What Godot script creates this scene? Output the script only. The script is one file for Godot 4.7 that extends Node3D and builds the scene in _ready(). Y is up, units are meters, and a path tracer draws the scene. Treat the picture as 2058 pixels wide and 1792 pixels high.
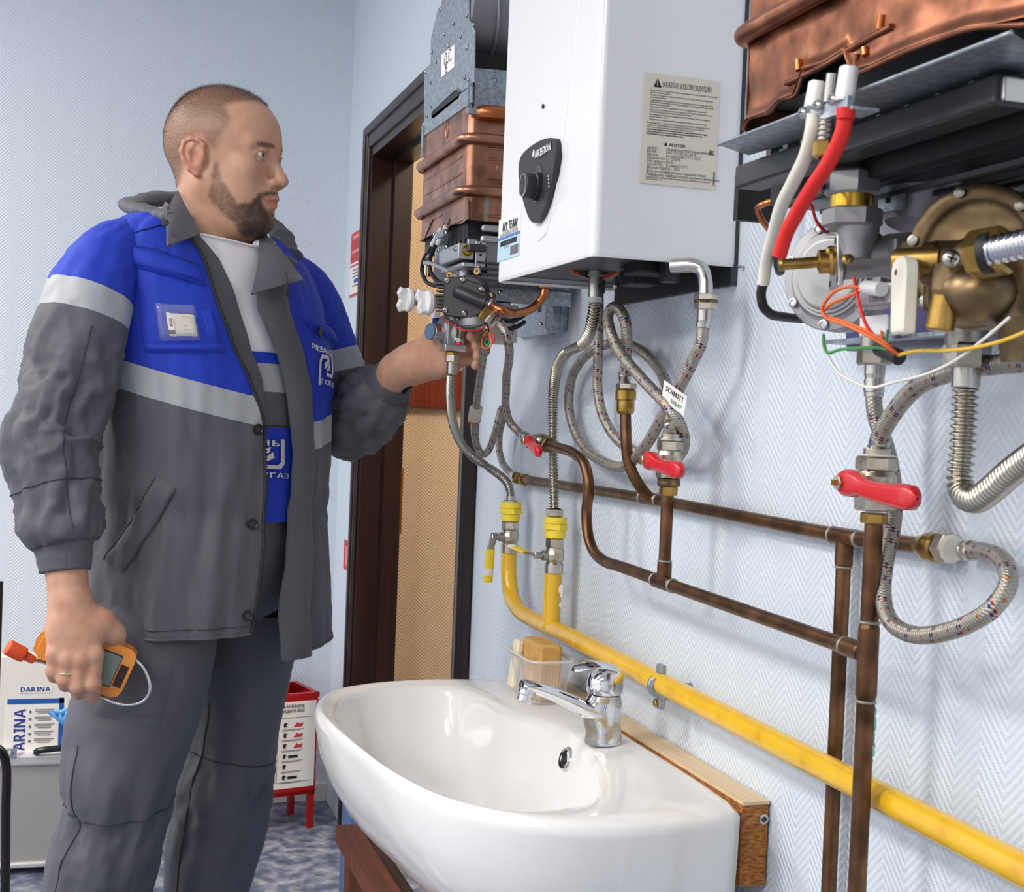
extends Node3D
# A worker beside three gas water heaters on a blue papered wall, with a washbasin below. Metres, y up; the piped wall is x = 0.76.

const WALL := 0.76
const BACK := -4.28
var mats := {}
var taken := {}
var rng := RandomNumberGenerator.new()
var noise := FastNoiseLite.new()

func _ready() -> void:
	rng.seed = 7
	noise.seed = 3
	noise.noise_type = FastNoiseLite.TYPE_SIMPLEX_SMOOTH
	noise.frequency = 1.0
	# camera
	var cam := Camera3D.new()
	cam.name = "camera"
	cam.transform = Transform3D(Basis(Vector3(0.954225, 0.039979, 0.296405), Vector3(-0.031441, 0.998944, -0.033516), Vector3(-0.297432, 0.022662, 0.954474)), Vector3(0, 1.25, 0))
	cam.fov = 36.2915
	cam.near = 0.05
	var lens := CameraAttributesPhysical.new()
	lens.frustum_focal_length = 36.6152
	lens.frustum_focus_distance = 1.95
	lens.exposure_aperture = 16.0
	cam.attributes = lens
	add_child(cam)
	cam.current = true
	# environment: a closed room, so the sky gives nothing
	var env := Environment.new()
	env.background_mode = Environment.BG_COLOR
	env.background_color = Color(0.6, 0.65, 0.7)
	env.tonemap_mode = Environment.TONE_MAPPER_LINEAR
	env.tonemap_exposure = 1.0
	env.sdfgi_enabled = true
	env.ssao_enabled = true
	env.ssil_enabled = true
	var we := WorldEnvironment.new()
	we.environment = env
	we.name = "world_environment"
	add_child(we)
	# ceiling light panels: glowing diffuser plus an area light just under it
	for p in [Vector3(-1.3, 2.7, -3.0), Vector3(-1.3, 2.7, -1.2), Vector3(-2.5, 2.7, -3.0), Vector3(-2.5, 2.7, -1.2), Vector3(-1.3, 2.7, 0.7), Vector3(-2.5, 2.7, 0.7)]:
		ceiling_panel(p)
	build_room()
	build_basin()
	build_pipes()
	build_hoses()
	build_white_heater()
	build_far_heater()
	build_near_heater()
	build_props()
	build_person()

func V(x: float, y: float, z: float) -> Vector3:
	return Vector3(x, y, z)

func ceiling_panel(p: Vector3) -> void:
	var t := thing("ceiling_light_panel", "square white light panel set in the ceiling grid", "ceiling light", "ceiling light panels")
	t.position = p
	part(t, "frame", M.new().frame_box(0.6, 0.6, 0.03, 0.03), mt("panel_frame"))
	part(t, "diffuser", M.new().box(Vector3(0, 0.0, 0), Vector3(0.54, 0.008, 0.54)), mt("panel_glow"))
	var l := AreaLight3D.new()
	l.name = "panel_light"
	l.area_size = Vector2(0.54, 0.54)
	l.light_energy = 2.95
	l.light_color = Color(1.0, 0.98, 0.955)
	l.shadow_enabled = true
	l.area_range = 12.0
	l.area_attenuation = 2.0
	l.rotation_degrees.x = -90
	l.position.y = -0.012
	t.add_child(l)

# ---------------------------------------------------------------- naming
func numbered(called: String) -> String:
	var n: int = taken.get(called, 0)
	taken[called] = n + 1
	return called if n == 0 else "%s_%03d" % [called, n]

func thing(called: String, label: String, category: String, group := "", kind := "") -> Node3D:
	var o := Node3D.new()
	o.name = numbered(called)
	add_child(o)
	tag(o, label, category, group, kind)
	return o

func tag(o: Node, label: String, category: String, group := "", kind := "") -> void:
	if label: o.set_meta("label", label)
	if category: o.set_meta("category", category)
	if group: o.set_meta("group", group)
	if kind: o.set_meta("kind", kind)

func part(parent: Node, called: String, m: M, material: Material, label := "") -> MeshInstance3D:
	var o := MeshInstance3D.new()
	o.name = called
	o.mesh = m.mesh()
	o.material_override = null
	o.mesh.surface_set_material(0, material)
	parent.add_child(o, true)
	if label: o.set_meta("label", label)
	return o

func single(called: String, label: String, category: String, m: M, material: Material, group := "") -> MeshInstance3D:
	var o := part(self, numbered(called), m, material)
	tag(o, label, category, group)
	return o

func struct(called: String, m: M, material: Material, label := "") -> MeshInstance3D:
	var o := part(self, called, m, material)
	o.set_meta("kind", "structure")
	if label: o.set_meta("label", label)
	return o

func text(parent: Node, words: String, at: Vector3, right: Vector3, up: Vector3, em: float, material: Material, face := "Droid Sans", bold := false, align := HORIZONTAL_ALIGNMENT_LEFT, squeeze := 1.0, called := "lettering") -> MeshInstance3D:
	var f := SystemFont.new()
	f.font_names = PackedStringArray([face])
	if bold: f.font_weight = 700
	var tm := TextMesh.new()
	tm.text = words
	tm.font = f
	tm.font_size = 16
	tm.pixel_size = em / 16.0
	tm.depth = 0.0
	tm.curve_step = 2.0 if em < 0.012 else 0.5
	tm.horizontal_alignment = align
	tm.vertical_alignment = VERTICAL_ALIGNMENT_CENTER
	tm.material = material
	var o := MeshInstance3D.new()
	o.name = called
	o.mesh = tm
	var r := right.normalized()
	var u := up.normalized()
	o.transform = Transform3D(Basis(r * squeeze, u, r.cross(u).normalized()), at)
	parent.add_child(o, true)
	return o

# ---------------------------------------------------------------- curves
func spline(pts: Array, per: int) -> PackedVector3Array:
	# Catmull-Rom (centripetal-ish) through the points
	var out := PackedVector3Array()
	var n := pts.size()
	for i in n - 1:
		var p1: Vector3 = pts[i]
		var p2: Vector3 = pts[i + 1]
		var p0: Vector3 = pts[i - 1] if i > 0 else p1 * 2.0 - p2
		var p3: Vector3 = pts[i + 2] if i + 2 < n else p2 * 2.0 - p1
		var d0 := maxf(sqrt(p0.distance_to(p1)), 1e-4)
		var d1 := maxf(sqrt(p1.distance_to(p2)), 1e-4)
		var d2 := maxf(sqrt(p2.distance_to(p3)), 1e-4)
		var m1 := (p1 - p0) / d0 - (p2 - p0) / (d0 + d1) + (p2 - p1) / d1
		var m2 := (p2 - p1) / d1 - (p3 - p1) / (d1 + d2) + (p3 - p2) / d2
		m1 *= d1
		m2 *= d1
		for k in per:
			var t := float(k) / per
			var t2 := t * t
			var t3 := t2 * t
			out.append(p1 * (2 * t3 - 3 * t2 + 1) + m1 * (t3 - 2 * t2 + t) + p2 * (-2 * t3 + 3 * t2) + m2 * (t3 - t2))
	out.append(pts[n - 1])
	return out

func even(path: PackedVector3Array, step: float) -> PackedVector3Array:
	var out := PackedVector3Array([path[0]])
	var left := step
	for i in path.size() - 1:
		var a := path[i]
		var b := path[i + 1]
		var l := a.distance_to(b)
		var at := 0.0
		while l - at >= left:
			at += left
			out.append(a.lerp(b, at / l))
			left = step
		left -= l - at
	out.append(path[path.size() - 1])
	return out

func line_curve(xs: Array, ys: Array, x: float) -> float:
	# smooth interpolation of a table
	var n := xs.size()
	if x <= xs[0]: return ys[0]
	if x >= xs[n - 1]: return ys[n - 1]
	var i := 0
	while x > xs[i + 1]: i += 1
	var t: float = (x - xs[i]) / (xs[i + 1] - xs[i])
	var y1: float = ys[i]
	var y2: float = ys[i + 1]
	var s1: float = (y2 - y1) if i == 0 else (ys[i + 1] - ys[i - 1]) / (xs[i + 1] - xs[i - 1]) * (xs[i + 1] - xs[i])
	var s2: float = (y2 - y1) if i + 2 >= n else (ys[i + 2] - ys[i]) / (xs[i + 2] - xs[i]) * (xs[i + 1] - xs[i])
	var t2 := t * t
	var t3 := t2 * t
	return y1 * (2 * t3 - 3 * t2 + 1) + s1 * (t3 - 2 * t2 + t) + y2 * (-2 * t3 + 3 * t2) + s2 * (t3 - t2)

# ---------------------------------------------------------------- mesh builder
class M:
	var v := PackedVector3Array()
	var n := PackedVector3Array()
	var uv := PackedVector2Array()
	var col := PackedColorArray()
	var idx := PackedInt32Array()
	var cur := Color(1, 1, 1)

	func mesh() -> ArrayMesh:
		var a := []
		a.resize(Mesh.ARRAY_MAX)
		a[Mesh.ARRAY_VERTEX] = v
		a[Mesh.ARRAY_NORMAL] = n
		a[Mesh.ARRAY_TEX_UV] = uv
		a[Mesh.ARRAY_COLOR] = col
		a[Mesh.ARRAY_INDEX] = idx
		var m := ArrayMesh.new()
		m.add_surface_from_arrays(Mesh.PRIMITIVE_TRIANGLES, a)
		return m

	func add(p: Vector3, nn: Vector3, t := Vector2.ZERO) -> int:
		v.append(p)
		n.append(nn)
		uv.append(t)
		col.append(cur)
		return v.size() - 1

	func tri(a: Vector3, b: Vector3, c: Vector3) -> M:
		# seen from its front a, b, c run counter-clockwise
		var nn := (b - a).cross(c - a).normalized()
		var i := add(a, nn)
		add(b, nn)
		add(c, nn)
		idx.append_array(PackedInt32Array([i, i + 2, i + 1]))
		return self

	func quad(a: Vector3, b: Vector3, c: Vector3, d: Vector3, s := Vector2(1, 1)) -> M:
		var nn := (b - a).cross(d - a).normalized()
		if nn == Vector3.ZERO: nn = (c - b).cross(d - b).normalized()
		var i := add(a, nn, Vector2(0, s.y))
		add(b, nn, s)
		add(c, nn, Vector2(s.x, 0))
		add(d, nn, Vector2(0, 0))
		idx.append_array(PackedInt32Array([i, i + 2, i + 1, i, i + 3, i + 2]))
		return self

	func grid(rows: Array, wrap := false, us := 1.0, vs := 1.0, flip := false, cols: Array = []) -> M:
		# rows of points; smooth normals; wrap joins the last point of a row with its first
		var r := rows.size()
		var c: int = rows[0].size()
		var w := c + (1 if wrap else 0)
		var base := v.size()
		for i in r:
			var row: PackedVector3Array = rows[i]
			for j in w:
				v.append(row[j % c])
				n.append(Vector3.ZERO)
				uv.append(Vector2(us * j / float(w - 1), vs * i / float(r - 1)))
				col.append(cur if cols.is_empty() else cols[i][j % c])
		for i in r - 1:
			for j in w - 1:
				var a := base + i * w + j
				var b := a + 1
				var d := a + w
				var e := d + 1
				var nn := (v[e] - v[a]).cross(v[d] - v[b])
				if flip:
					idx.append_array(PackedInt32Array([a, d, e, a, e, b]))
				else:
					nn = -nn
					idx.append_array(PackedInt32Array([a, e, d, a, b, e]))
				n[a] += nn
				n[b] += nn
				n[d] += nn
				n[e] += nn
		for i in r:
			if wrap:
				var s := n[base + i * w] + n[base + i * w + w - 1]
				n[base + i * w] = s
				n[base + i * w + w - 1] = s
		for k in range(base, v.size()):
			n[k] = n[k].normalized() if n[k].length_squared() > 0 else Vector3.UP
		return self

	func fan(ring: PackedVector3Array, flip := false) -> M:
		var c := Vector3.ZERO
		for p in ring: c += p
		c /= ring.size()
		for i in ring.size():
			if flip: tri(c, ring[(i + 1) % ring.size()], ring[i])
			else: tri(c, ring[i], ring[(i + 1) % ring.size()])
		return self

	func box(c: Vector3, s: Vector3, t := Transform3D()) -> M:
		var h := s / 2.0
		var p := []
		for i in 8:
			p.append(t * (c + Vector3(h.x if i & 1 else -h.x, h.y if i & 2 else -h.y, h.z if i & 4 else -h.z)))
		quad(p[4], p[5], p[7], p[6], Vector2(s.x, s.y))
		quad(p[1], p[0], p[2], p[3], Vector2(s.x, s.y))
		quad(p[5], p[1], p[3], p[7], Vector2(s.z, s.y))
		quad(p[0], p[4], p[6], p[2], Vector2(s.z, s.y))
		quad(p[6], p[7], p[3], p[2], Vector2(s.x, s.z))
		quad(p[0], p[1], p[5], p[4], Vector2(s.x, s.z))
		return self

	func rbox(c: Vector3, s: Vector3, r: float, t := Transform3D(), k := 3) -> M:
		# box with rounded edges
		var h := s / 2.0 - Vector3(r, r, r)
		var ax := [Vector3.RIGHT, Vector3.UP, Vector3.BACK]
		for f in 6:
			var d: int = f / 2
			var sg := 1.0 if f % 2 == 0 else -1.0
			var nn: Vector3 = ax[d] * sg
			var u: Vector3 = ax[(d + 1) % 3]
			var w: Vector3 = ax[(d + 2) % 3]
			var stops := []
			for i in k + 1: stops.append([-1.0, -1.0 + float(i) / k])
			for i in k + 1: stops.append([1.0, float(i) / k])
			var base := v.size()
			var m := stops.size()
			for a in stops:
				for b in stops:
					var o: Vector3 = (nn + u * a[1] + w * b[1]).normalized()
					var q: Vector3 = h * (nn + u * a[0] + w * b[0])
					v.append(t * (c + q + o * r))
					n.append((t.basis * o).normalized())
					uv.append(Vector2(a[0] * s.dot(u), b[0] * s.dot(w)) * 0.5)
					col.append(cur)
			for i in m - 1:
				for j in m - 1:
					var q0 := base + i * m + j
					if sg > 0: idx.append_array(PackedInt32Array([q0, q0 + m + 1, q0 + m, q0, q0 + 1, q0 + m + 1]))
					else: idx.append_array(PackedInt32Array([q0, q0 + m, q0 + m + 1, q0, q0 + m + 1, q0 + 1]))
		return self

	func frame_box(w: float, d: float, thick: float, bar: float) -> M:
		for s in [-1.0, 1.0]:
			box(Vector3(0, 0, s * (d - bar) / 2), Vector3(w, thick, bar))
			box(Vector3(s * (w - bar) / 2, 0, 0), Vector3(bar, thick, d - 2 * bar))
		return self

	func tube(path: PackedVector3Array, radii, sides := 12, caps := true, vscale := 1.0, flat := Vector2(1, 1)) -> M:
		# radii: one number or one per point; flat squeezes the section
		var k := path.size()
		var rows := []
		var tn := (path[1] - path[0]).normalized()
		var up := Vector3.UP if absf(tn.y) < 0.9 else Vector3.RIGHT
		var side := tn.cross(up).normalized()
		var length := 0.0
		for i in k:
			var t: Vector3
			if i == 0: t = path[1] - path[0]
			elif i == k - 1: t = path[k - 1] - path[k - 2]
			else: t = (path[i + 1] - path[i]).normalized() + (path[i] - path[i - 1]).normalized()
			t = t.normalized()
			side = (side - t * side.dot(t)).normalized()
			var b := t.cross(side)
			var r: float = radii if radii is float else radii[i]
			var ring := PackedVector3Array()
			for j in sides:
				var a := TAU * j / sides
				ring.append(path[i] + (side * cos(a) * flat.x + b * sin(a) * flat.y) * r)
			rows.append(ring)
			if i > 0: length += path[i].distance_to(path[i - 1])
		grid(rows, true, 1.0, length * vscale, true)
		if caps:
			fan(rows[0], true)
			fan(rows[k - 1])
		return self

	func lathe(at: Vector3, dir: Vector3, prof: Array, sides := 24, sharp := true, phase := 0.0, squash := Vector2(1, 1), upref := Vector3.ZERO) -> M:
		# prof: [radius, height] pairs along dir; sharp keeps each step its own band
		var d := dir.normalized()
		var up := Vector3.UP if absf(d.y) < 0.9 else Vector3.RIGHT
		if upref != Vector3.ZERO: up = upref
		var s := d.cross(up).normalized()
		var b := d.cross(s)
		var rows := []
		for p in prof:
			var ring := PackedVector3Array()
			for j in sides:
				var a := TAU * j / sides + phase
				ring.append(at + d * p[1] + (s * cos(a) * squash.x - b * sin(a) * squash.y) * maxf(p[0], 1e-5))
			rows.append(ring)
		if sharp:
			for i in rows.size() - 1: grid([rows[i], rows[i + 1]], true)
		else:
			grid(rows, true)
		if prof[0][0] > 1e-4: fan(rows[0])
		if prof[prof.size() - 1][0] > 1e-4: fan(rows[rows.size() - 1], true)
		return self

	func nut(at: Vector3, dir: Vector3, r: float, h: float, sides := 6, phase := 0.0) -> M:
		# faceted nut with small chamfers, r to the corners
		var d := dir.normalized()
		var up := Vector3.UP if absf(d.y) < 0.9 else Vector3.RIGHT
		var s := d.cross(up).normalized()
		var b := d.cross(s)
		var pr := [[r * 0.9, 0.0], [r, h * 0.12], [r, h * 0.88], [r * 0.9, h]]
		for i in 3:
			for j in sides:
				var a0 := TAU * j / sides + phase
				var a1 := TAU * (j + 1) / sides + phase
				var q := func(a: float, p: Array) -> Vector3: return at + d * p[1] + (s * cos(a) - b * sin(a)) * p[0]
				quad(q.call(a0, pr[i]), q.call(a1, pr[i]), q.call(a1, pr[i + 1]), q.call(a0, pr[i + 1]))
		for e in [0, 3]:
			var ring := PackedVector3Array()
			for j in sides:
				var a := TAU * j / sides + phase
				ring.append(at + d * pr[e][1] + (s * cos(a) - b * sin(a)) * pr[e][0])
			fan(ring, e == 0)
		return self

	func ball(c: Vector3, r: Vector3, t := Transform3D(), rings := 10, sides := 16) -> M:
		var rows := []
		for i in rings + 1:
			var a := PI * i / rings
			var ring := PackedVector3Array()
			for j in sides:
				var b := TAU * j / sides
				ring.append(t * (c + Vector3(sin(a) * cos(b) * r.x, cos(a) * r.y, sin(a) * sin(b) * r.z)))
			rows.append(ring)
		return grid(rows, true, 1, 1, true)

	func slab(outline: PackedVector2Array, thick: float, t: Transform3D, bevel := 0.0, holes := []) -> M:
		# outline in the x-y plane of t, thick along its z; counter-clockwise
		var o := outline
		if Geometry2D.is_polygon_clockwise(o):
			o = o.duplicate()
			o.reverse()
		var inner := o
		if bevel > 0:
			var s := Geometry2D.offset_polygon(o, -bevel, Geometry2D.JOIN_MITER)
			if s.size() == 1 and s[0].size() == o.size():
				# keep corresponding order
				inner = s[0]
				if Geometry2D.is_polygon_clockwise(inner): inner.reverse()
				var best := 0
				for i in inner.size():
					if inner[i].distance_to(o[0]) < inner[best].distance_to(o[0]): best = i
				var turned := PackedVector2Array()
				for i in inner.size(): turned.append(inner[(best + i) % inner.size()])
				inner = turned
			else:
				bevel = 0.0
		var tri_i := Geometry2D.triangulate_polygon(inner)
		for z in [thick / 2, -thick / 2]:
			var nn := (t.basis.z * signf(z)).normalized()
			var b := v.size()
			for p in inner: add(t * Vector3(p.x, p.y, z), nn, p)
			for k in tri_i.size() / 3:
				var q := [tri_i[k * 3], tri_i[k * 3 + 1], tri_i[k * 3 + 2]]
				var cr: float = (inner[q[1]] - inner[q[0]]).cross(inner[q[2]] - inner[q[0]])
				if (cr > 0) == (z > 0): idx.append_array(PackedInt32Array([b + q[0], b + q[2], b + q[1]]))
				else: idx.append_array(PackedInt32Array([b + q[0], b + q[1], b + q[2]]))
		for i in o.size():
			var k := (i + 1) % o.size()
			var zt := thick / 2 - bevel
			quad(t * Vector3(o[i].x, o[i].y, -zt), t * Vector3(o[k].x, o[k].y, -zt), t * Vector3(o[k].x, o[k].y, zt), t * Vector3(o[i].x, o[i].y, zt))
			if bevel > 0:
				quad(t * Vector3(o[i].x, o[i].y, zt), t * Vector3(o[k].x, o[k].y, zt), t * Vector3(inner[k].x, inner[k].y, thick / 2), t * Vector3(inner[i].x, inner[i].y, thick / 2))
				quad(t * Vector3(inner[i].x, inner[i].y, -thick / 2), t * Vector3(inner[k].x, inner[k].y, -thick / 2), t * Vector3(o[k].x, o[k].y, -zt), t * Vector3(o[i].x, o[i].y, -zt))
		return self

	func move(t: Transform3D) -> M:
		for i in v.size():
			v[i] = t * v[i]
			n[i] = (t.basis * n[i]).normalized()
		return self

func frame(at: Vector3, x: Vector3, y: Vector3) -> Transform3D:
	# right-handed frame from an x axis and a rough y axis
	var ex := x.normalized()
	var ez := ex.cross(y).normalized()
	return Transform3D(Basis(ex, ez.cross(ex), ez), at)

func round_rect(w: float, h: float, r: float, k := 4) -> PackedVector2Array:
	var o := PackedVector2Array()
	for q in 4:
		var c := Vector2((w / 2 - r) * (1 if q == 0 or q == 3 else -1), (h / 2 - r) * (1 if q < 2 else -1))
		for i in k + 1:
			var a := PI / 2 * (q + float(i) / k)
			o.append(c + Vector2(cos(a), sin(a)) * r)
	return o

func screw(parent: Node, at: Vector3, out: Vector3, r: float, material: Material, called := "screw") -> void:
	# domed head with a cross recess
	var m := M.new().lathe(at, out, [[r, 0.0], [r, r * 0.25], [r * 0.8, r * 0.55], [r * 0.35, r * 0.7]], 12, false)
	var o := part(parent, called, m, material)
	var f := frame(at + out.normalized() * r * 0.68, out.cross(Vector3(0.3, 1, 0.2)), out)
	var x := M.new().box(Vector3.ZERO, Vector3(r * 1.0, 0.0006, r * 0.22), f)
	x.box(Vector3.ZERO, Vector3(r * 0.22, 0.0006, r * 1.0), f)
	part(o, "recess", x, mt("dark_slot"))


# ---------------------------------------------------------------- materials
func c8(r: int, g: int, b: int, a := 255) -> Color:
	return Color(r / 255.0, g / 255.0, b / 255.0, a / 255.0)

func std(color: Color, rough: float, metal := 0.0) -> StandardMaterial3D:
	var m := StandardMaterial3D.new()
	m.albedo_color = color
	m.roughness = rough
	m.metallic = metal
	m.cull_mode = BaseMaterial3D.CULL_DISABLED
	return m

func noise_map(freq: float, ramp: Array, size := 512, octaves := 4, seed_ := 1, kind := FastNoiseLite.TYPE_SIMPLEX_SMOOTH) -> NoiseTexture2D:
	# ramp: [offset, colour] pairs
	var t := NoiseTexture2D.new()
	var f := FastNoiseLite.new()
	f.noise_type = kind
	f.seed = seed_
	f.frequency = freq
	f.fractal_octaves = octaves
	t.noise = f
	t.width = size
	t.height = size
	t.seamless = true
	if ramp.size():
		var g := Gradient.new()
		var off := PackedFloat32Array()
		var cs := PackedColorArray()
		for r in ramp:
			off.append(r[0])
			cs.append(r[1])
		g.offsets = off
		g.colors = cs
		t.color_ramp = g
	return t

func pic(w: int, h: int, bytes: PackedByteArray, format := Image.FORMAT_L8) -> ImageTexture:
	return ImageTexture.create_from_image(Image.create_from_data(w, h, false, format, bytes))

func triplanar(m: StandardMaterial3D, s: float) -> StandardMaterial3D:
	m.uv1_triplanar = true
	m.uv1_scale = Vector3(s, s, s)
	return m

func relief(m: StandardMaterial3D, t: Texture2D, cm: float) -> StandardMaterial3D:
	m.heightmap_enabled = true
	m.heightmap_texture = t
	m.heightmap_scale = cm
	return m

var herring: ImageTexture
func herringbone() -> ImageTexture:
	# woven glass-fibre wallpaper: columns of slanted threads that turn at every column; one tile is 14 cm
	if herring: return herring
	var s := 512
	var b := PackedByteArray()
	b.resize(s * s)
	var f := FastNoiseLite.new()
	f.seed = 11
	f.frequency = 0.03
	for y in s:
		for x in s:
			var cx := x % 128
			var k := x / 128
			var slant := float(cx) if k % 2 == 0 else 128.0 - cx
			var ph := (y + slant * 1.0) / s * 14.0
			var rib := 0.5 + 0.5 * cos(TAU * ph)
			rib = pow(rib, 0.7)
			var along := (y - slant * 1.0) / s * 30.0
			var knot := 0.5 + 0.5 * cos(TAU * (along + 0.5 * floorf(ph)))
			var h := rib * (0.66 + 0.34 * knot) + 0.10 * f.get_noise_2d(x, y) + 0.05 * rng.randf()
			b[y * s + x] = int(clampf(h, 0, 1) * 235)
	herring = pic(s, s, b)
	return herring

var weave: ImageTexture
func twill() -> ImageTexture:
	if weave: return weave
	var s := 128
	var b := PackedByteArray()
	b.resize(s * s)
	for y in s:
		for x in s:
			var d := 0.5 + 0.5 * sin(TAU * (x + y) / 16.0)
			var e := 0.5 + 0.5 * sin(TAU * (x - y * 3) / 16.0)
			b[y * s + x] = int(255 * clampf(0.65 * d + 0.2 * e + 0.15 * rng.randf(), 0, 1))
	weave = pic(s, s, b)
	return weave

func braid_maps() -> Array:
	# one tile runs once round a hose and 36 mm along it: [colour, height]
	var w := 256
	var h := 512
	var ci := Image.create(w, h, false, Image.FORMAT_RGB8)
	var hb := PackedByteArray()
	hb.resize(w * h)
	var na := 8
	var nb := 12
	for y in h:
		for x in w:
			var a := float(x) / w * na + float(y) / h * nb
			var c := float(x) / w * na - float(y) / h * nb
			var ia := int(floorf(a))
			var ic := int(floorf(c))
			var fa := absf(a - ia - 0.5) * 2.0
			var fc := absf(c - ic - 0.5) * 2.0
			var over := posmod(ia + ic, 2) == 0
			var f := fa if over else fc
			var g := fc if over else fa
			var ht := sqrt(maxf(0.0, 1.0 - f * f * 0.9)) * (0.72 + 0.28 * (1.0 - g * g))
			var wires := 0.9 + 0.1 * cos((a if over else c) * TAU * 4.0)
			hb[y * w + x] = int(clampf(ht * wires, 0, 1) * 250)
			var base := 0.5 + 0.24 * wires * ht + 0.04 * rng.randf()
			var color := Color(base * 1.0, base * 0.97, base * 0.91)
			if f < 0.72:
				if over and posmod(ia, na) == 0: color = Color(0.15, 0.25, 0.5)
				elif over and posmod(ia, na) == 1: color = Color(0.6, 0.13, 0.10)
				elif over and posmod(ia, na) == 4 and posmod(ic, 3) == 0: color = Color(0.75, 0.43, 0.10)
			ci.set_pixel(x, y, color)
	return [ImageTexture.create_from_image(ci), pic(w, h, hb)]

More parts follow.
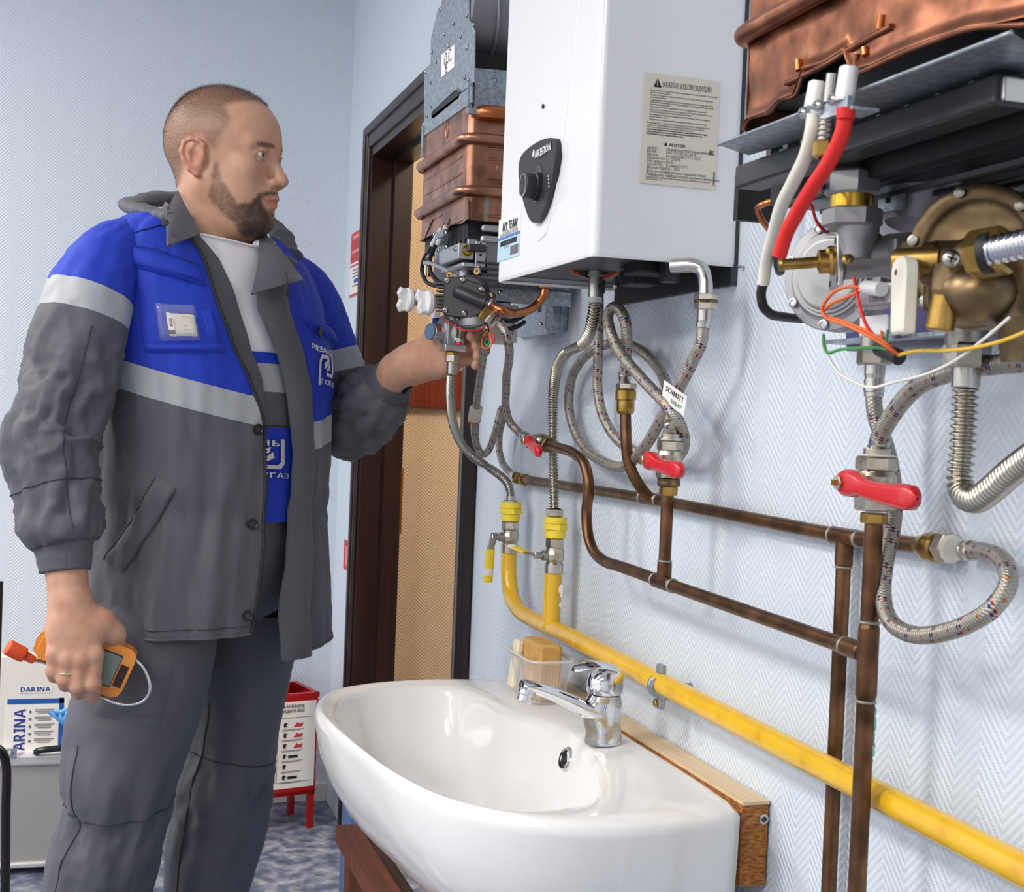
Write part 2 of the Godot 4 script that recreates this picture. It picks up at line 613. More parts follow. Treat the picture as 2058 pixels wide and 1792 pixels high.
func mt(key: String) -> StandardMaterial3D:
	if mats.has(key): return mats[key]
	var m: StandardMaterial3D
	match key:
		"panel_frame": m = std(c8(235, 235, 235), 0.5)
		"panel_glow":
			m = std(Color(1, 1, 1), 0.6)
			m.emission_enabled = true
			m.emission = Color(1.0, 0.975, 0.94)
			m.emission_energy_multiplier = 3.0
		"wallpaper", "wallpaper_beige":
			m = std(c8(214, 224, 236) if key == "wallpaper" else c8(206, 178, 144), 0.5)
			m.albedo_texture = noise_map(0.012, [[0.0, c8(236, 238, 242)], [0.5, c8(255, 255, 255)], [1.0, c8(244, 247, 252)]], 512, 4, 21)
			m.uv1_triplanar = true
			m.uv1_world_triplanar = true
			m.uv1_scale = Vector3.ONE / 0.14
			relief(m, herringbone(), 0.11 if key == "wallpaper" else 0.2)
			m.albedo_texture = null
		"ceiling": m = std(c8(240, 241, 243), 0.8)
		"plain_wall": m = std(c8(222, 224, 226), 0.7)
		"floor":
			m = std(Color(1, 1, 1), 0.42)
			m.albedo_texture = noise_map(0.012, [[0.0, c8(58, 64, 88)], [0.38, c8(96, 104, 128)], [0.55, c8(122, 129, 148)], [0.7, c8(142, 147, 160)], [1.0, c8(186, 189, 196)]], 1024, 7, 5)
			m.uv1_triplanar = true
			m.uv1_world_triplanar = true
			m.uv1_scale = Vector3.ONE * 1.3
		"door_wood", "door_wood_red":
			m = std(Color(1, 1, 1), 0.32)
			var dark := key == "door_wood"
			m.albedo_texture = wood_map(c8(26, 14, 12) if dark else c8(88, 30, 14), c8(52, 28, 24) if dark else c8(122, 48, 22), 9)
			m.uv1_triplanar = true
			m.uv1_scale = Vector3(3, 1.2, 3)
		"brass_plate": m = std(c8(172, 120, 58), 0.35, 0.9)
		"red_print": m = std(c8(196, 62, 66), 0.6)
		"pink_print": m = std(c8(226, 140, 140), 0.6)
		"paper": m = std(c8(236, 234, 230), 0.7)
		"paper_cream": m = std(c8(224, 216, 202), 0.55)
		"sticker_blue": m = std(c8(186, 218, 232), 0.4)
		"sticker_band": m = std(c8(86, 130, 196), 0.4)
		"ink": m = std(c8(26, 24, 26), 0.6)
		"ink_grey": m = std(c8(110, 108, 112), 0.7)
		"ink_blue": m = std(c8(20, 84, 168), 0.6)
		"ink_navy": m = std(c8(30, 60, 140), 0.6)
		"dark_slot": m = std(c8(24, 23, 23), 0.7)
		"ceramic":
			m = std(c8(238, 237, 236), 0.09)
			m.metallic_specular = 0.55
		"chrome": m = std(c8(224, 225, 228), 0.05, 1.0)
		"chrome_limed":
			m = std(Color(1, 1, 1), 1.0, 1.0)
			m.albedo_texture = noise_map(0.012, [[0.0, c8(222, 224, 228)], [0.52, c8(214, 215, 218)], [0.6, c8(196, 180, 146)], [1.0, c8(176, 156, 116)]], 512, 5, 33)
			m.roughness_texture = noise_map(0.012, [[0.0, Color(0.05, 0.05, 0.05)], [0.5, Color(0.08, 0.08, 0.08)], [0.6, Color(0.42, 0.42, 0.42)], [1.0, Color(0.6, 0.6, 0.6)]], 512, 5, 33)
			triplanar(m, 5.0)
		"steel": m = std(c8(196, 194, 188), 0.24, 1.0)
		"steel_dull": m = std(c8(172, 168, 160), 0.4, 1.0)
		"nickel":
			m = std(Color(1, 1, 1), 0.32, 1.0)
			m.albedo_texture = noise_map(0.02, [[0.0, c8(150, 138, 116)], [0.45, c8(198, 190, 176)], [1.0, c8(214, 208, 198)]], 256, 4, 8)
			triplanar(m, 8.0)
		"galvanised":
			m = std(Color(1, 1, 1), 0.42, 0.85)
			m.albedo_texture = noise_map(0.05, [[0.0, c8(126, 136, 146)], [0.5, c8(164, 173, 182)], [1.0, c8(196, 203, 210)]], 512, 3, 17, FastNoiseLite.TYPE_CELLULAR)
			triplanar(m, 4.5)
		"alu":
			m = std(c8(196, 197, 200), 0.36, 0.9)
		"alu_cast":
			m = std(c8(164, 163, 165), 0.46, 0.75)
			relief(m, noise_map(0.15, [], 256, 3, 4), 0.004)
			triplanar(m, 12.0)
		"grey_steel": m = std(c8(140, 140, 146), 0.45, 0.6)
		"dark_steel": m = std(c8(74, 75, 80), 0.42, 0.7)
		"soot": m = std(c8(38, 37, 39), 0.5, 0.4)
		"copper_pipe":
			m = std(Color(1, 1, 1), 0.36, 0.85)
			m.albedo_texture = noise_map(0.012, [[0.0, c8(62, 42, 28)], [0.4, c8(96, 68, 46)], [0.62, c8(114, 82, 56)], [1.0, c8(140, 100, 66)]], 512, 5, 41)
			m.roughness_texture = noise_map(0.02, [[0.0, Color(0.75, 0.75, 0.75)], [1.0, Color(1, 1, 1)]], 256, 4, 42)
			m.roughness = 0.42
			triplanar(m, 3.0)
		"copper_sheet":
			m = std(Color(1, 1, 1), 0.34, 0.9)
			m.albedo_texture = noise_map(0.008, [[0.0, c8(112, 78, 64)], [0.35, c8(158, 112, 90)], [0.6, c8(178, 130, 106)], [0.8, c8(186, 138, 118)], [1.0, c8(202, 154, 120)]], 512, 5, 51)
			triplanar(m, 4.0)
		"copper_sheet_red":
			m = std(Color(1, 1, 1), 0.36, 0.9)
			m.albedo_texture = noise_map(0.009, [[0.0, c8(92, 56, 40)], [0.4, c8(140, 88, 64)], [0.65, c8(160, 102, 74)], [1.0, c8(186, 132, 94)]], 512, 5, 52)
			triplanar(m, 4.0)
		"copper_bright": m = std(c8(196, 118, 72), 0.28, 0.95)
		"brass":
			m = std(Color(1, 1, 1), 0.3, 0.95)
			m.albedo_texture = noise_map(0.02, [[0.0, c8(120, 92, 44)], [0.5, c8(176, 140, 74)], [1.0, c8(204, 172, 104)]], 256, 4, 61)
			triplanar(m, 8.0)
		"bronze":
			m = std(Color(1, 1, 1), 0.38, 0.9)
			m.albedo_texture = noise_map(0.014, [[0.0, c8(60, 50, 36)], [0.45, c8(104, 88, 64)], [0.7, c8(128, 108, 80)], [1.0, c8(168, 144, 108)]], 256, 5, 62)
			triplanar(m, 6.0)
		"gold_bright": m = std(c8(222, 180, 70), 0.2, 1.0)
		"solder": m = std(c8(150, 148, 142), 0.5, 0.6)
		"verdigris": m = std(c8(140, 190, 172), 0.85)
		"yellow_paint":
			m = std(Color(1, 1, 1), 0.3)
			m.albedo_texture = noise_map(0.02, [[0.0, c8(200, 146, 16)], [0.3, c8(226, 176, 26)], [1.0, c8(236, 190, 38)]], 256, 4, 71)
			triplanar(m, 3.0)
			m.clearcoat_enabled = true
			m.clearcoat = 0.4
			m.clearcoat_roughness = 0.12
		"yellow_plastic": m = std(c8(246, 218, 62), 0.42)
		"red_plastic":
			m = std(c8(206, 22, 30), 0.22)
			m.clearcoat_enabled = true
			m.clearcoat = 0.5
		"red_metal": m = std(c8(176, 18, 24), 0.35)
		"red_rubber": m = std(c8(222, 34, 28), 0.6)
		"orange_wire": m = std(c8(226, 108, 50), 0.5)
		"green_wire": m = std(c8(60, 150, 84), 0.5)
		"yellow_wire": m = std(c8(228, 186, 58), 0.5)
		"white_wire": m = std(c8(226, 224, 216), 0.5)
		"white_rubber": m = std(c8(232, 228, 214), 0.55)
		"black_rubber": m = std(c8(26, 25, 27), 0.55)
		"black_plastic":
			m = std(c8(42, 43, 47), 0.42)
		"black_gloss": m = std(c8(28, 28, 32), 0.2)
		"grey_ring": m = std(c8(180, 182, 186), 0.2, 0.9)
		"white_enamel":
			m = std(c8(236, 237, 240), 0.16)
			m.metallic_specular = 0.5
		"white_plastic": m = std(c8(240, 240, 241), 0.35)
		"cream_plastic": m = std(c8(236, 232, 216), 0.4)
		"ivory": m = std(c8(214, 210, 198), 0.5)
		"blue_plastic": m = std(c8(14, 36, 140), 0.4)
		"violet_paint": m = std(c8(70, 68, 118), 0.35)
		"braid":
			m = std(Color(1, 1, 1), 0.34, 0.8)
			var b := braid_maps()
			m.albedo_texture = b[0]
			relief(m, b[1], 0.07)
			m.uv1_scale = Vector3(1, 1, 1)
		"corrugated": m = std(c8(186, 180, 166), 0.25, 1.0)
		"corrugated_far": m = std(c8(176, 172, 164), 0.3, 1.0)
		"corrugated_bright": m = std(c8(216, 216, 220), 0.22, 1.0)
		"plywood_face":
			m = std(Color(1, 1, 1), 0.55)
			m.albedo_texture = wood_map(c8(206, 178, 140), c8(226, 202, 166), 3)
			m.uv1_triplanar = true
			m.uv1_scale = Vector3(2, 2, 2)
		"plywood_edge":
			m = std(Color(1, 1, 1), 0.8)
			m.albedo_texture = noise_map(0.06, [[0.0, c8(84, 46, 16)], [0.4, c8(150, 94, 40)], [0.7, c8(178, 118, 58)], [1.0, c8(202, 150, 88)]], 512, 5, 81)
			m.uv1_triplanar = true
			m.uv1_scale = Vector3(2.2, 9, 2.2)
			relief(m, noise_map(0.06, [], 256, 4, 82), 0.06)
		"old_wood":
			m = std(Color(1, 1, 1), 0.6)
			m.albedo_texture = wood_map(c8(84, 44, 28), c8(120, 66, 44), 5)
			m.uv1_triplanar = true
			m.uv1_scale = Vector3(2, 2, 2)
		"old_wood_dark":
			m = std(Color(1, 1, 1), 0.7)
			m.albedo_texture = wood_map(c8(46, 32, 22), c8(104, 76, 52), 15)
			m.uv1_triplanar = true
			m.uv1_scale = Vector3(2, 2, 2)
		"soap":
			m = std(Color(1, 1, 1), 0.5)
			m.albedo_texture = noise_map(0.02, [[0.0, c8(196, 146, 72)], [0.6, c8(214, 168, 92)], [1.0, c8(228, 186, 116)]], 256, 3, 91)
			triplanar(m, 5.0)
		"soap_pale": m = std(c8(238, 228, 202), 0.5)
		"clear_plastic":
			m = std(c8(236, 238, 240, 70), 0.2)
			m.transparency = BaseMaterial3D.TRANSPARENCY_ALPHA
		"frosted_rim":
			m = std(c8(240, 241, 243, 150), 0.2)
			m.transparency = BaseMaterial3D.TRANSPARENCY_ALPHA
		"glass_thin":
			m = std(c8(240, 240, 240, 30), 0.05)
			m.transparency = BaseMaterial3D.TRANSPARENCY_ALPHA
		"case_grey":
			m = std(Color(1, 1, 1), 0.55, 0.2)
			m.albedo_texture = noise_map(0.25, [[0.0, c8(150, 150, 150)], [1.0, c8(182, 182, 181)]], 256, 2, 95)
			triplanar(m, 8.0)
		"case_white": m = std(c8(226, 224, 218), 0.5)
		"case_rim": m = std(c8(232, 232, 232), 0.3, 0.6)
		"detector_orange":
			m = std(c8(226, 142, 52), 0.45)
		"probe_orange": m = std(c8(224, 84, 36), 0.5)
		"lcd": m = std(c8(122, 140, 132), 0.12)
		"maroon": m = std(c8(52, 14, 20), 0.4)
		"glove_blue": m = std(c8(96, 164, 220), 0.5)
		"gold_ring": m = std(c8(220, 200, 160), 0.18, 1.0)
		"skin":
			m = std(Color(1, 1, 1), 0.48)
			m.vertex_color_use_as_albedo = true
			m.subsurf_scatter_enabled = true
			m.subsurf_scatter_strength = 0.12
			relief(m, noise_map(0.35, [], 256, 3, 101), 0.012)
			triplanar(m, 14.0)
		"hair":
			m = std(Color(1, 1, 1), 0.5)
			m.vertex_color_use_as_albedo = true
		"eye_white": m = std(c8(222, 212, 206), 0.15)
		"eye_iris": m = std(c8(70, 60, 52), 0.1)
		"cloth_blue", "cloth_grey", "cloth_dark", "shirt", "stripe":
			var cc: Color = {"cloth_blue": c8(16, 52, 178), "cloth_grey": c8(86, 87, 95), "cloth_dark": c8(40, 41, 46), "shirt": c8(236, 234, 238), "stripe": c8(166, 169, 174)}[key]
			m = std(cc, 0.72 if key != "stripe" else 0.5)
			m.rim_enabled = key != "stripe"
			m.rim = 0.25
			m.rim_tint = 0.5
			relief(m, twill(), 0.012)
			triplanar(m, 60.0)
		"seam_grey": m = std(c8(58, 59, 66), 0.8)
		"seam_blue": m = std(c8(12, 36, 128), 0.8)
		"cap_blue": m = std(c8(104, 126, 150), 0.3)
		"button_black": m = std(c8(20, 20, 22), 0.25)
		"print_white": m = std(c8(226, 228, 234), 0.6)
		"badge_photo": m = std(c8(178, 150, 132), 0.5)
		"leather_white": m = std(c8(228, 227, 224), 0.5)
		_:
			push_error("no material " + key)
			m = std(Color(1, 0, 1), 0.5)
	m.resource_name = key
	mats[key] = m
	return m

func wood_map(a: Color, b: Color, seed_: int) -> ImageTexture:
	# straight grain running along v
	var w := 256
	var h := 512
	var im := Image.create(w, h, false, Image.FORMAT_RGB8)
	var f := FastNoiseLite.new()
	f.seed = seed_
	f.frequency = 1.0
	for y in h:
		for x in w:
			var s := sin(TAU * y / h) * 0.6
			var c := cos(TAU * y / h) * 0.6
			var sx := sin(TAU * x / w)
			var cx := cos(TAU * x / w)
			var g := f.get_noise_3d(sx * 3.5 + s * 0.3, cx * 3.5 + c * 0.3, 1.7) * 0.6 + f.get_noise_3d(sx * 14.0 + s, cx * 14.0 + c, 5.0) * 0.5
			im.set_pixel(x, y, a.lerp(b, clampf(0.5 + g, 0, 1)))
	return ImageTexture.create_from_image(im)


# ---------------------------------------------------------------- the room
func build_room() -> void:
	var x0 := -3.2
	var z1 := 2.6
	var top := 2.75
	struct("floor", M.new().box(Vector3(-0.7, -0.05, -0.84), Vector3(5.8, 0.1, 7.2)), mt("floor"))
	struct("ceiling", M.new().box(Vector3(-0.7, top + 0.05, -0.84), Vector3(5.8, 0.1, 7.2)), mt("ceiling"))
	struct("wall_back", M.new().box(Vector3((x0 + WALL) / 2, top / 2, BACK - 0.05), Vector3(WALL - x0 + 0.2, top, 0.1)), mt("wallpaper"))
	struct("wall_left", M.new().box(Vector3(x0 - 0.05, top / 2, (BACK + z1) / 2), Vector3(0.1, top, z1 - BACK)), mt("plain_wall"))
	struct("wall_front", M.new().box(Vector3((x0 + WALL) / 2, top / 2, z1 + 0.05), Vector3(WALL - x0 + 0.2, top, 0.1)), mt("plain_wall"))
	# the piped wall with its doorway
	var da := -3.86
	var db := -2.715
	var dh := 2.0
	var w := M.new()
	w.box(Vector3(WALL + 0.05, top / 2, (BACK + da) / 2), Vector3(0.10, top, da - BACK))
	w.box(Vector3(WALL + 0.05, top / 2, (db + z1) / 2), Vector3(0.10, top, z1 - db))
	w.box(Vector3(WALL + 0.05, (top + dh) / 2, (da + db) / 2), Vector3(0.10, top - dh, db - da))
	struct("wall_right", w, mt("wallpaper"))
	# corridor beyond the doorway
	struct("wall_corridor_end", M.new().box(Vector3(1.48, top / 2, -4.0), Vector3(1.28, top, 0.1)), mt("wallpaper_beige"))
	struct("wall_corridor_side", M.new().box(Vector3(2.15, top / 2, -1.6), Vector3(0.1, top, 4.9)), mt("wallpaper_beige"))
	struct("wall_corridor_near", M.new().box(Vector3(1.5, top / 2, 0.8), Vector3(1.24, top, 0.1)), mt("wallpaper_beige"))
	struct("trim_1", M.new().rbox(Vector3(1.48, 1.32, -3.94), Vector3(1.24, 0.12, 0.03), 0.004), mt("door_wood_red"), "red-brown wooden rail on the beige corridor wall")
	var cl := thing("corridor_lamp", "round white lamp on the corridor ceiling beyond the doorway", "ceiling light")
	cl.position = Vector3(1.5, 2.7, -2.6)
	part(cl, "base", M.new().lathe(Vector3.ZERO, Vector3.UP, [[0.15, 0.0], [0.15, 0.05]], 24), mt("panel_frame"))
	part(cl, "diffuser", M.new().lathe(Vector3(0, -0.03, 0), Vector3.UP, [[0.001, 0.0], [0.10, 0.004], [0.14, 0.03]], 24, false), mt("panel_glow"))
	var l := OmniLight3D.new()
	l.name = "corridor_light"
	l.light_energy = 1.5
	l.light_color = Color(1, 0.95, 0.88)
	l.light_size = 0.12
	l.omni_range = 8.0
	l.omni_attenuation = 2.0
	l.shadow_enabled = true
	l.position.y = -0.2
	cl.add_child(l)
	# door lining and casing
	var d := Node3D.new()
	d.name = "door_1"
	add_child(d)
	tag(d, "dark brown wooden door frame of the open doorway in the blue wall", "", "", "structure")
	var xa := WALL - 0.012
	part(d, "jamb", M.new().box(Vector3(WALL + 0.045, dh / 2, da + 0.015), Vector3(0.12, dh, 0.03)), mt("door_wood"))
	part(d, "jamb", M.new().box(Vector3(WALL + 0.045, dh / 2, db - 0.015), Vector3(0.12, dh, 0.03)), mt("door_wood"))
	part(d, "lintel", M.new().box(Vector3(WALL + 0.045, dh - 0.015, (da + db) / 2), Vector3(0.12, 0.03, db - da - 0.06)), mt("door_wood"))
	part(d, "door_stop", M.new().box(Vector3(WALL + 0.075, dh / 2 - 0.02, da + 0.037), Vector3(0.05, dh - 0.04, 0.014)), mt("door_wood"))
	part(d, "door_stop", M.new().box(Vector3(WALL + 0.075, dh - 0.037, (da + db) / 2), Vector3(0.05, 0.014, db - da - 0.09)), mt("door_wood"))
	for e in [[da, -1.0], [db, 1.0]]:
		var zc: float = e[0] + e[1] * 0.019
		var c := M.new().rbox(Vector3(xa, 1.03, zc), Vector3(0.024, 2.05, 0.050), 0.005)
		c.rbox(Vector3(xa - 0.013, 1.03, zc + e[1] * 0.012), Vector3(0.014, 2.05, 0.022), 0.005)
		c.rbox(Vector3(xa - 0.011, 1.03, zc - e[1] * 0.016), Vector3(0.01, 2.02, 0.010), 0.004)
		part(d, "casing", c, mt("door_wood"))
	var h := M.new().rbox(Vector3(xa, dh + 0.027, (da + db) / 2), Vector3(0.024, 0.066, db - da), 0.005)
	h.rbox(Vector3(xa - 0.013, dh + 0.044, (da + db) / 2), Vector3(0.014, 0.026, db - da + 0.06), 0.005)
	part(d, "casing", h, mt("door_wood"))
	var sp := M.new().box(Vector3(WALL + 0.095, 0.99, da + 0.0305), Vector3(0.028, 0.19, 0.003))
	var plate := part(d, "strike_plate", sp, mt("brass_plate"), "brass strike plate on the door jamb")
	part(plate, "opening", M.new().box(Vector3(WALL + 0.095, 1.02, da + 0.032), Vector3(0.014, 0.05, 0.002)).box(Vector3(WALL + 0.095, 0.95, da + 0.032), Vector3(0.014, 0.07, 0.002)), mt("gold_bright"))
	struct("baseboard_back", M.new().rbox(Vector3((x0 + WALL) / 2, 0.03, BACK + 0.006), Vector3(WALL - x0, 0.06, 0.012), 0.004), mt("plain_wall"))
	var br := M.new().rbox(Vector3(WALL - 0.006, 0.03, (db + 0.06 + z1) / 2), Vector3(0.012, 0.06, z1 - db - 0.06), 0.004)
	struct("baseboard_right", br, mt("door_wood"))
	# notices on the wall beside the door
	var n := thing("wall_notice", "red and white notice stuck on the wall above, beside the door frame", "sign")
	part(n, "sheet", M.new().box(Vector3(WALL - 0.001, 1.69, -4.055), Vector3(0.002, 0.2, 0.26)), mt("paper"))
	part(n, "red_block", M.new().box(Vector3(WALL - 0.0025, 1.742, -4.055), Vector3(0.001, 0.092, 0.255)), mt("red_print"))
	for b in [[1.772, 0.012, 0.19], [1.728, 0.01, 0.22]]:
		part(n, "printed_line", M.new().box(Vector3(WALL - 0.0035, b[0], -4.055), Vector3(0.001, b[1], b[2])), mt("pink_print"))
	part(n, "border", M.new().box(Vector3(WALL - 0.0025, 1.686, -4.055), Vector3(0.001, 0.005, 0.255)).box(Vector3(WALL - 0.0025, 1.596, -4.055), Vector3(0.001, 0.008, 0.255)), mt("red_print"))
	for b in [1.672, 1.662, 1.652, 1.624]:
		part(n, "printed_line", M.new().box(Vector3(WALL - 0.0025, b, -4.055), Vector3(0.001, 0.0035, 0.17)), mt("ink_grey"))
	part(n, "handwriting", M.new().box(Vector3(WALL - 0.0025, 1.638, -4.06), Vector3(0.001, 0.012, 0.11)), mt("ink_blue"))
	var n2 := thing("wall_sign", "small red-framed sign low on the wall beside the door frame", "sign")
	part(n2, "sheet", M.new().box(Vector3(WALL - 0.001, 0.805, -4.06), Vector3(0.002, 0.09, 0.12)), mt("red_print"))
	part(n2, "inner_field", M.new().box(Vector3(WALL - 0.0025, 0.805, -4.06), Vector3(0.001, 0.058, 0.05)), mt("pink_print"))



# ---------------------------------------------------------------- washbasin, tap, soap
func ray_out(poly: Array, c: Vector2, a: float) -> Vector2:
	var d := Vector2(cos(a), sin(a))
	var best := c
	for i in poly.size():
		var hit = Geometry2D.segment_intersects_segment(c, c + d * 2.0, poly[i], poly[(i + 1) % poly.size()])
		if hit != null and c.distance_to(hit) > c.distance_to(best): best = hit
	return best

func closed_spline(pts: Array) -> Array:
	var a := []
	var n := pts.size()
	for i in n + 3: a.append(Vector3(pts[(i - 1 + n) % n].x, 0, pts[(i - 1 + n) % n].y))
	var s := spline(a, 10)
	var out := []
	for i in range(10, 10 + n * 10): out.append(Vector2(s[i].x, s[i].z))
	return out

func build_basin() -> void:
	var t := thing("washbasin", "white glazed ceramic washbasin hung on the wall under the yellow pipe", "washbasin")
	var outer := closed_spline([Vector2(0.722, -1.42), Vector2(0.712, -1.368), Vector2(0.66, -1.348), Vector2(0.584, -1.336), Vector2(0.52, -1.342), Vector2(0.455, -1.372), Vector2(0.397, -1.442), Vector2(0.36, -1.556), Vector2(0.338, -1.70), Vector2(0.323, -1.84), Vector2(0.324, -1.945), Vector2(0.36, -2.044), Vector2(0.433, -2.1), Vector2(0.525, -2.122), Vector2(0.62, -2.124), Vector2(0.70, -2.118), Vector2(0.722, -2.08), Vector2(0.7225, -1.75)])
	var inner := closed_spline([Vector2(0.350, -1.915), Vector2(0.397, -2.035), Vector2(0.486, -2.082), Vector2(0.555, -2.075), Vector2(0.588, -2.018), Vector2(0.605, -1.909), Vector2(0.634, -1.83), Vector2(0.648, -1.765), Vector2(0.637, -1.66), Vector2(0.612, -1.551), Vector2(0.574, -1.462), Vector2(0.535, -1.428), Vector2(0.479, -1.424), Vector2(0.431, -1.446), Vector2(0.394, -1.49), Vector2(0.372, -1.553), Vector2(0.356, -1.63), Vector2(0.347, -1.73), Vector2(0.345, -1.82)])
	var c := Vector2(0.49, -1.75)
	var n := 120
	var o := []
	var q := []
	for j in n:
		o.append(ray_out(outer, c, TAU * j / n))
		q.append(ray_out(inner, c, TAU * j / n))
	var rows := []
	# outside, from the bottom up
	for e in [[0.40, 0.50], [0.42, 0.56], [0.62, 0.60], [0.78, 0.64], [0.885, 0.68], [0.945, 0.72], [0.978, 0.755], [0.992, 0.785], [1.0, 0.802]]:
		var row := PackedVector3Array()
		for j in n:
			var p: Vector2 = o[j]
			var back := clampf((p.x - 0.60) / 0.1, 0, 1)
			var s: float = lerpf(e[0], lerpf(e[0], 1.0, 0.62), back)
			if e[1] < 0.61: s = e[0]
			row.append(Vector3(0.7225 + (p.x - 0.7225) * e[0], e[1], -1.70 + (p.y + 1.70) * s))
		rows.append(row)
	# over the rim, down into the bowl
	for e in [[0.0, 0.8105, 1.0], [0.06, 0.8165, 1.0], [0.18, 0.8205, 1.0], [0.35, 0.8205, 1.0], [0.7, 0.8175, 1.0], [0.9, 0.8145, 1.0], [1.0, 0.809, 1.0], [1.0, 0.80, 0.985], [1.0, 0.785, 0.965], [1.0, 0.76, 0.925], [1.0, 0.73, 0.86], [1.0, 0.705, 0.76], [1.0, 0.69, 0.62], [1.0, 0.682, 0.45], [1.0, 0.678, 0.25], [1.0, 0.676, 0.06]]:
		var row := PackedVector3Array()
		for j in n:
			var p: Vector2 = o[j].lerp(q[j], e[0])
			p = c + (p - c) * e[2]
			row.append(Vector3(p.x, e[1], p.y))
		rows.append(row)
	part(t, "bowl", M.new().grid(rows, true).fan(rows[rows.size() - 1]), mt("ceramic"))
	var hole := Vector3(0.641, 0.782, -1.745)
	var od := Vector3(-0.93, 0.34, 0.1)
	var ring := part(t, "overflow_ring", M.new().lathe(hole, od, [[0.0165, -0.006], [0.0165, 0.003], [0.0145, 0.005], [0.011, 0.0045], [0.0105, -0.01]], 32), mt("chrome"), "chrome overflow ring in the bowl")
	part(ring, "opening", M.new().lathe(hole, od, [[0.0106, -0.001], [0.001, -0.0015]], 24), mt("dark_slot"))
	part(t, "waste", M.new().lathe(Vector3(0.49, 0.674, -1.75), Vector3.UP, [[0.032, 0.0], [0.032, 0.005], [0.026, 0.006], [0.02, 0.002]], 28), mt("chrome"))
	part(t, "drain_pipe", M.new().tube(PackedVector3Array([Vector3(0.56, 0.52, -1.70), Vector3(0.56, 0.36, -1.70)]), 0.02, 16), mt("white_plastic"))
	# plywood packing between basin and wall
	var b := thing("wall_board", "pale plywood board with raw edge packed between washbasin and wall", "board")
	part(b, "top_veneer", M.new().box(Vector3(0.7405, 0.819, -1.745), Vector3(0.033, 0.004, 0.72)), mt("plywood_face"))
	part(b, "core", M.new().box(Vector3(0.7405, 0.770, -1.745), Vector3(0.033, 0.094, 0.716)), mt("plywood_edge"), "rough orange-brown sawn edge of the board")
	var sc := Vector3(0.751, 0.8, -1.387)
	var wz := part(b, "washer", M.new().lathe(sc, Vector3.BACK, [[0.0062, 0.0], [0.006, 0.002], [0.004, 0.0025]], 20), mt("steel"))
	part(wz, "screw_head", M.new().lathe(sc + Vector3(0, 0, 0.0022), Vector3.BACK, [[0.0035, 0.0], [0.003, 0.0012], [0.0008, 0.0004]], 14), mt("dark_steel"))
	build_tap()
	build_soap()
	# wooden stand under the basin
	var st := thing("wooden_stand", "reddish brown wooden trestle standing under the washbasin", "stand")
	part(st, "rail", M.new().box(Vector3.ZERO, Vector3(0.036, 0.026, 0.70), Transform3D(Basis(), Vector3(0.407, 0.585, -1.745))), mt("old_wood"))
	part(st, "shelf", M.new().box(Vector3(0.436, 0.575, -1.745), Vector3(0.022, 0.03, 0.69)), mt("old_wood_dark"))
	for e in [[0.42, -1.44], [0.42, -2.05], [0.72, -1.44], [0.72, -2.05]]:
		part(st, "leg", M.new().box(Vector3(e[0], 0.28, e[1]), Vector3(0.04, 0.56, 0.04)), mt("old_wood"))
	for z in [-1.44, -2.05]: part(st, "cross_rail", M.new().box(Vector3(0.57, 0.30, z), Vector3(0.26, 0.04, 0.025)), mt("old_wood"))
	var bl := thing("blue_board", "blue painted board leaning behind the wooden stand", "board")
	part(bl, "panel", M.new().box(Vector3(0.46, 0.29, -2.3), Vector3(0.03, 0.58, 0.09)), mt("sticker_band"))
	part(bl, "edge_strip", M.new().box(Vector3(0.46, 0.583, -2.3), Vector3(0.034, 0.012, 0.094)), mt("sticker_band"))

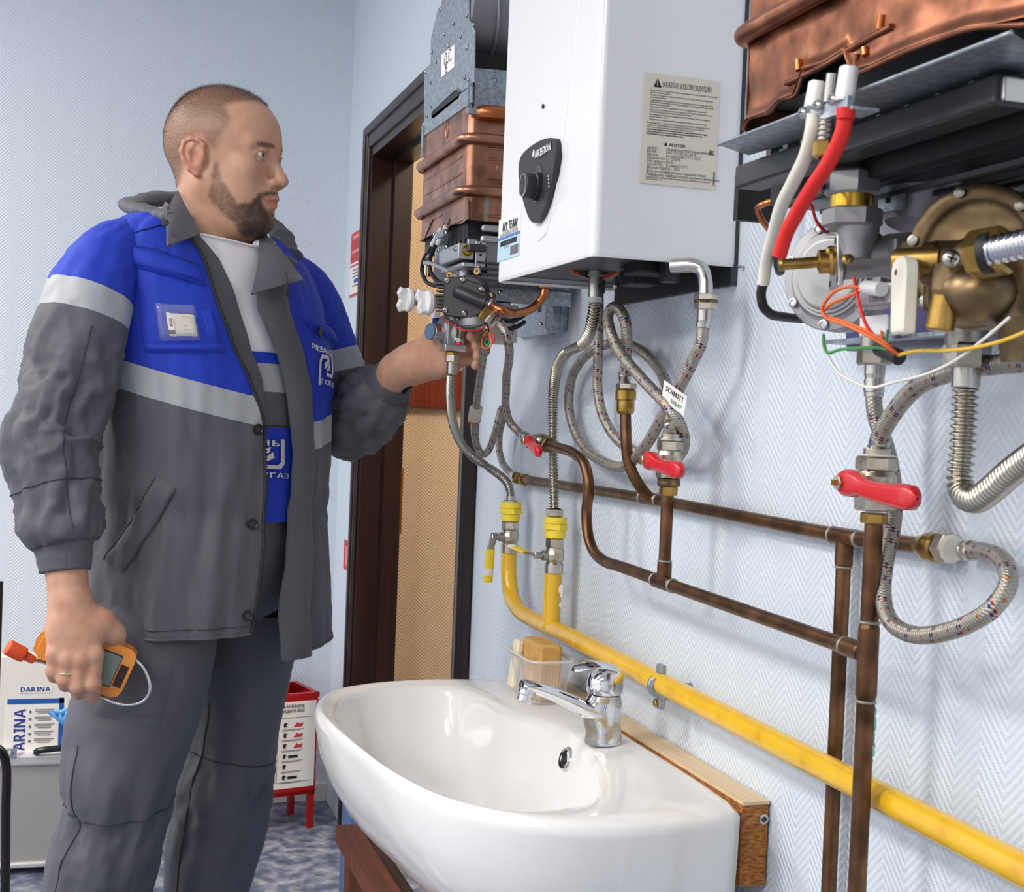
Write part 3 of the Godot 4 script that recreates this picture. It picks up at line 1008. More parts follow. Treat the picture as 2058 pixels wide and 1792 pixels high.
func build_tap() -> void:
	var t := thing("mixer_tap", "chrome single-lever mixer tap with lime stains on the washbasin", "tap")
	var b := Vector3(0.667, 0.8195, -1.682)
	var rows := []
	# oval column that flares out of the spout side
	for e in [[0.0, 0.0255, 0.0245, 0.0], [0.004, 0.026, 0.025, 0.0], [0.014, 0.0245, 0.0225, 0.0], [0.026, 0.0255, 0.0215, -0.002], [0.038, 0.028, 0.021, -0.004], [0.048, 0.0275, 0.021, -0.003], [0.056, 0.025, 0.0205, -0.001], [0.064, 0.0215, 0.020, 0.0]]:
		var row := PackedVector3Array()
		for j in 40:
			var a := TAU * j / 40
			row.append(b + Vector3(cos(a) * e[1] + e[3], e[0], sin(a) * e[2]))
		rows.append(row)
	var body := M.new().grid(rows, true).fan(rows[0]).fan(rows[rows.size() - 1], true)
	part(t, "body", body, mt("chrome_limed"))
	# spout
	var sp := spline([b + Vector3(-0.004, 0.036, 0), b + Vector3(-0.03, 0.047, 0.001), b + Vector3(-0.065, 0.063, 0.002), b + Vector3(-0.102, 0.0765, 0.003), b + Vector3(-0.118, 0.0795, 0.003)], 8)
	var rad := []
	for i in sp.size():
		var k := float(i) / (sp.size() - 1)
		rad.append(lerpf(0.0165, 0.0105, smoothstep(0.0, 0.75, k)) if k < 0.96 else 0.008)
	part(t, "spout", M.new().tube(sp, rad, 24, true, 1.0, Vector2(1.18, 0.78)), mt("chrome"))
	part(t, "aerator", M.new().lathe(b + Vector3(-0.107, 0.078, 0.003), Vector3(-0.28, -1, 0), [[0.0115, -0.002], [0.0118, 0.006], [0.0118, 0.011], [0.0108, 0.012], [0.0108, 0.02], [0.0095, 0.021], [0.004, 0.0195]], 28), mt("chrome"))
	part(t, "collar", M.new().lathe(b + Vector3(0, 0.0635, 0), Vector3.UP, [[0.0185, 0.0], [0.0185, 0.003]], 28), mt("dark_slot"))
	var head := []
	for e in [[0.066, 0.0235, 0.023, 0.0], [0.069, 0.0245, 0.0238, 0.0], [0.082, 0.0245, 0.0235, 0.0], [0.092, 0.0225, 0.0215, 0.001], [0.0985, 0.016, 0.016, 0.003], [0.101, 0.004, 0.004, 0.005]]:
		var row := PackedVector3Array()
		for j in 40:
			var a := TAU * j / 40
			row.append(b + Vector3(cos(a) * e[1] + e[3], e[0], sin(a) * e[2]))
		head.append(row)
	var hd := part(t, "lever_head", M.new().grid(head, true).fan(head[0]), mt("chrome"))
	# the lever: a flat curling tongue over the spout
	var top := []
	for i in 13:
		var k := i / 12.0
		var x := lerpf(0.012, -0.046, k)
		var y := 0.0965 + 0.006 * sin(k * PI * 0.9) - 0.010 * smoothstep(0.55, 1.0, k) * 0.3 + 0.004
		var w := 0.0195 * sqrt(maxf(0.02, 1.0 - pow(maxf(0.0, k - 0.55) / 0.47, 2.0)))
		var row := PackedVector3Array()
		for j in 16:
			var a := TAU * j / 16
			row.append(b + Vector3(x, y + sin(a) * 0.0032 - 0.0035 * cos(a) * cos(a), cos(a) * w))
		top.append(row)
	part(hd, "lever", M.new().grid(top, true, 1, 1, true).fan(top[0], true).fan(top[12]), mt("chrome"))
	part(hd, "emblem", M.new().lathe(b + Vector3(-0.0165, 0.078, 0.0165), Vector3(-0.7, 0, 0.72), [[0.0048, 0.0], [0.0048, 0.0012]], 20), mt("paper"), "round white emblem on the tap head")

func build_soap() -> void:
	var t := thing("plastic_tub", "ribbed clear plastic tub holding soap on the washbasin", "container")
	var y := 0.8205
	var c := Vector3(0.672, 0, -1.968)
	var m := M.new()
	var rim := M.new()
	var ringf := func(w: float, d: float, r: float, yy: float, rib: float) -> PackedVector3Array:
		var row := PackedVector3Array()
		for j in 160:
			var a := TAU * j / 160
			var e := 5.0
			var ca := cos(a)
			var sa := sin(a)
			var k := pow(pow(absf(ca), e) + pow(absf(sa), e), -1.0 / e)
			var f := 1.0 + rib * sin(j * PI / 2.0)
			row.append(c + Vector3(ca * k * w / 2 * f, yy, sa * k * d / 2 * f))
		return row
	var rows := []
	for e in [[0.056, 0.112, 0.001, 0.0], [0.059, 0.115, 0.003, 0.0], [0.060, 0.117, 0.012, 0.006], [0.064, 0.123, 0.05, 0.006], [0.066, 0.126, 0.06, 0.0], [0.068, 0.128, 0.064, 0.0]]:
		rows.append(ringf.call(e[0], e[1], 0.01, y + e[2], e[3]))
	part(t, "wall", m.grid(rows, true), mt("clear_plastic"))
	part(t, "base", M.new().fan(rows[0]), mt("clear_plastic"))
	var rr := []
	for e in [[0.068, 0.128, 0.062], [0.076, 0.137, 0.0625], [0.078, 0.139, 0.065], [0.076, 0.137, 0.067], [0.068, 0.128, 0.066]]:
		rr.append(ringf.call(e[0], e[1], 0.01, y + e[2], 0.0))
	part(t, "rim", rim.grid(rr, true, 1, 1, true), mt("frosted_rim"))
	single("soap_bar", "large yellow-brown bar of laundry soap standing in the tub", "soap", M.new().rbox(Vector3(0.674, y + 0.0445, -1.966), Vector3(0.036, 0.084, 0.088), 0.006, Transform3D(), 4), mt("soap"))
	single("soap_piece", "small pale piece of soap behind the large bar", "soap", M.new().rbox(Vector3(0, 0, 0), Vector3(0.012, 0.076, 0.026), 0.005, frame(Vector3(0.648, y + 0.0425, -2.0145), Vector3(1, -0.12, 0), Vector3.UP), 3), mt("soap_pale"))


# ---------------------------------------------------------------- rigid pipework
func run_pipe(parent: Node, pts: Array, r: float, mat: String, called := "pipe", per := 1) -> MeshInstance3D:
	var p := spline(pts, per) if per > 1 else PackedVector3Array(pts)
	return part(parent, called, M.new().tube(p, r, 20), mt(mat))

func sleeve(parent: Node, a: Vector3, b: Vector3, r: float, mat: String, called := "sleeve") -> MeshInstance3D:
	var d := b - a
	var l := d.length()
	var o := part(parent, called, M.new().lathe(a, d, [[r * 0.88, 0.0], [r, l * 0.06], [r, l * 0.94], [r * 0.88, l]], 24), mt(mat))
	return o

func solder(parent: Node, at: Vector3, dir: Vector3, r: float) -> void:
	part(parent, "solder_ring", M.new().lathe(at - dir.normalized() * 0.0016, dir, [[r * 0.9, 0.0], [r * 1.12, 0.001], [r * 1.12, 0.0024], [r * 0.9, 0.0034]], 18, false), mt("solder"))

func build_pipes() -> void:
	# upper copper line on the wall, with the leg that drops to the floor
	var u := thing("copper_pipework", "brown copper pipe line running close along the wall above the others", "pipe")
	var a := V(0.744,1.136,-2.329)
	var t1 := V(0.744,1.142,-1.734)
	var t2 := V(0.744,1.139,-1.228)
	var e := V(0.744,1.144,-1.093)
	var d := (e - a).normalized()
	run_pipe(u, [a, t1, t2, e], 0.0078, "copper_pipe")
	sleeve(u, t1 - d * 0.028, t1 + d * 0.024, 0.0092, "copper_pipe", "tee")
	sleeve(u, t2 - d * 0.022, t2 + d * 0.026, 0.0092, "copper_pipe", "tee")
	for q in [t1 - d * 0.029, t1 + d * 0.025, t2 - d * 0.023, t2 + d * 0.027]: solder(u, q, d, 0.0084)
	run_pipe(u, [t2, Vector3(t2.x, 0.02, t2.z)], 0.0078, "copper_pipe", "drop_pipe")
	sleeve(u, t2 + Vector3(0, -0.006, 0), t2 + Vector3(0, -0.03, 0), 0.0092, "copper_pipe", "tee")
	solder(u, t2 + Vector3(0, -0.031, 0), Vector3.DOWN, 0.0084)
	# the branch that bends up to the coupling
	run_pipe(u, [V(0.705,1.26,-1.744), V(0.705,1.238,-1.74), V(0.705,1.218,-1.736), V(0.708,1.194,-1.733), V(0.716,1.173,-1.73), V(0.73,1.154,-1.73), V(0.742,1.142,-1.729)], 0.0078, "copper_pipe", "branch_pipe", 8)
	var el := part(u, "end_elbow", M.new().tube(spline([a + d * 0.03, a, a + Vector3(-0.012, 0.003, -0.003)], 6), 0.0105, 16), mt("brass"))
	el.set_meta("label", "brass elbow at the far end of the pipe")
	part(u, "reducer", M.new().lathe(V(0.744,1.144,-1.097), d, [[0.0088, 0.0], [0.0098, 0.006], [0.0125, 0.012], [0.0135, 0.016], [0.0135, 0.028], [0.011, 0.03]], 24), mt("brass"), "brass reducer at the near end of the pipe")
	# flaking coupling collar of the branch
	var cp := thing("hose_coupling", "brass coupling where the looped hose meets the bent copper pipe", "coupling")
	var ct := V(0.705,1.262,-1.744)
	part(cp, "socket", M.new().lathe(ct, Vector3(-0.02, 1, 0), [[0.0105, -0.004], [0.0125, 0.0], [0.0125, 0.014], [0.0145, 0.016], [0.0145, 0.028], [0.012, 0.03]], 24), mt("brass"))
	part(cp, "nut", M.new().nut(ct + Vector3(0, 0.03, 0), Vector3.UP, 0.014, 0.008), mt("nickel"))
	# lower copper line, standing off the wall
	var lo := thing("copper_pipework", "brown copper pipe line standing off the wall with an S-bend, joined to the tall riser", "pipe")
	var v0 := V(0.69,1.169,-1.09)
	var j := V(0.69,1.044,-1.099)
	var tee := V(0.69,1.049,-1.556)
	run_pipe(lo, [v0, Vector3(v0.x, 0.02, v0.z)], 0.0085, "copper_pipe", "riser")
	sleeve(lo, Vector3(v0.x, j.y + 0.028, v0.z), Vector3(v0.x, j.y - 0.042, v0.z), 0.0098, "copper_pipe", "tee")
	solder(lo, Vector3(v0.x, j.y + 0.029, v0.z), Vector3.UP, 0.0092)
	solder(lo, Vector3(v0.x, j.y - 0.044, v0.z), Vector3.UP, 0.0088)
	var jd := (tee - j).normalized()
	run_pipe(lo, [Vector3(v0.x, j.y, v0.z), tee], 0.0078, "copper_pipe", "lower_pipe")
	sleeve(lo, j, j + jd * 0.03, 0.0092, "copper_pipe", "tee")
	solder(lo, j + jd * 0.031, jd, 0.0084)
	sleeve(lo, tee - jd * 0.026, tee + jd * 0.026, 0.0092, "copper_pipe", "tee")
	solder(lo, tee - jd * 0.027, jd, 0.0084)
	solder(lo, tee + jd * 0.027, jd, 0.0084)
	run_pipe(lo, [V(0.69,1.049,-1.556), V(0.69,1.051,-1.627), V(0.69,1.052,-1.701), V(0.69,1.053,-1.767), V(0.69,1.064,-1.809), V(0.69,1.087,-1.832), V(0.69,1.116,-1.84), V(0.69,1.141,-1.835), V(0.69,1.163,-1.839), V(0.69,1.184,-1.858), V(0.69,1.197,-1.904), V(0.69,1.203,-1.975), V(0.69,1.205,-2.023)], 0.0078, "copper_pipe", "bent_pipe", 6)
	var vt := V(0.69,1.165,-1.555)
	run_pipe(lo, [tee, Vector3(tee.x, vt.y, tee.z)], 0.0078, "copper_pipe", "short_riser")
	sleeve(lo, tee, tee + Vector3(0, 0.026, 0), 0.0092, "copper_pipe", "tee")
	solder(lo, tee + Vector3(0, 0.027, 0), Vector3.UP, 0.0084)
	# green corrosion crust on the tall riser
	var cr := M.new()
	for i in 46:
		var yy := j.y - 0.05 - 0.05 * pow(rng.randf(), 1.2)
		var an := rng.randf_range(-0.5, 0.75) if i % 4 else rng.randf_range(-1.0, -0.4)
		var rr := rng.randf_range(0.0008, 0.0026)
		cr.ball(Vector3(v0.x, yy, v0.z) + Vector3(-sin(an - 0.45) * 0.0086, 0, cos(an - 0.45) * 0.0086).rotated(Vector3.UP, 0.9), Vector3(rr, rr * rng.randf_range(1, 2.4), rr), Transform3D(), 4, 6)
	var crust := part(lo, "corrosion_crust", cr, mt("verdigris"), "pale green corrosion crust on the riser")
	crust.set_meta("kind", "stuff")
	# yellow gas line
	var g := thing("gas_pipe", "bright yellow painted gas pipe running the length of the wall", "pipe")
	var gr := 0.0138
	run_pipe(g, [V(0.717,1.011,-2.294), V(0.717,0.9849,-2.293), V(0.717,0.9627,-2.287), V(0.717,0.9335,-2.268), V(0.717,0.9154,-2.22), V(0.717,0.912,-2.137), V(0.717,0.9127,-2.05), V(0.717,0.9137,-1.936)], gr, "yellow_paint", "bent_riser", 10)
	var g0 := V(0.717,0.9137,-1.936)
	var g1 := V(0.717,0.9065,-0.8957)
	run_pipe(g, [g0, g1, g1 + (g1 - g0).normalized() * 0.9], gr, "yellow_paint", "main_pipe")
	run_pipe(g, [V(0.717,1.005,-2.052), V(0.717,0.9119,-2.05)], gr, "yellow_paint", "straight_riser")
	part(g, "weld_seam", M.new().lathe(V(0.717,0.9201,-2.049), Vector3.DOWN, [[gr * 0.98, -0.002], [gr * 1.14, 0.003], [gr * 1.2, 0.006], [gr * 1.0, 0.009]], 24, false), mt("yellow_paint"))
	var chip := M.new()
	for q in [[1117.0, 1178.0, 0.004, 0.007], [1118.0, 1214.0, 0.0026, 0.003]]:
		pass
	var fa := V(0.704,0.9759,-2.004)
	for q in [[0.0, 0.006, 0.004, 0.008], [0.0, -0.018, 0.0025, 0.004], [0.001, -0.004, 0.002, 0.003]]:
		chip.ball(fa + Vector3(0.0065 + q[0], q[1], 0.0115), Vector3(q[2], q[3], 0.0008), Transform3D(), 6, 10)
	part(g, "bare_patch", chip, mt("paper"), "white patch where the yellow paint has flaked")
	# clamp
	var k := thing("pipe_clamp", "galvanised two-part clamp holding the yellow gas pipe", "clamp")
	var kc := V(0.717,0.9075,-1.611)
	var gd := (g1 - g0).normalized()
	part(k, "band", M.new().lathe(kc - gd * 0.0085, gd, [[gr, 0.0], [gr + 0.0028, 0.0], [gr + 0.0028, 0.004], [gr + 0.0018, 0.005], [gr + 0.0018, 0.012], [gr + 0.0028, 0.013], [gr + 0.0028, 0.017], [gr, 0.017]], 32), mt("galvanised"))
	for s in [1.0, -1.0]:
		part(k, "ear", M.new().rbox(kc + Vector3(-0.001, s * 0.0215, 0), Vector3(0.008, 0.014, 0.016), 0.0015), mt("galvanised"))
	part(k, "bolt", M.new().nut(kc + Vector3(-0.005, -0.0215, 0), Vector3.LEFT, 0.0052, 0.004), mt("brass"))
	part(k, "stud", M.new().lathe(kc, Vector3.RIGHT, [[0.004, 0.0], [0.004, WALL - kc.x]], 12), mt("galvanised"))
	build_gas_taps()
	build_water_taps()

func build_gas_taps() -> void:
	for e in [[V(0.717,1.007,-2.293), "left"], [V(0.717,1.001,-2.05), "right"]]:
		var b: Vector3 = e[0]
		var first: bool = e[1] == "left"
		var t := thing("gas_valve", "nickel gas ball valve with its yellow lever hanging down" if first else "stained nickel gas ball valve with its yellow lever turned sideways", "valve")
		var s := 1.0 if first else 0.96
		part(t, "body", M.new().lathe(b, Vector3.UP, [[0.0155 * s, 0.0], [0.0155 * s, 0.014], [0.0135 * s, 0.017], [0.016 * s, 0.022], [0.0165 * s, 0.03], [0.015 * s, 0.036], [0.0145 * s, 0.04]], 24), mt("nickel"))
		part(t, "upper_nut", M.new().nut(b + Vector3(0, 0.04, 0), Vector3.UP, 0.016 * s, 0.016, 8), mt("nickel"))
		part(t, "stem", M.new().lathe(b + Vector3(0, 0.028, 0), Vector3(-1, 0, 0.15), [[0.008, 0.012], [0.008, 0.022], [0.005, 0.023], [0.005, 0.034]], 16), mt("steel_dull"))
		var sd := Vector3(-1, 0, 0.15).normalized()
		var pv := b + Vector3(0, 0.028, 0) + sd * 0.031
		part(t, "nut", M.new().nut(pv, sd, 0.0062, 0.005), mt("steel"))
		var lv: MeshInstance3D
		if first:
			var tip := pv + Vector3(-0.004, -0.074, -0.012)
			var mid := pv + Vector3(-0.004, -0.022, -0.004)
			lv = part(t, "lever", M.new().tube(spline([pv + Vector3(0.0, 0.007, 0.002), pv, mid, tip], 5), 0.0045, 10, true, 1.0, Vector2(0.5, 1.5)), mt("steel_dull"))
			var gp := part(lv, "grip", M.new().tube(spline([mid, mid.lerp(tip, 0.5), tip + Vector3(0, -0.008, -0.001)], 5), 0.0058, 14, true, 1.0, Vector2(0.6, 1.45)), mt("yellow_plastic"))
			part(lv, "tag", M.new().tube(PackedVector3Array([mid.lerp(tip, 0.66), mid.lerp(tip, 0.9)]), 0.0061, 14, true, 1.0, Vector2(0.6, 1.45)), mt("paper"))
			part(lv, "print", M.new().tube(PackedVector3Array([mid.lerp(tip, 0.22), mid.lerp(tip, 0.52)]), 0.0059, 14, true, 1.0, Vector2(0.6, 0.5)), mt("green_wire"))
		else:
			var tip := pv + Vector3(-0.01, 0.004, -0.105)
			var mid := pv + Vector3(-0.004, 0.0, -0.04)
			lv = part(t, "lever", M.new().tube(spline([pv + Vector3(0, 0, 0.008), pv, mid, tip], 5), 0.0045, 10, true, 1.0, Vector2(1.5, 0.5)), mt("steel_dull"))
			part(lv, "grip", M.new().tube(spline([mid, mid.lerp(tip, 0.5), tip], 5), 0.0058, 14, true, 1.0, Vector2(1.5, 0.6)), mt("yellow_plastic"))
			part(lv, "tag", M.new().tube(PackedVector3Array([mid.lerp(tip, 0.72), mid.lerp(tip, 0.97)]), 0.0061, 14, true, 1.0, Vector2(1.5, 0.6)), mt("paper"))
			for k in 3:
				var q := mid.lerp(tip, 0.2 + 0.15 * k)
				part(lv, "print", M.new().box(q + Vector3(-0.0036, 0.0, 0), Vector3(0.0006, 0.006, 0.006)), mt("ink_grey"))
		var ins := thing("insulating_coupling", "yellow plastic insulating coupling above the valve with the hanging lever" if first else "yellow plastic insulating coupling above the valve with the sideways lever", "coupling")
		var y0 := b + Vector3(0, 0.0562, 0)
		part(ins, "socket", M.new().lathe(y0, Vector3.UP, [[0.0165 * s, 0.0], [0.0168 * s, 0.002], [0.0168 * s, 0.012]], 28), mt("yellow_plastic"))
		part(ins, "hexagon", M.new().nut(y0 + Vector3(0, 0.0122, 0), Vector3.UP, 0.0205 * s, 0.011), mt("yellow_plastic"))
		part(ins, "collar", M.new().lathe(y0 + Vector3(0, 0.0233, 0), Vector3.UP, [[0.0188 * s, 0.0], [0.0188 * s, 0.008], [0.0175 * s, 0.0095]], 28), mt("yellow_plastic"))

func lever_red(t: Node3D, pv: Vector3, tip: Vector3, s: float) -> void:
	# moulded lever: a hub round the spindle and a drop-shaped handle
	var d := (tip - pv)
	var l := d.length()
	var f := frame(pv, d, Vector3.UP)
	var rows := []
	for e in [[-0.10, 0.004, 0.003], [-0.08, 0.0095, 0.007], [0.0, 0.0125, 0.009], [0.10, 0.0125, 0.009], [0.20, 0.009, 0.0075], [0.32, 0.0085, 0.007], [0.6, 0.0095, 0.0075], [0.82, 0.0112, 0.008], [0.93, 0.0105, 0.0075], [0.985, 0.0065, 0.005], [1.0, 0.001, 0.001]]:
		var row := PackedVector3Array()
		for j in 20:
			var a := TAU * j / 20
			var ca := signf(cos(a)) * pow(absf(cos(a)), 0.7)
			var sa := signf(sin(a)) * pow(absf(sin(a)), 0.7)
			row.append(f * Vector3(e[0] * l, ca * e[1] * s - 0.10 * l * smoothstep(0.15, 0.4, e[0]) * 0.4, sa * e[2] * s))
		rows.append(row)
	var lv := part(t, "lever", M.new().grid(rows, true, 1, 1, true).fan(rows[0], true), mt("red_plastic"), "red plastic lever")
	var out := Vector3(-1, 0, 0.1)
	part(lv, "spindle_nut", M.new().nut(pv + out.normalized() * 0.008 * s, out, 0.0066 * s, 0.005 * s), mt("nickel"))
	part(lv, "spindle", M.new().box(pv + out.normalized() * 0.0145 * s, Vector3(0.004, 0.0052, 0.0052) * s), mt("brass"))

func build_water_taps() -> void:
	# near valve on the tall riser
	var t := thing("water_valve", "large nickel water valve with a red lever on the tall copper riser", "valve")
	var b := V(0.69,1.168,-1.09)
	part(t, "compression_nut", M.new().nut(b + Vector3(0, -0.004, 0), Vector3.UP, 0.0125, 0.010), mt("brass"))
	part(t, "lower_nut", M.new().nut(b + Vector3(0, 0.0075, 0), Vector3.UP, 0.0185, 0.016), mt("nickel"))
	part(t, "body", M.new().lathe(b + Vector3(0, 0.0235, 0), Vector3.UP, [[0.0165, 0.0], [0.0185, 0.004], [0.0185, 0.016], [0.0155, 0.021]], 28), mt("nickel"))
	part(t, "upper_nut", M.new().nut(b + Vector3(0, 0.0445, 0), Vector3.UP, 0.019, 0.013), mt("nickel"))
	part(t, "sealing_tape", M.new().lathe(b + Vector3(0, 0.0575, 0), Vector3.UP, [[0.0175, 0.0], [0.0185, 0.001], [0.015, 0.002]], 22), mt("white_rubber"))
	part(t, "ferrule_seat", M.new().lathe(b + Vector3(0, 0.0595, 0), Vector3.UP, [[0.0125, 0.0], [0.0125, 0.005]], 22), mt("nickel"))
	part(t, "stem", M.new().lathe(b + Vector3(0, 0.033, 0), Vector3(-1, 0, 0.1), [[0.0095, 0.012], [0.0095, 0.022], [0.006, 0.024], [0.006, 0.03]], 18), mt("nickel"))
	lever_red(t, b + Vector3(-0.031, 0.033, 0.003), V(0.655,1.199,-0.9711), 1.0)
	# middle valve under the looped hoses
	t = thing("water_valve", "nickel water valve with a red lever below the crossing of the looped hoses", "valve")
	b = V(0.69,1.164,-1.554)
	part(t, "compression_nut", M.new().nut(b + Vector3(0, -0.006, 0), Vector3.UP, 0.0115, 0.012), mt("brass"))
	part(t, "thread", M.new().lathe(b + Vector3(0, 0.006, 0), Vector3.UP, [[0.014, 0.0], [0.0145, 0.003], [0.014, 0.006], [0.0145, 0.009]], 22), mt("bronze"))
	part(t, "lower_nut", M.new().nut(b + Vector3(0, 0.0155, 0), Vector3.UP, 0.0165, 0.013), mt("nickel"))
	part(t, "body", M.new().lathe(b + Vector3(0, 0.0285, 0), Vector3.UP, [[0.0145, 0.0], [0.0165, 0.005], [0.0165, 0.016], [0.0145, 0.021]], 28), mt("nickel"))
	part(t, "upper_nut", M.new().nut(b + Vector3(0, 0.0495, 0), Vector3.UP, 0.0165, 0.013), mt("nickel"))
	part(t, "flange", M.new().lathe(b + Vector3(0, 0.0625, 0), Vector3.UP, [[0.0155, 0.0], [0.0155, 0.003], [0.012, 0.004], [0.012, 0.008]], 24), mt("nickel"))
	part(t, "stem", M.new().lathe(b + Vector3(0, 0.037, 0), Vector3(-1, 0, 0.1), [[0.008, 0.010], [0.008, 0.02], [0.005, 0.022], [0.005, 0.03]], 18), mt("nickel"))
	lever_red(t, b + Vector3(-0.029, 0.037, 0.003), V(0.66,1.197,-1.45), 0.92)
	# far valve at the end of the S-bend
	t = thing("water_valve", "small nickel water valve with a short red lever at the S-bend's end", "valve")
	var p0 := V(0.69,1.205,-2.023)
	var p1 := V(0.69,1.216,-2.142)
	var d := (p1 - p0).normalized()
	part(t, "compression_nut", M.new().nut(p0 - d * 0.004, d, 0.0125, 0.018), mt("bronze"))
	part(t, "body", M.new().lathe(p0 + d * 0.014, d, [[0.0115, 0.0], [0.0145, 0.006], [0.0155, 0.016], [0.0145, 0.026], [0.0115, 0.032]], 24), mt("nickel"))
	part(t, "far_nut", M.new().nut(p0 + d * 0.046, d, 0.012, 0.02), mt("nickel"))
	part(t, "stem", M.new().lathe(p0 + d * 0.03, Vector3(-1, 0, 0.1), [[0.007, 0.008], [0.007, 0.018], [0.0045, 0.02], [0.0045, 0.026]], 16), mt("nickel"))
	lever_red(t, p0 + d * 0.03 + Vector3(-0.024, 0.002, 0.002), V(0.66,1.198,-1.974), 0.8)


# ---------------------------------------------------------------- flexible hoses
func braided(label: String, pts: Array, r: float, ends: Array, lead := 0.024) -> Node3D:
	# woven steel hose; ends lists which ends carry a crimped ferrule
	var t := thing("braided_hose", label, "hose")
	var p := even(spline(pts, 14), 0.004)
	part(t, "braid", M.new().tube(p, r, 18, true, 1.0 / 0.036), mt("braid"))
	for e in ends:
		var at: Vector3 = p[0] if e == 0 else p[p.size() - 1]
		var inn: Vector3 = p[4] if e == 0 else p[p.size() - 5]
		var d := (at - inn).normalized()
		part(t, "ferrule", M.new().lathe(at - d * 0.006, d, [[r * 1.02, 0.0], [r * 1.18, 0.001], [r * 1.18, 0.008], [r * 1.08, 0.0095], [r * 1.08, 0.013], [r * 1.18, 0.0145], [r * 1.18, lead], [r * 0.9, lead + 0.001]], 22), mt("steel"))
	return t

func corrugated(label: String, pts: Array, r: float, pitch: float, mat: String, smooth_part := Vector2(-1, -1)) -> Node3D:
	var t := thing("corrugated_hose", label, "hose")
	var p := even(spline(pts, 14), pitch / 6.0)
	var rad := []
	for i in p.size():
		var k := float(i) / (p.size() - 1)
		var amp := 1.0
		if smooth_part.x >= 0: amp = clampf(maxf(smooth_part.x - k, k - smooth_part.y) * 60.0, 0.0, 1.0)
		rad.append(r * (0.94 + amp * (0.2 * cos(TAU * i / 6.0) - 0.09)))
	part(t, "convoluted_tube", M.new().tube(p, rad, 20), mt(mat))
	return t

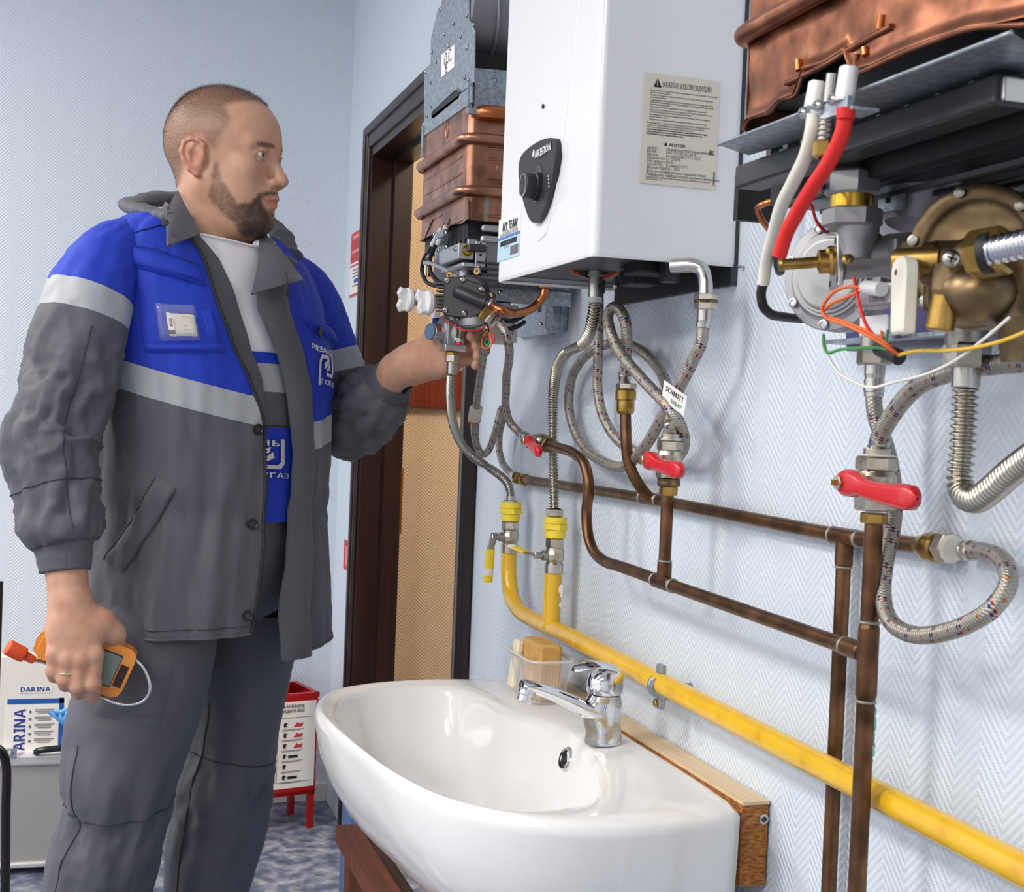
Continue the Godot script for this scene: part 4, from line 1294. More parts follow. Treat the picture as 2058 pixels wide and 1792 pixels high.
func build_hoses() -> void:
	# gas hose of the far heater
	var t := corrugated("thin corrugated steel gas hose from the open heater beside the door to the yellow pipe", [V(0.562,1.316,-2.152), V(0.567,1.294,-2.175), V(0.58,1.262,-2.216), V(0.6,1.228,-2.267), V(0.63,1.195,-2.32), V(0.66,1.172,-2.346), V(0.69,1.155,-2.357), V(0.706,1.141,-2.33), V(0.714,1.128,-2.309), V(0.717,1.111,-2.298), V(0.717,1.099,-2.297)], 0.0076, 0.0042, "corrugated_far")
	var top := V(0.562,1.316,-2.152)
	part(t, "end_sleeve", M.new().lathe(top + Vector3(0, -0.004, 0), Vector3.UP, [[0.008, 0.0], [0.0085, 0.002], [0.0085, 0.02]], 20), mt("steel"))
	part(t, "end_nut", M.new().nut(top + Vector3(0, 0.016, 0), Vector3.UP, 0.0125, 0.013), mt("nickel"))
	var low := V(0.717,1.099,-2.297)
	part(t, "end_nut", M.new().nut(low + Vector3(0, -0.008, 0), Vector3.UP, 0.0135, 0.009), mt("nickel"))
	part(t, "end_sleeve", M.new().lathe(low + Vector3(0, 0.0, 0), Vector3.UP, [[0.0095, 0.0], [0.0095, 0.008]], 20), mt("steel"))
	# gas hose of the white heater
	t = corrugated("corrugated steel gas hose from the white heater to the yellow pipe", [V(0.665,1.43,-1.774), V(0.666,1.409,-1.778), V(0.668,1.389,-1.789), V(0.672,1.371,-1.809), V(0.676,1.357,-1.843), V(0.682,1.351,-1.907), V(0.69,1.341,-1.974), V(0.7,1.32,-2.028), V(0.708,1.288,-2.061), V(0.714,1.24,-2.075), V(0.717,1.184,-2.075), V(0.717,1.128,-2.065), V(0.717,1.103,-2.059)], 0.0082, 0.0046, "corrugated", Vector2(0.225, 0.36))
	top = V(0.665,1.43,-1.774)
	part(t, "end_sleeve", M.new().lathe(top + Vector3(0, -0.012, 0), Vector3.UP, [[0.0098, 0.0], [0.0098, 0.018]], 22), mt("steel"))
	part(t, "label_band", M.new().lathe(V(0.666,1.413,-1.778) + Vector3(0, -0.002, 0), Vector3.UP, [[0.0101, 0.0], [0.0101, 0.016]], 22), mt("paper"))
	low = V(0.717,1.103,-2.059)
	part(t, "end_nut", M.new().nut(low + Vector3(0, -0.012, 0), Vector3.UP, 0.0145, 0.012), mt("nickel"))
	# heater hoses
	t = braided("braided steel hose making one wide loop from the white heater's elbow pipe", [V(0.7,1.37,-1.494), V(0.7,1.345,-1.499), V(0.7,1.327,-1.517), V(0.698,1.291,-1.554), V(0.698,1.254,-1.602), V(0.705,1.224,-1.656), V(0.715,1.2,-1.72), V(0.725,1.183,-1.798), V(0.735,1.187,-1.905), V(0.738,1.204,-1.99), V(0.738,1.238,-2.047), V(0.738,1.271,-2.07), V(0.738,1.311,-2.063), V(0.738,1.339,-2.022), V(0.738,1.357,-1.956), V(0.738,1.362,-1.89), V(0.738,1.356,-1.815), V(0.735,1.339,-1.744), V(0.728,1.314,-1.678), V(0.715,1.286,-1.622), V(0.7,1.263,-1.58), V(0.69,1.243,-1.557)], 0.0076, [0, 1], 0.02)
	var lab := V(0.684,1.279,-1.535)
	var lf := frame(lab, Vector3(0.25, -0.45, 1.0), Vector3(-0.1, 1, 0.4))
	var lp := part(t, "paper_label", M.new().box(Vector3.ZERO, Vector3(0.05, 0.026, 0.0006), lf), mt("paper"), "white paper label at the hose crossing")
	text(lp, "SCHMITT", lf * Vector3(0, 0.005, 0.0006), lf.basis.x, lf.basis.y, 0.009, mt("ink"), "Droid Sans", true, HORIZONTAL_ALIGNMENT_CENTER)
	text(lp, "super", lf * Vector3(0.006, -0.005, 0.0006), lf.basis.x, lf.basis.y, 0.009, mt("green_wire"), "Droid Sans", true, HORIZONTAL_ALIGNMENT_CENTER)
	braided("braided steel hose doubling over in a narrow upright loop below the white heater", [V(0.712,1.456,-1.889), V(0.715,1.398,-1.889), V(0.72,1.333,-1.897), V(0.725,1.3,-1.909), V(0.732,1.264,-1.908), V(0.738,1.239,-1.892), V(0.742,1.219,-1.858), V(0.745,1.206,-1.804), V(0.745,1.197,-1.735), V(0.738,1.198,-1.663), V(0.725,1.208,-1.602), V(0.712,1.225,-1.562), V(0.7,1.245,-1.548), V(0.685,1.267,-1.552), V(0.678,1.299,-1.615), V(0.675,1.332,-1.683), V(0.674,1.353,-1.715), V(0.674,1.377,-1.74), V(0.676,1.393,-1.75), V(0.68,1.403,-1.743), V(0.684,1.398,-1.727), V(0.688,1.381,-1.715), V(0.692,1.361,-1.718), V(0.698,1.337,-1.733), V(0.704,1.309,-1.749)], 0.0076, [1], 0.018)
	t = braided("braided steel hose from the far heater curving down to the small red valve", [V(0.6,1.391,-2.018), V(0.605,1.375,-1.998), V(0.615,1.355,-2.01), V(0.63,1.335,-2.056), V(0.645,1.313,-2.115), V(0.655,1.29,-2.147), V(0.665,1.265,-2.179), V(0.678,1.239,-2.195), V(0.688,1.224,-2.18), V(0.69,1.216,-2.147)], 0.0069, [0, 1], 0.016)
	t = braided("braided steel hose with a paper tag, hanging in a slack bend beside the door frame", [V(0.6,1.363,-2.1), V(0.61,1.337,-2.137), V(0.625,1.305,-2.203), V(0.645,1.263,-2.289), V(0.66,1.229,-2.351), V(0.67,1.205,-2.376), V(0.68,1.186,-2.389), V(0.69,1.175,-2.393), V(0.7,1.183,-2.392), V(0.71,1.208,-2.394), V(0.718,1.239,-2.396), V(0.724,1.262,-2.397), V(0.728,1.26,-2.398), V(0.73,1.234,-2.413), V(0.732,1.215,-2.43), V(0.734,1.186,-2.436), V(0.735,1.161,-2.413), V(0.735,1.147,-2.368), V(0.736,1.142,-2.34)], 0.0066, [1], 0.008)
	var wr := V(0.645,1.26,-2.289)
	var wr2 := V(0.657,1.237,-2.341)
	var wt := part(t, "paper_tag", M.new().tube(PackedVector3Array([wr, wr2]), 0.0115, 16, true, 1.0, Vector2(1.0, 0.62)), mt("paper_cream"), "folded paper tag on the hose")
	part(wt, "tag_band", M.new().tube(PackedVector3Array([wr.lerp(wr2, 0.86), wr.lerp(wr2, 1.02)]), 0.0117, 16, true, 1.0, Vector2(1.0, 0.62)), mt("orange_wire"))
	# near heater hoses
	braided("braided steel hose drooping in a big loop to the upper copper pipe's near end", [V(0.7,1.286,-1.116), V(0.7,1.274,-1.115), V(0.705,1.257,-1.116), V(0.712,1.239,-1.113), V(0.718,1.218,-1.111), V(0.72,1.194,-1.106), V(0.72,1.172,-1.104), V(0.716,1.153,-1.101), V(0.706,1.128,-1.093), V(0.7,1.105,-1.086), V(0.695,1.086,-1.072), V(0.69,1.076,-1.048), V(0.688,1.074,-1.015), V(0.688,1.081,-0.9798), V(0.69,1.095,-0.9436), V(0.695,1.112,-0.9196), V(0.705,1.129,-0.9168), V(0.716,1.143,-0.9335), V(0.728,1.149,-0.9626), V(0.738,1.149,-0.9969), V(0.744,1.147,-1.02)], 0.0078, [0, 1], 0.017)
	var en := thing("union_nut", "nickel union nut with white sealing tape at the brass reducer", "nut")
	var ea := V(0.744,1.145,-1.063)
	var ed := (V(0.744,1.146,-1.038) - ea).normalized()
	part(en, "nut", M.new().nut(ea, ed, 0.0148, 0.015), mt("nickel"))
	part(en, "sealing_tape", M.new().lathe(ea + ed * 0.0145, ed, [[0.0128, 0.0], [0.0134, 0.0016], [0.0105, 0.003]], 11), mt("white_rubber"))
	t = braided("braided steel hose arching from the near heater down to the large red-levered valve", [V(0.68,1.307,-0.8217), V(0.68,1.307,-0.8539), V(0.68,1.306,-0.8789), V(0.68,1.305,-0.9062), V(0.68,1.303,-0.9458), V(0.68,1.297,-0.9853), V(0.682,1.29,-1.016), V(0.684,1.276,-1.044), V(0.686,1.26,-1.066), V(0.688,1.249,-1.079), V(0.69,1.239,-1.087)], 0.0082, [1], 0.02)
	# big corrugated gas hose at the right
	t = corrugated("thick corrugated steel gas hose bending to the side under the near heater", [V(0.665,1.29,-0.9279), V(0.665,1.278,-0.9276), V(0.665,1.256,-0.9278), V(0.665,1.231,-0.9285), V(0.664,1.214,-0.9283), V(0.662,1.202,-0.9201), V(0.658,1.199,-0.8992), V(0.65,1.209,-0.8685), V(0.642,1.221,-0.8403), V(0.634,1.232,-0.8109), V(0.622,1.244,-0.7719), V(0.61,1.256,-0.7293)], 0.0104, 0.0058, "corrugated")
	top = V(0.665,1.29,-0.9279)
	part(t, "end_sleeve", M.new().lathe(top + Vector3(0, -0.004, 0), Vector3.UP, [[0.0105, 0.0], [0.0112, 0.001], [0.0112, 0.016]], 22), mt("steel"))
	part(t, "end_nut", M.new().nut(top + Vector3(0, 0.012, 0), Vector3.UP, 0.0185, 0.02), mt("nickel"))


# ---------------------------------------------------------------- white water heater
func shape_x(pts: Array, x: float) -> PackedVector2Array:
	# points on a plane x = const as (z, y)
	var o := PackedVector2Array()
	for p in pts: o.append(Vector2(p.z, p.y))
	return o

func plate_x(x: float) -> Transform3D:
	# slab frame on a plane facing -x: its x axis is world z, its y axis world y
	return Transform3D(Basis(Vector3.BACK, Vector3.UP, Vector3.LEFT), Vector3(x, 0, 0))

func build_white_heater() -> void:
	var t := thing("water_heater", "closed white enamelled gas water heater with a black control dial", "water heater")
	var x0 := 0.566
	var zn := -1.527
	var zf := -1.925
	var y0 := 1.443
	var y1 := 2.05
	var zc := (zn + zf) / 2
	# casing: open-bottomed box with rounded vertical edges
	var ring := func(y: float, inset: float) -> PackedVector3Array:
		var row := PackedVector3Array()
		for p in round_rect(0.192 - 2 * inset, zn - zf - 2 * inset, 0.011, 5):
			row.append(Vector3((x0 + 0.758) / 2 + p.x, y, zc + p.y))
		return row
	var rows := [ring.call(y0 + 0.004, 0.003), ring.call(y0, 0.0018), ring.call(y0 + 0.0008, 0.0004), ring.call(y0 + 0.006, 0.0), ring.call(y1 - 0.01, 0.0), ring.call(y1 - 0.002, 0.003), ring.call(y1, 0.01)]
	part(t, "casing", M.new().grid(rows, true, 1, 1, true).fan(rows[6], true), mt("white_enamel"))
	part(t, "floor_pan", M.new().box(Vector3(0.663, y0 + 0.012, zc), Vector3(0.182, 0.003, 0.385)), mt("dark_steel"))
	part(t, "back_panel", M.new().box(Vector3(0.755, (y0 + y1) / 2 - 0.012, zc), Vector3(0.008, y1 - y0 + 0.02, 0.392)), mt("dark_steel"))
	part(t, "collar", M.new().lathe(Vector3(0.663, y1, zc), Vector3.UP, [[0.056, 0.0], [0.056, 0.08]], 32), mt("galvanised"))
	# raised shield on the front
	var sh := shape_x([V(0.5655,1.942,-1.899), V(0.5655,1.843,-1.874), V(0.5655,1.719,-1.86), V(0.5655,1.631,-1.837), V(0.5655,1.55,-1.807), V(0.5655,1.503,-1.772), V(0.5655,1.482,-1.733), V(0.5655,1.489,-1.699), V(0.5655,1.531,-1.67), V(0.5655,1.591,-1.648), V(0.5655,1.651,-1.633), V(0.5655,1.721,-1.625), V(0.5655,1.771,-1.616), V(0.5655,1.849,-1.611)], 0.5655)
	part(t, "front_shield", M.new().slab(sh, 0.0025, plate_x(x0), 0.0012), mt("white_enamel"))
	# control panel
	var cp := shape_x([V(0.564,1.597,-1.809), V(0.564,1.607,-1.799), V(0.564,1.613,-1.756), V(0.564,1.613,-1.708), V(0.564,1.609,-1.673), V(0.564,1.604,-1.657), V(0.564,1.59,-1.65), V(0.564,1.57,-1.655), V(0.564,1.544,-1.668), V(0.564,1.521,-1.688), V(0.564,1.508,-1.713), V(0.564,1.507,-1.732), V(0.564,1.517,-1.754), V(0.564,1.54,-1.779), V(0.564,1.569,-1.802)], 0.564)
	var pts := []
	for p in cp: pts.append(p)
	var smooth := closed_spline(pts)
	var cps := PackedVector2Array()
	for i in range(0, smooth.size(), 3): cps.append(smooth[i])
	var pan := part(t, "control_panel", M.new().slab(cps, 0.010, plate_x(x0 - 0.004), 0.003), mt("black_plastic"), "drop-shaped black control panel")
	var badge := shape_x([V(0.5565,1.601,-1.755), V(0.5565,1.604,-1.726), V(0.5565,1.605,-1.691), V(0.5565,1.603,-1.669), V(0.5565,1.597,-1.672), V(0.5565,1.591,-1.691), V(0.5565,1.59,-1.716), V(0.5565,1.594,-1.739)], 0.5565)
	part(pan, "badge", M.new().slab(badge, 0.0012, plate_x(x0 - 0.0093)), mt("black_gloss"))
	text(pan, "ARISTON", V(0.5558,1.597,-1.7), Vector3.BACK, Vector3(0, 1, 0.0), 0.0125, mt("print_white"), "Droid Sans", true, HORIZONTAL_ALIGNMENT_CENTER, 1.25)
	part(pan, "emblem", M.new().slab(PackedVector2Array([Vector2(-0.004, -0.004), Vector2(0.004, -0.004), Vector2(0.004, 0.002), Vector2(0, 0.006), Vector2(-0.004, 0.002)]), 0.0006, Transform3D(plate_x(0).basis, V(0.5557,1.6,-1.739))), mt("print_white"))
	var kc := V(0.557,1.554,-1.723)
	var dish := part(pan, "dial_recess", M.new().lathe(kc + Vector3(0.0005, 0.004, 0), Vector3.LEFT, [[0.026, 0.0], [0.0255, 0.0012], [0.02, 0.0008]], 36), mt("black_gloss"))
	var kn := part(pan, "dial", M.new().lathe(kc, Vector3.LEFT, [[0.0185, 0.0], [0.0185, 0.004], [0.0165, 0.005], [0.0165, 0.017], [0.0155, 0.0185], [0.0145, 0.019]], 36), mt("black_plastic"))
	part(kn, "dial_ring", M.new().lathe(kc, Vector3.LEFT, [[0.0148, 0.0188], [0.0150, 0.0205], [0.0132, 0.0205], [0.0128, 0.0186]], 36), mt("grey_ring"))
	part(kn, "dial_face", M.new().lathe(kc, Vector3.LEFT, [[0.0130, 0.0183], [0.006, 0.0176], [0.0005, 0.0174]], 30, false), mt("black_gloss"))
	for e in [[1100.5, 350.0], [1103.0, 357.0], [1101.0, 364.0], [1104.0, 372.0]]:
		pass
	for k in 4:
		part(pan, "dial_mark", M.new().box(V(0.5562,1.56,-1.674) + Vector3(0, -0.0045 * k, 0.0012 * k), Vector3(0.0006, 0.0024, 0.0024)), mt("print_white"))
	part(t, "sight_hole", M.new().lathe(V(0.5637,1.662,-1.731), Vector3.LEFT, [[0.0034, 0.0], [0.0034, 0.0008]], 20), mt("dark_slot"))
	# small sticker low on the front
	var a := V(0.5655,1.535,-1.923)
	var b := V(0.5655,1.525,-1.816)
	var d := V(0.5655,1.473,-1.919)
	var w := b.z - a.z
	var st := part(t, "sticker", M.new().box(Vector3(x0 - 0.0003, (a.y + d.y) / 2, (a.z + b.z) / 2), Vector3(0.0006, a.y - d.y, w)), mt("paper"), "white and blue product sticker with a barcode")
	var zm := (a.z + b.z) / 2
	var h := a.y - d.y
	part(st, "blue_field", M.new().box(Vector3(x0 - 0.0008, d.y + h * 0.25, zm), Vector3(0.0005, h * 0.5, w)), mt("sticker_blue"))
	part(st, "blue_band", M.new().box(Vector3(x0 - 0.0012, d.y + h * 0.525, zm), Vector3(0.0006, h * 0.06, w)), mt("sticker_band"))
	text(st, "MY TEAM", Vector3(x0 - 0.0012, a.y - h * 0.22, zm + w * 0.04), Vector3.BACK, Vector3(0, 1, 0.16), 0.0155, mt("ink"), "Droid Sans", true, HORIZONTAL_ALIGNMENT_CENTER, 1.05)
	text(st, "СЕРТИФИКАТ ПРОГРАММЫ", Vector3(x0 - 0.0012, a.y - h * 0.345, zm + w * 0.05), Vector3.BACK, Vector3.UP, 0.0058, mt("ink_grey"), "Droid Sans", false, HORIZONTAL_ALIGNMENT_CENTER)
	text(st, "Зарегистрируйтесь в My Team", Vector3(x0 - 0.0012, a.y - h * 0.40, zm), Vector3.BACK, Vector3.UP, 0.0064, mt("ink"), "Droid Sans", false, HORIZONTAL_ALIGNMENT_CENTER)
	var zz := zm - w * 0.36
	var k := 0
	while zz < zm + w * 0.38:
		var bw: float = [0.0008, 0.0016, 0.0011, 0.0022, 0.0008, 0.0014][k % 6]
		part(st, "barcode_line", M.new().box(Vector3(x0 - 0.0012, d.y + h * 0.395, zz + bw / 2), Vector3(0.0004, h * 0.12, bw)), mt("ink"))
		zz += bw + [0.0014, 0.001, 0.0018, 0.0012][k % 4]
		k += 1
	part(st, "grey_field", M.new().box(Vector3(x0 - 0.0012, d.y + h * 0.17, zm + w * 0.28), Vector3(0.0004, h * 0.2, w * 0.34)), mt("ink_grey"))
	text(st, "3632097", Vector3(x0 - 0.0012, d.y + h * 0.30, zm - w * 0.2), Vector3.BACK, Vector3.UP, 0.007, mt("ink_grey"))
	build_warning_sticker(t)
	# fittings below
	var u := part(t, "gas_inlet", M.new().lathe(V(0.665,1.435,-1.775), Vector3.UP, [[0.0102, 0.0], [0.0102, 0.012], [0.0125, 0.013], [0.0125, 0.02], [0.0118, 0.04]], 22), mt("steel_dull"))
	part(t, "water_outlet", M.new().tube(PackedVector3Array([V(0.712,1.434,-1.882), V(0.712,1.467,-1.883)]), 0.0078, 16), mt("steel_dull"))
	var el := part(t, "elbow_pipe", M.new().tube(spline([V(0.672,1.439,-1.529), V(0.68,1.439,-1.518), V(0.69,1.439,-1.508), V(0.698,1.434,-1.502), V(0.7,1.421,-1.495), V(0.7,1.403,-1.492)], 6), 0.0088, 18), mt("steel"), "bright bent steel elbow pipe")
	part(el, "nut", M.new().nut(V(0.7,1.396,-1.49), Vector3.UP, 0.0145, 0.008), mt("nickel"))
	part(el, "washer", M.new().lathe(V(0.7,1.394,-1.49), Vector3.UP, [[0.014, -0.001], [0.0145, 0.002]], 20), mt("bronze"))
	part(el, "union_nut", M.new().nut(V(0.7,1.385,-1.49), Vector3.UP, 0.0142, 0.011), mt("nickel"))
	part(el, "sleeve", M.new().lathe(V(0.7,1.37,-1.492), Vector3.UP, [[0.0088, 0.0], [0.0092, 0.002], [0.0092, 0.018]], 20), mt("steel"))
	part(t, "flow_block", M.new().rbox(V(0.7,1.441,-1.702), Vector3(0.04, 0.022, 0.05), 0.003), mt("soot"))
	part(t, "valve_block", M.new().rbox(V(0.69,1.454,-1.646), Vector3(0.05, 0.03, 0.06), 0.004), mt("soot"))
	part(t, "bracket", M.new().box(V(0.7,1.439,-1.603), Vector3(0.02, 0.024, 0.02)), mt("dark_steel"))
	part(t, "fastener", M.new().lathe(V(0.72,1.443,-1.839), Vector3.DOWN, [[0.003, -0.01], [0.005, 0.0], [0.004, 0.004]], 12), mt("steel"))
	for wv in [["red_rubber", 0.0], ["black_rubber", 0.0035], ["orange_wire", -0.003]]:
		part(t, "wire", M.new().tube(spline([V(0.62,1.46,-1.772) + Vector3(0, wv[1], 0), V(0.64,1.452,-1.782) + Vector3(0, wv[1], 0), V(0.67,1.447,-1.783) + Vector3(0, wv[1], 0), V(0.69,1.453,-1.769) + Vector3(0, wv[1], 0), V(0.7,1.469,-1.738) + Vector3(0, wv[1], 0)], 6), 0.0013, 8), mt(wv[0]))
	part(t, "wire_connector", M.new().rbox(Vector3.ZERO, Vector3(0.026, 0.008, 0.012), 0.001, frame(V(0.645,1.453,-1.788), Vector3(0.6, -0.3, 0.6), Vector3.UP)), mt("black_plastic"))
	for e in [V(0.755,1.446,-1.514), V(0.575,1.46,-1.812)]:
		screw(t, e + Vector3(0, -0.002, 0), Vector3.DOWN, 0.004, mt("steel"))

func build_warning_sticker(t: Node3D) -> void:
	var tl := V(0.6229,1.667,-1.526)
	var tr := V(0.7224,1.667,-1.526)
	var bl := V(0.6234,1.535,-1.526)
	var ex := (tr - tl)
	var ey := (tl - bl)
	var w := ex.length()
	var h := ey.length()
	var f := frame(tl + ex * 0.5 - ey * 0.5, ex, ey)
	var s := part(t, "warning_label", M.new().box(Vector3.ZERO, Vector3(w, h, 0.0006), f), mt("paper_cream"), "cream printed information label on the heater's side")
	var ux := f.basis.x
	var uy := f.basis.y
	var at := func(u: float, v: float) -> Vector3: return f * Vector3((u - 0.5) * w, (0.5 - v) * h, 0.0006)
	part(s, "warning_sign", M.new().slab(PackedVector2Array([Vector2(-0.0052, -0.0045), Vector2(0.0052, -0.0045), Vector2(0, 0.006)]), 0.0004, Transform3D(f.basis, at.call(0.175, 0.085))), mt("ink"))
	text(s, "!", at.call(0.175, 0.086) + f.basis.z * 0.0004, ux, uy, 0.0082, mt("paper_cream"), "Droid Sans", true, HORIZONTAL_ALIGNMENT_CENTER)
	text(s, "ВАЖНЫЕ РЕКОМЕНДАЦИИ", at.call(0.24, 0.088), ux, uy, 0.0082, mt("ink"), "Droid Serif", false, HORIZONTAL_ALIGNMENT_LEFT, 0.58)
	var e := 0.0029
	var lines := [[0.150, "·  Перед установкой и эксплуатацией прибора внимательно прочтите инструкцию по эксплуатации"], [0.170, "   паспорт на водонагреватель."], [0.194, "·  Убедитесь, что параметры давления и типа используемого газа соответствуют параметрам,"], [0.214, "   указанным на приборе."], [0.238, "·  К работающему прибору должен быть обеспечен достаточный приток воздуха для горения."], [0.258, "   ЗАПРЕЩАЕТСЯ устанавливать газовый водонагреватель в ванной комнате при других плохо"], [0.278, "   вентилируемых помещениях."], [0.300, "·  Перед запуском проверьте герметичность газовых и гидравлических соединений."], [0.326, "   Перед запуском проверьте наличие тяги в дымоходе. ЗАПРЕЩАЕТСЯ эксплуатация газового"], [0.346, "   водонагревателя при недостаточной тяге или её отсутствии."], [0.370, "·  При понижении температуры в помещении ниже 0°С слейте воду для предотвращения"], [0.390, "   выхода прибора из строя."], [0.414, "·  При длительных перерывах в работе рекомендуется перекрыть подачу газа и воды."]]
	for l in lines: text(s, l[1], at.call(0.07, l[0]), ux, uy, e, mt("ink"), "Droid Sans", false, HORIZONTAL_ALIGNMENT_LEFT, 0.66)
	for l in [[0.445, "Монтаж, первый пуск и сервисное обслуживание должны осуществляться квалифицированными"], [0.465, "специалистами. Прибор может создать источники шума и вибраций, поэтому, открытым"], [0.485, "огнём газа, оказывать воздействие, вызванное нагревом газа (в случае"], [0.505, "подключения к электросети). Ответственность за ущерб, который может быть нанесён людям,"], [0.526, "животным, имуществу или является вследствие неправильного монтажа, возлагается"], [0.546, "исключительно на лицо, установившее газовую колонку."]]:
		text(s, l[1], at.call(0.055, l[0]), ux, uy, e, mt("ink"), "Droid Sans", l[0] > 0.5, HORIZONTAL_ALIGNMENT_LEFT, 0.62 if l[0] < 0.5 else 0.57)
	part(s, "emblem", M.new().slab(PackedVector2Array([Vector2(-0.0016, -0.002), Vector2(0.0016, -0.002), Vector2(0.0016, 0.0006), Vector2(0, 0.002), Vector2(-0.0016, 0.0006)]), 0.0003, Transform3D(f.basis, at.call(0.315, 0.628))), mt("ink"))
	text(s, "ARISTON", at.call(0.355, 0.630), ux, uy, 0.0046, mt("ink"), "Droid Sans", true, HORIZONTAL_ALIGNMENT_LEFT, 1.1)
	var rows := [["Продукт:", "газовый проточный водонагреватель"], ["Модель:", "FAST EVO ONT B 11 NG RU"], ["Тип газа:", "газ природный ГОСТ 5542-87"], ["Давление газа:", "1.3 - 2.0 кПа"], ["Ном. мощность:", "19 кВт"], ["Пр-ть по ГВС:", "11 л/мин (ΔT=25°С)"], ["Давление воды:", "0.01 - 1 МПа"]]
	for i in 7:
		text(s, rows[i][0], at.call(0.075, 0.672 + i * 0.0295), ux, uy, 0.0044, mt("ink"), "Droid Serif", false, HORIZONTAL_ALIGNMENT_LEFT, 0.72)
		text(s, rows[i][1], at.call(0.325, 0.672 + i * 0.0295), ux, uy, 0.0044, mt("ink"), "Droid Serif", false, HORIZONTAL_ALIGNMENT_LEFT, 0.72)
	text(s, "Дата изготовления указана в серийном номере", at.call(0.075, 0.882), ux, uy, 0.0044, mt("ink"), "Droid Serif", false, HORIZONTAL_ALIGNMENT_LEFT, 0.74)
	text(s, "Расшифровку серийного номера смотрите в инструкции", at.call(0.075, 0.912), ux, uy, 0.0044, mt("ink"), "Droid Serif", false, HORIZONTAL_ALIGNMENT_LEFT, 0.76)
	text(s, "Производитель: Аристон Термо Ко. Китай, провинция Цзянсу, Уси, Промышленная зона, Синьчжоу,", at.call(0.07, 0.938), ux, uy, 0.003, mt("ink"), "Droid Sans", false, HORIZONTAL_ALIGNMENT_LEFT, 0.6)
	text(s, "Юнхэ-Ян Чжунгуань, №9", at.call(0.07, 0.956), ux, uy, 0.003, mt("ink"), "Droid Sans", false, HORIZONTAL_ALIGNMENT_LEFT, 0.6)
	text(s, "EAC", at.call(0.93, 0.665), ux, uy, 0.0075, mt("ink"), "Droid Sans", true, HORIZONTAL_ALIGNMENT_CENTER, 0.5)
	text(s, "420000466300", at.call(0.975, 0.90), uy, -ux, 0.0032, mt("ink"), "Droid Sans", true, HORIZONTAL_ALIGNMENT_CENTER, 0.8)


# ---------------------------------------------------------------- opened heater beside the door
func wrap_tube(t: Node3D, y: float, x0: float, x1: float, zn: float, zf: float, r: float, mat: String, called := "water_coil") -> MeshInstance3D:
	# tube that runs along the near side, round the corner and across the front, then round the far side
	var k := 0.02
	var pts := [Vector3(x1, y, zn + r), Vector3(x0 + k + 0.03, y, zn + r), Vector3(x0 + k, y, zn + r), Vector3(x0 + 0.001, y, zn + 0.001), Vector3(x0 - r, y, zn - k), Vector3(x0 - r, y, zn - k - 0.03), Vector3(x0 - r, y, zf + k + 0.03), Vector3(x0 - r, y, zf + k), Vector3(x0 + 0.001, y, zf - 0.001), Vector3(x0 + k, y, zf - r), Vector3(x1, y, zf - r)]
	return part(t, called, M.new().tube(spline(pts, 6), r, 16), mt(mat))

func rib(t: Node3D, a: Vector3, b: Vector3, r: float, mat: String, called := "pressed_rib") -> void:
	part(t, called, M.new().tube(PackedVector3Array([a, b]), r, 8), mt(mat))

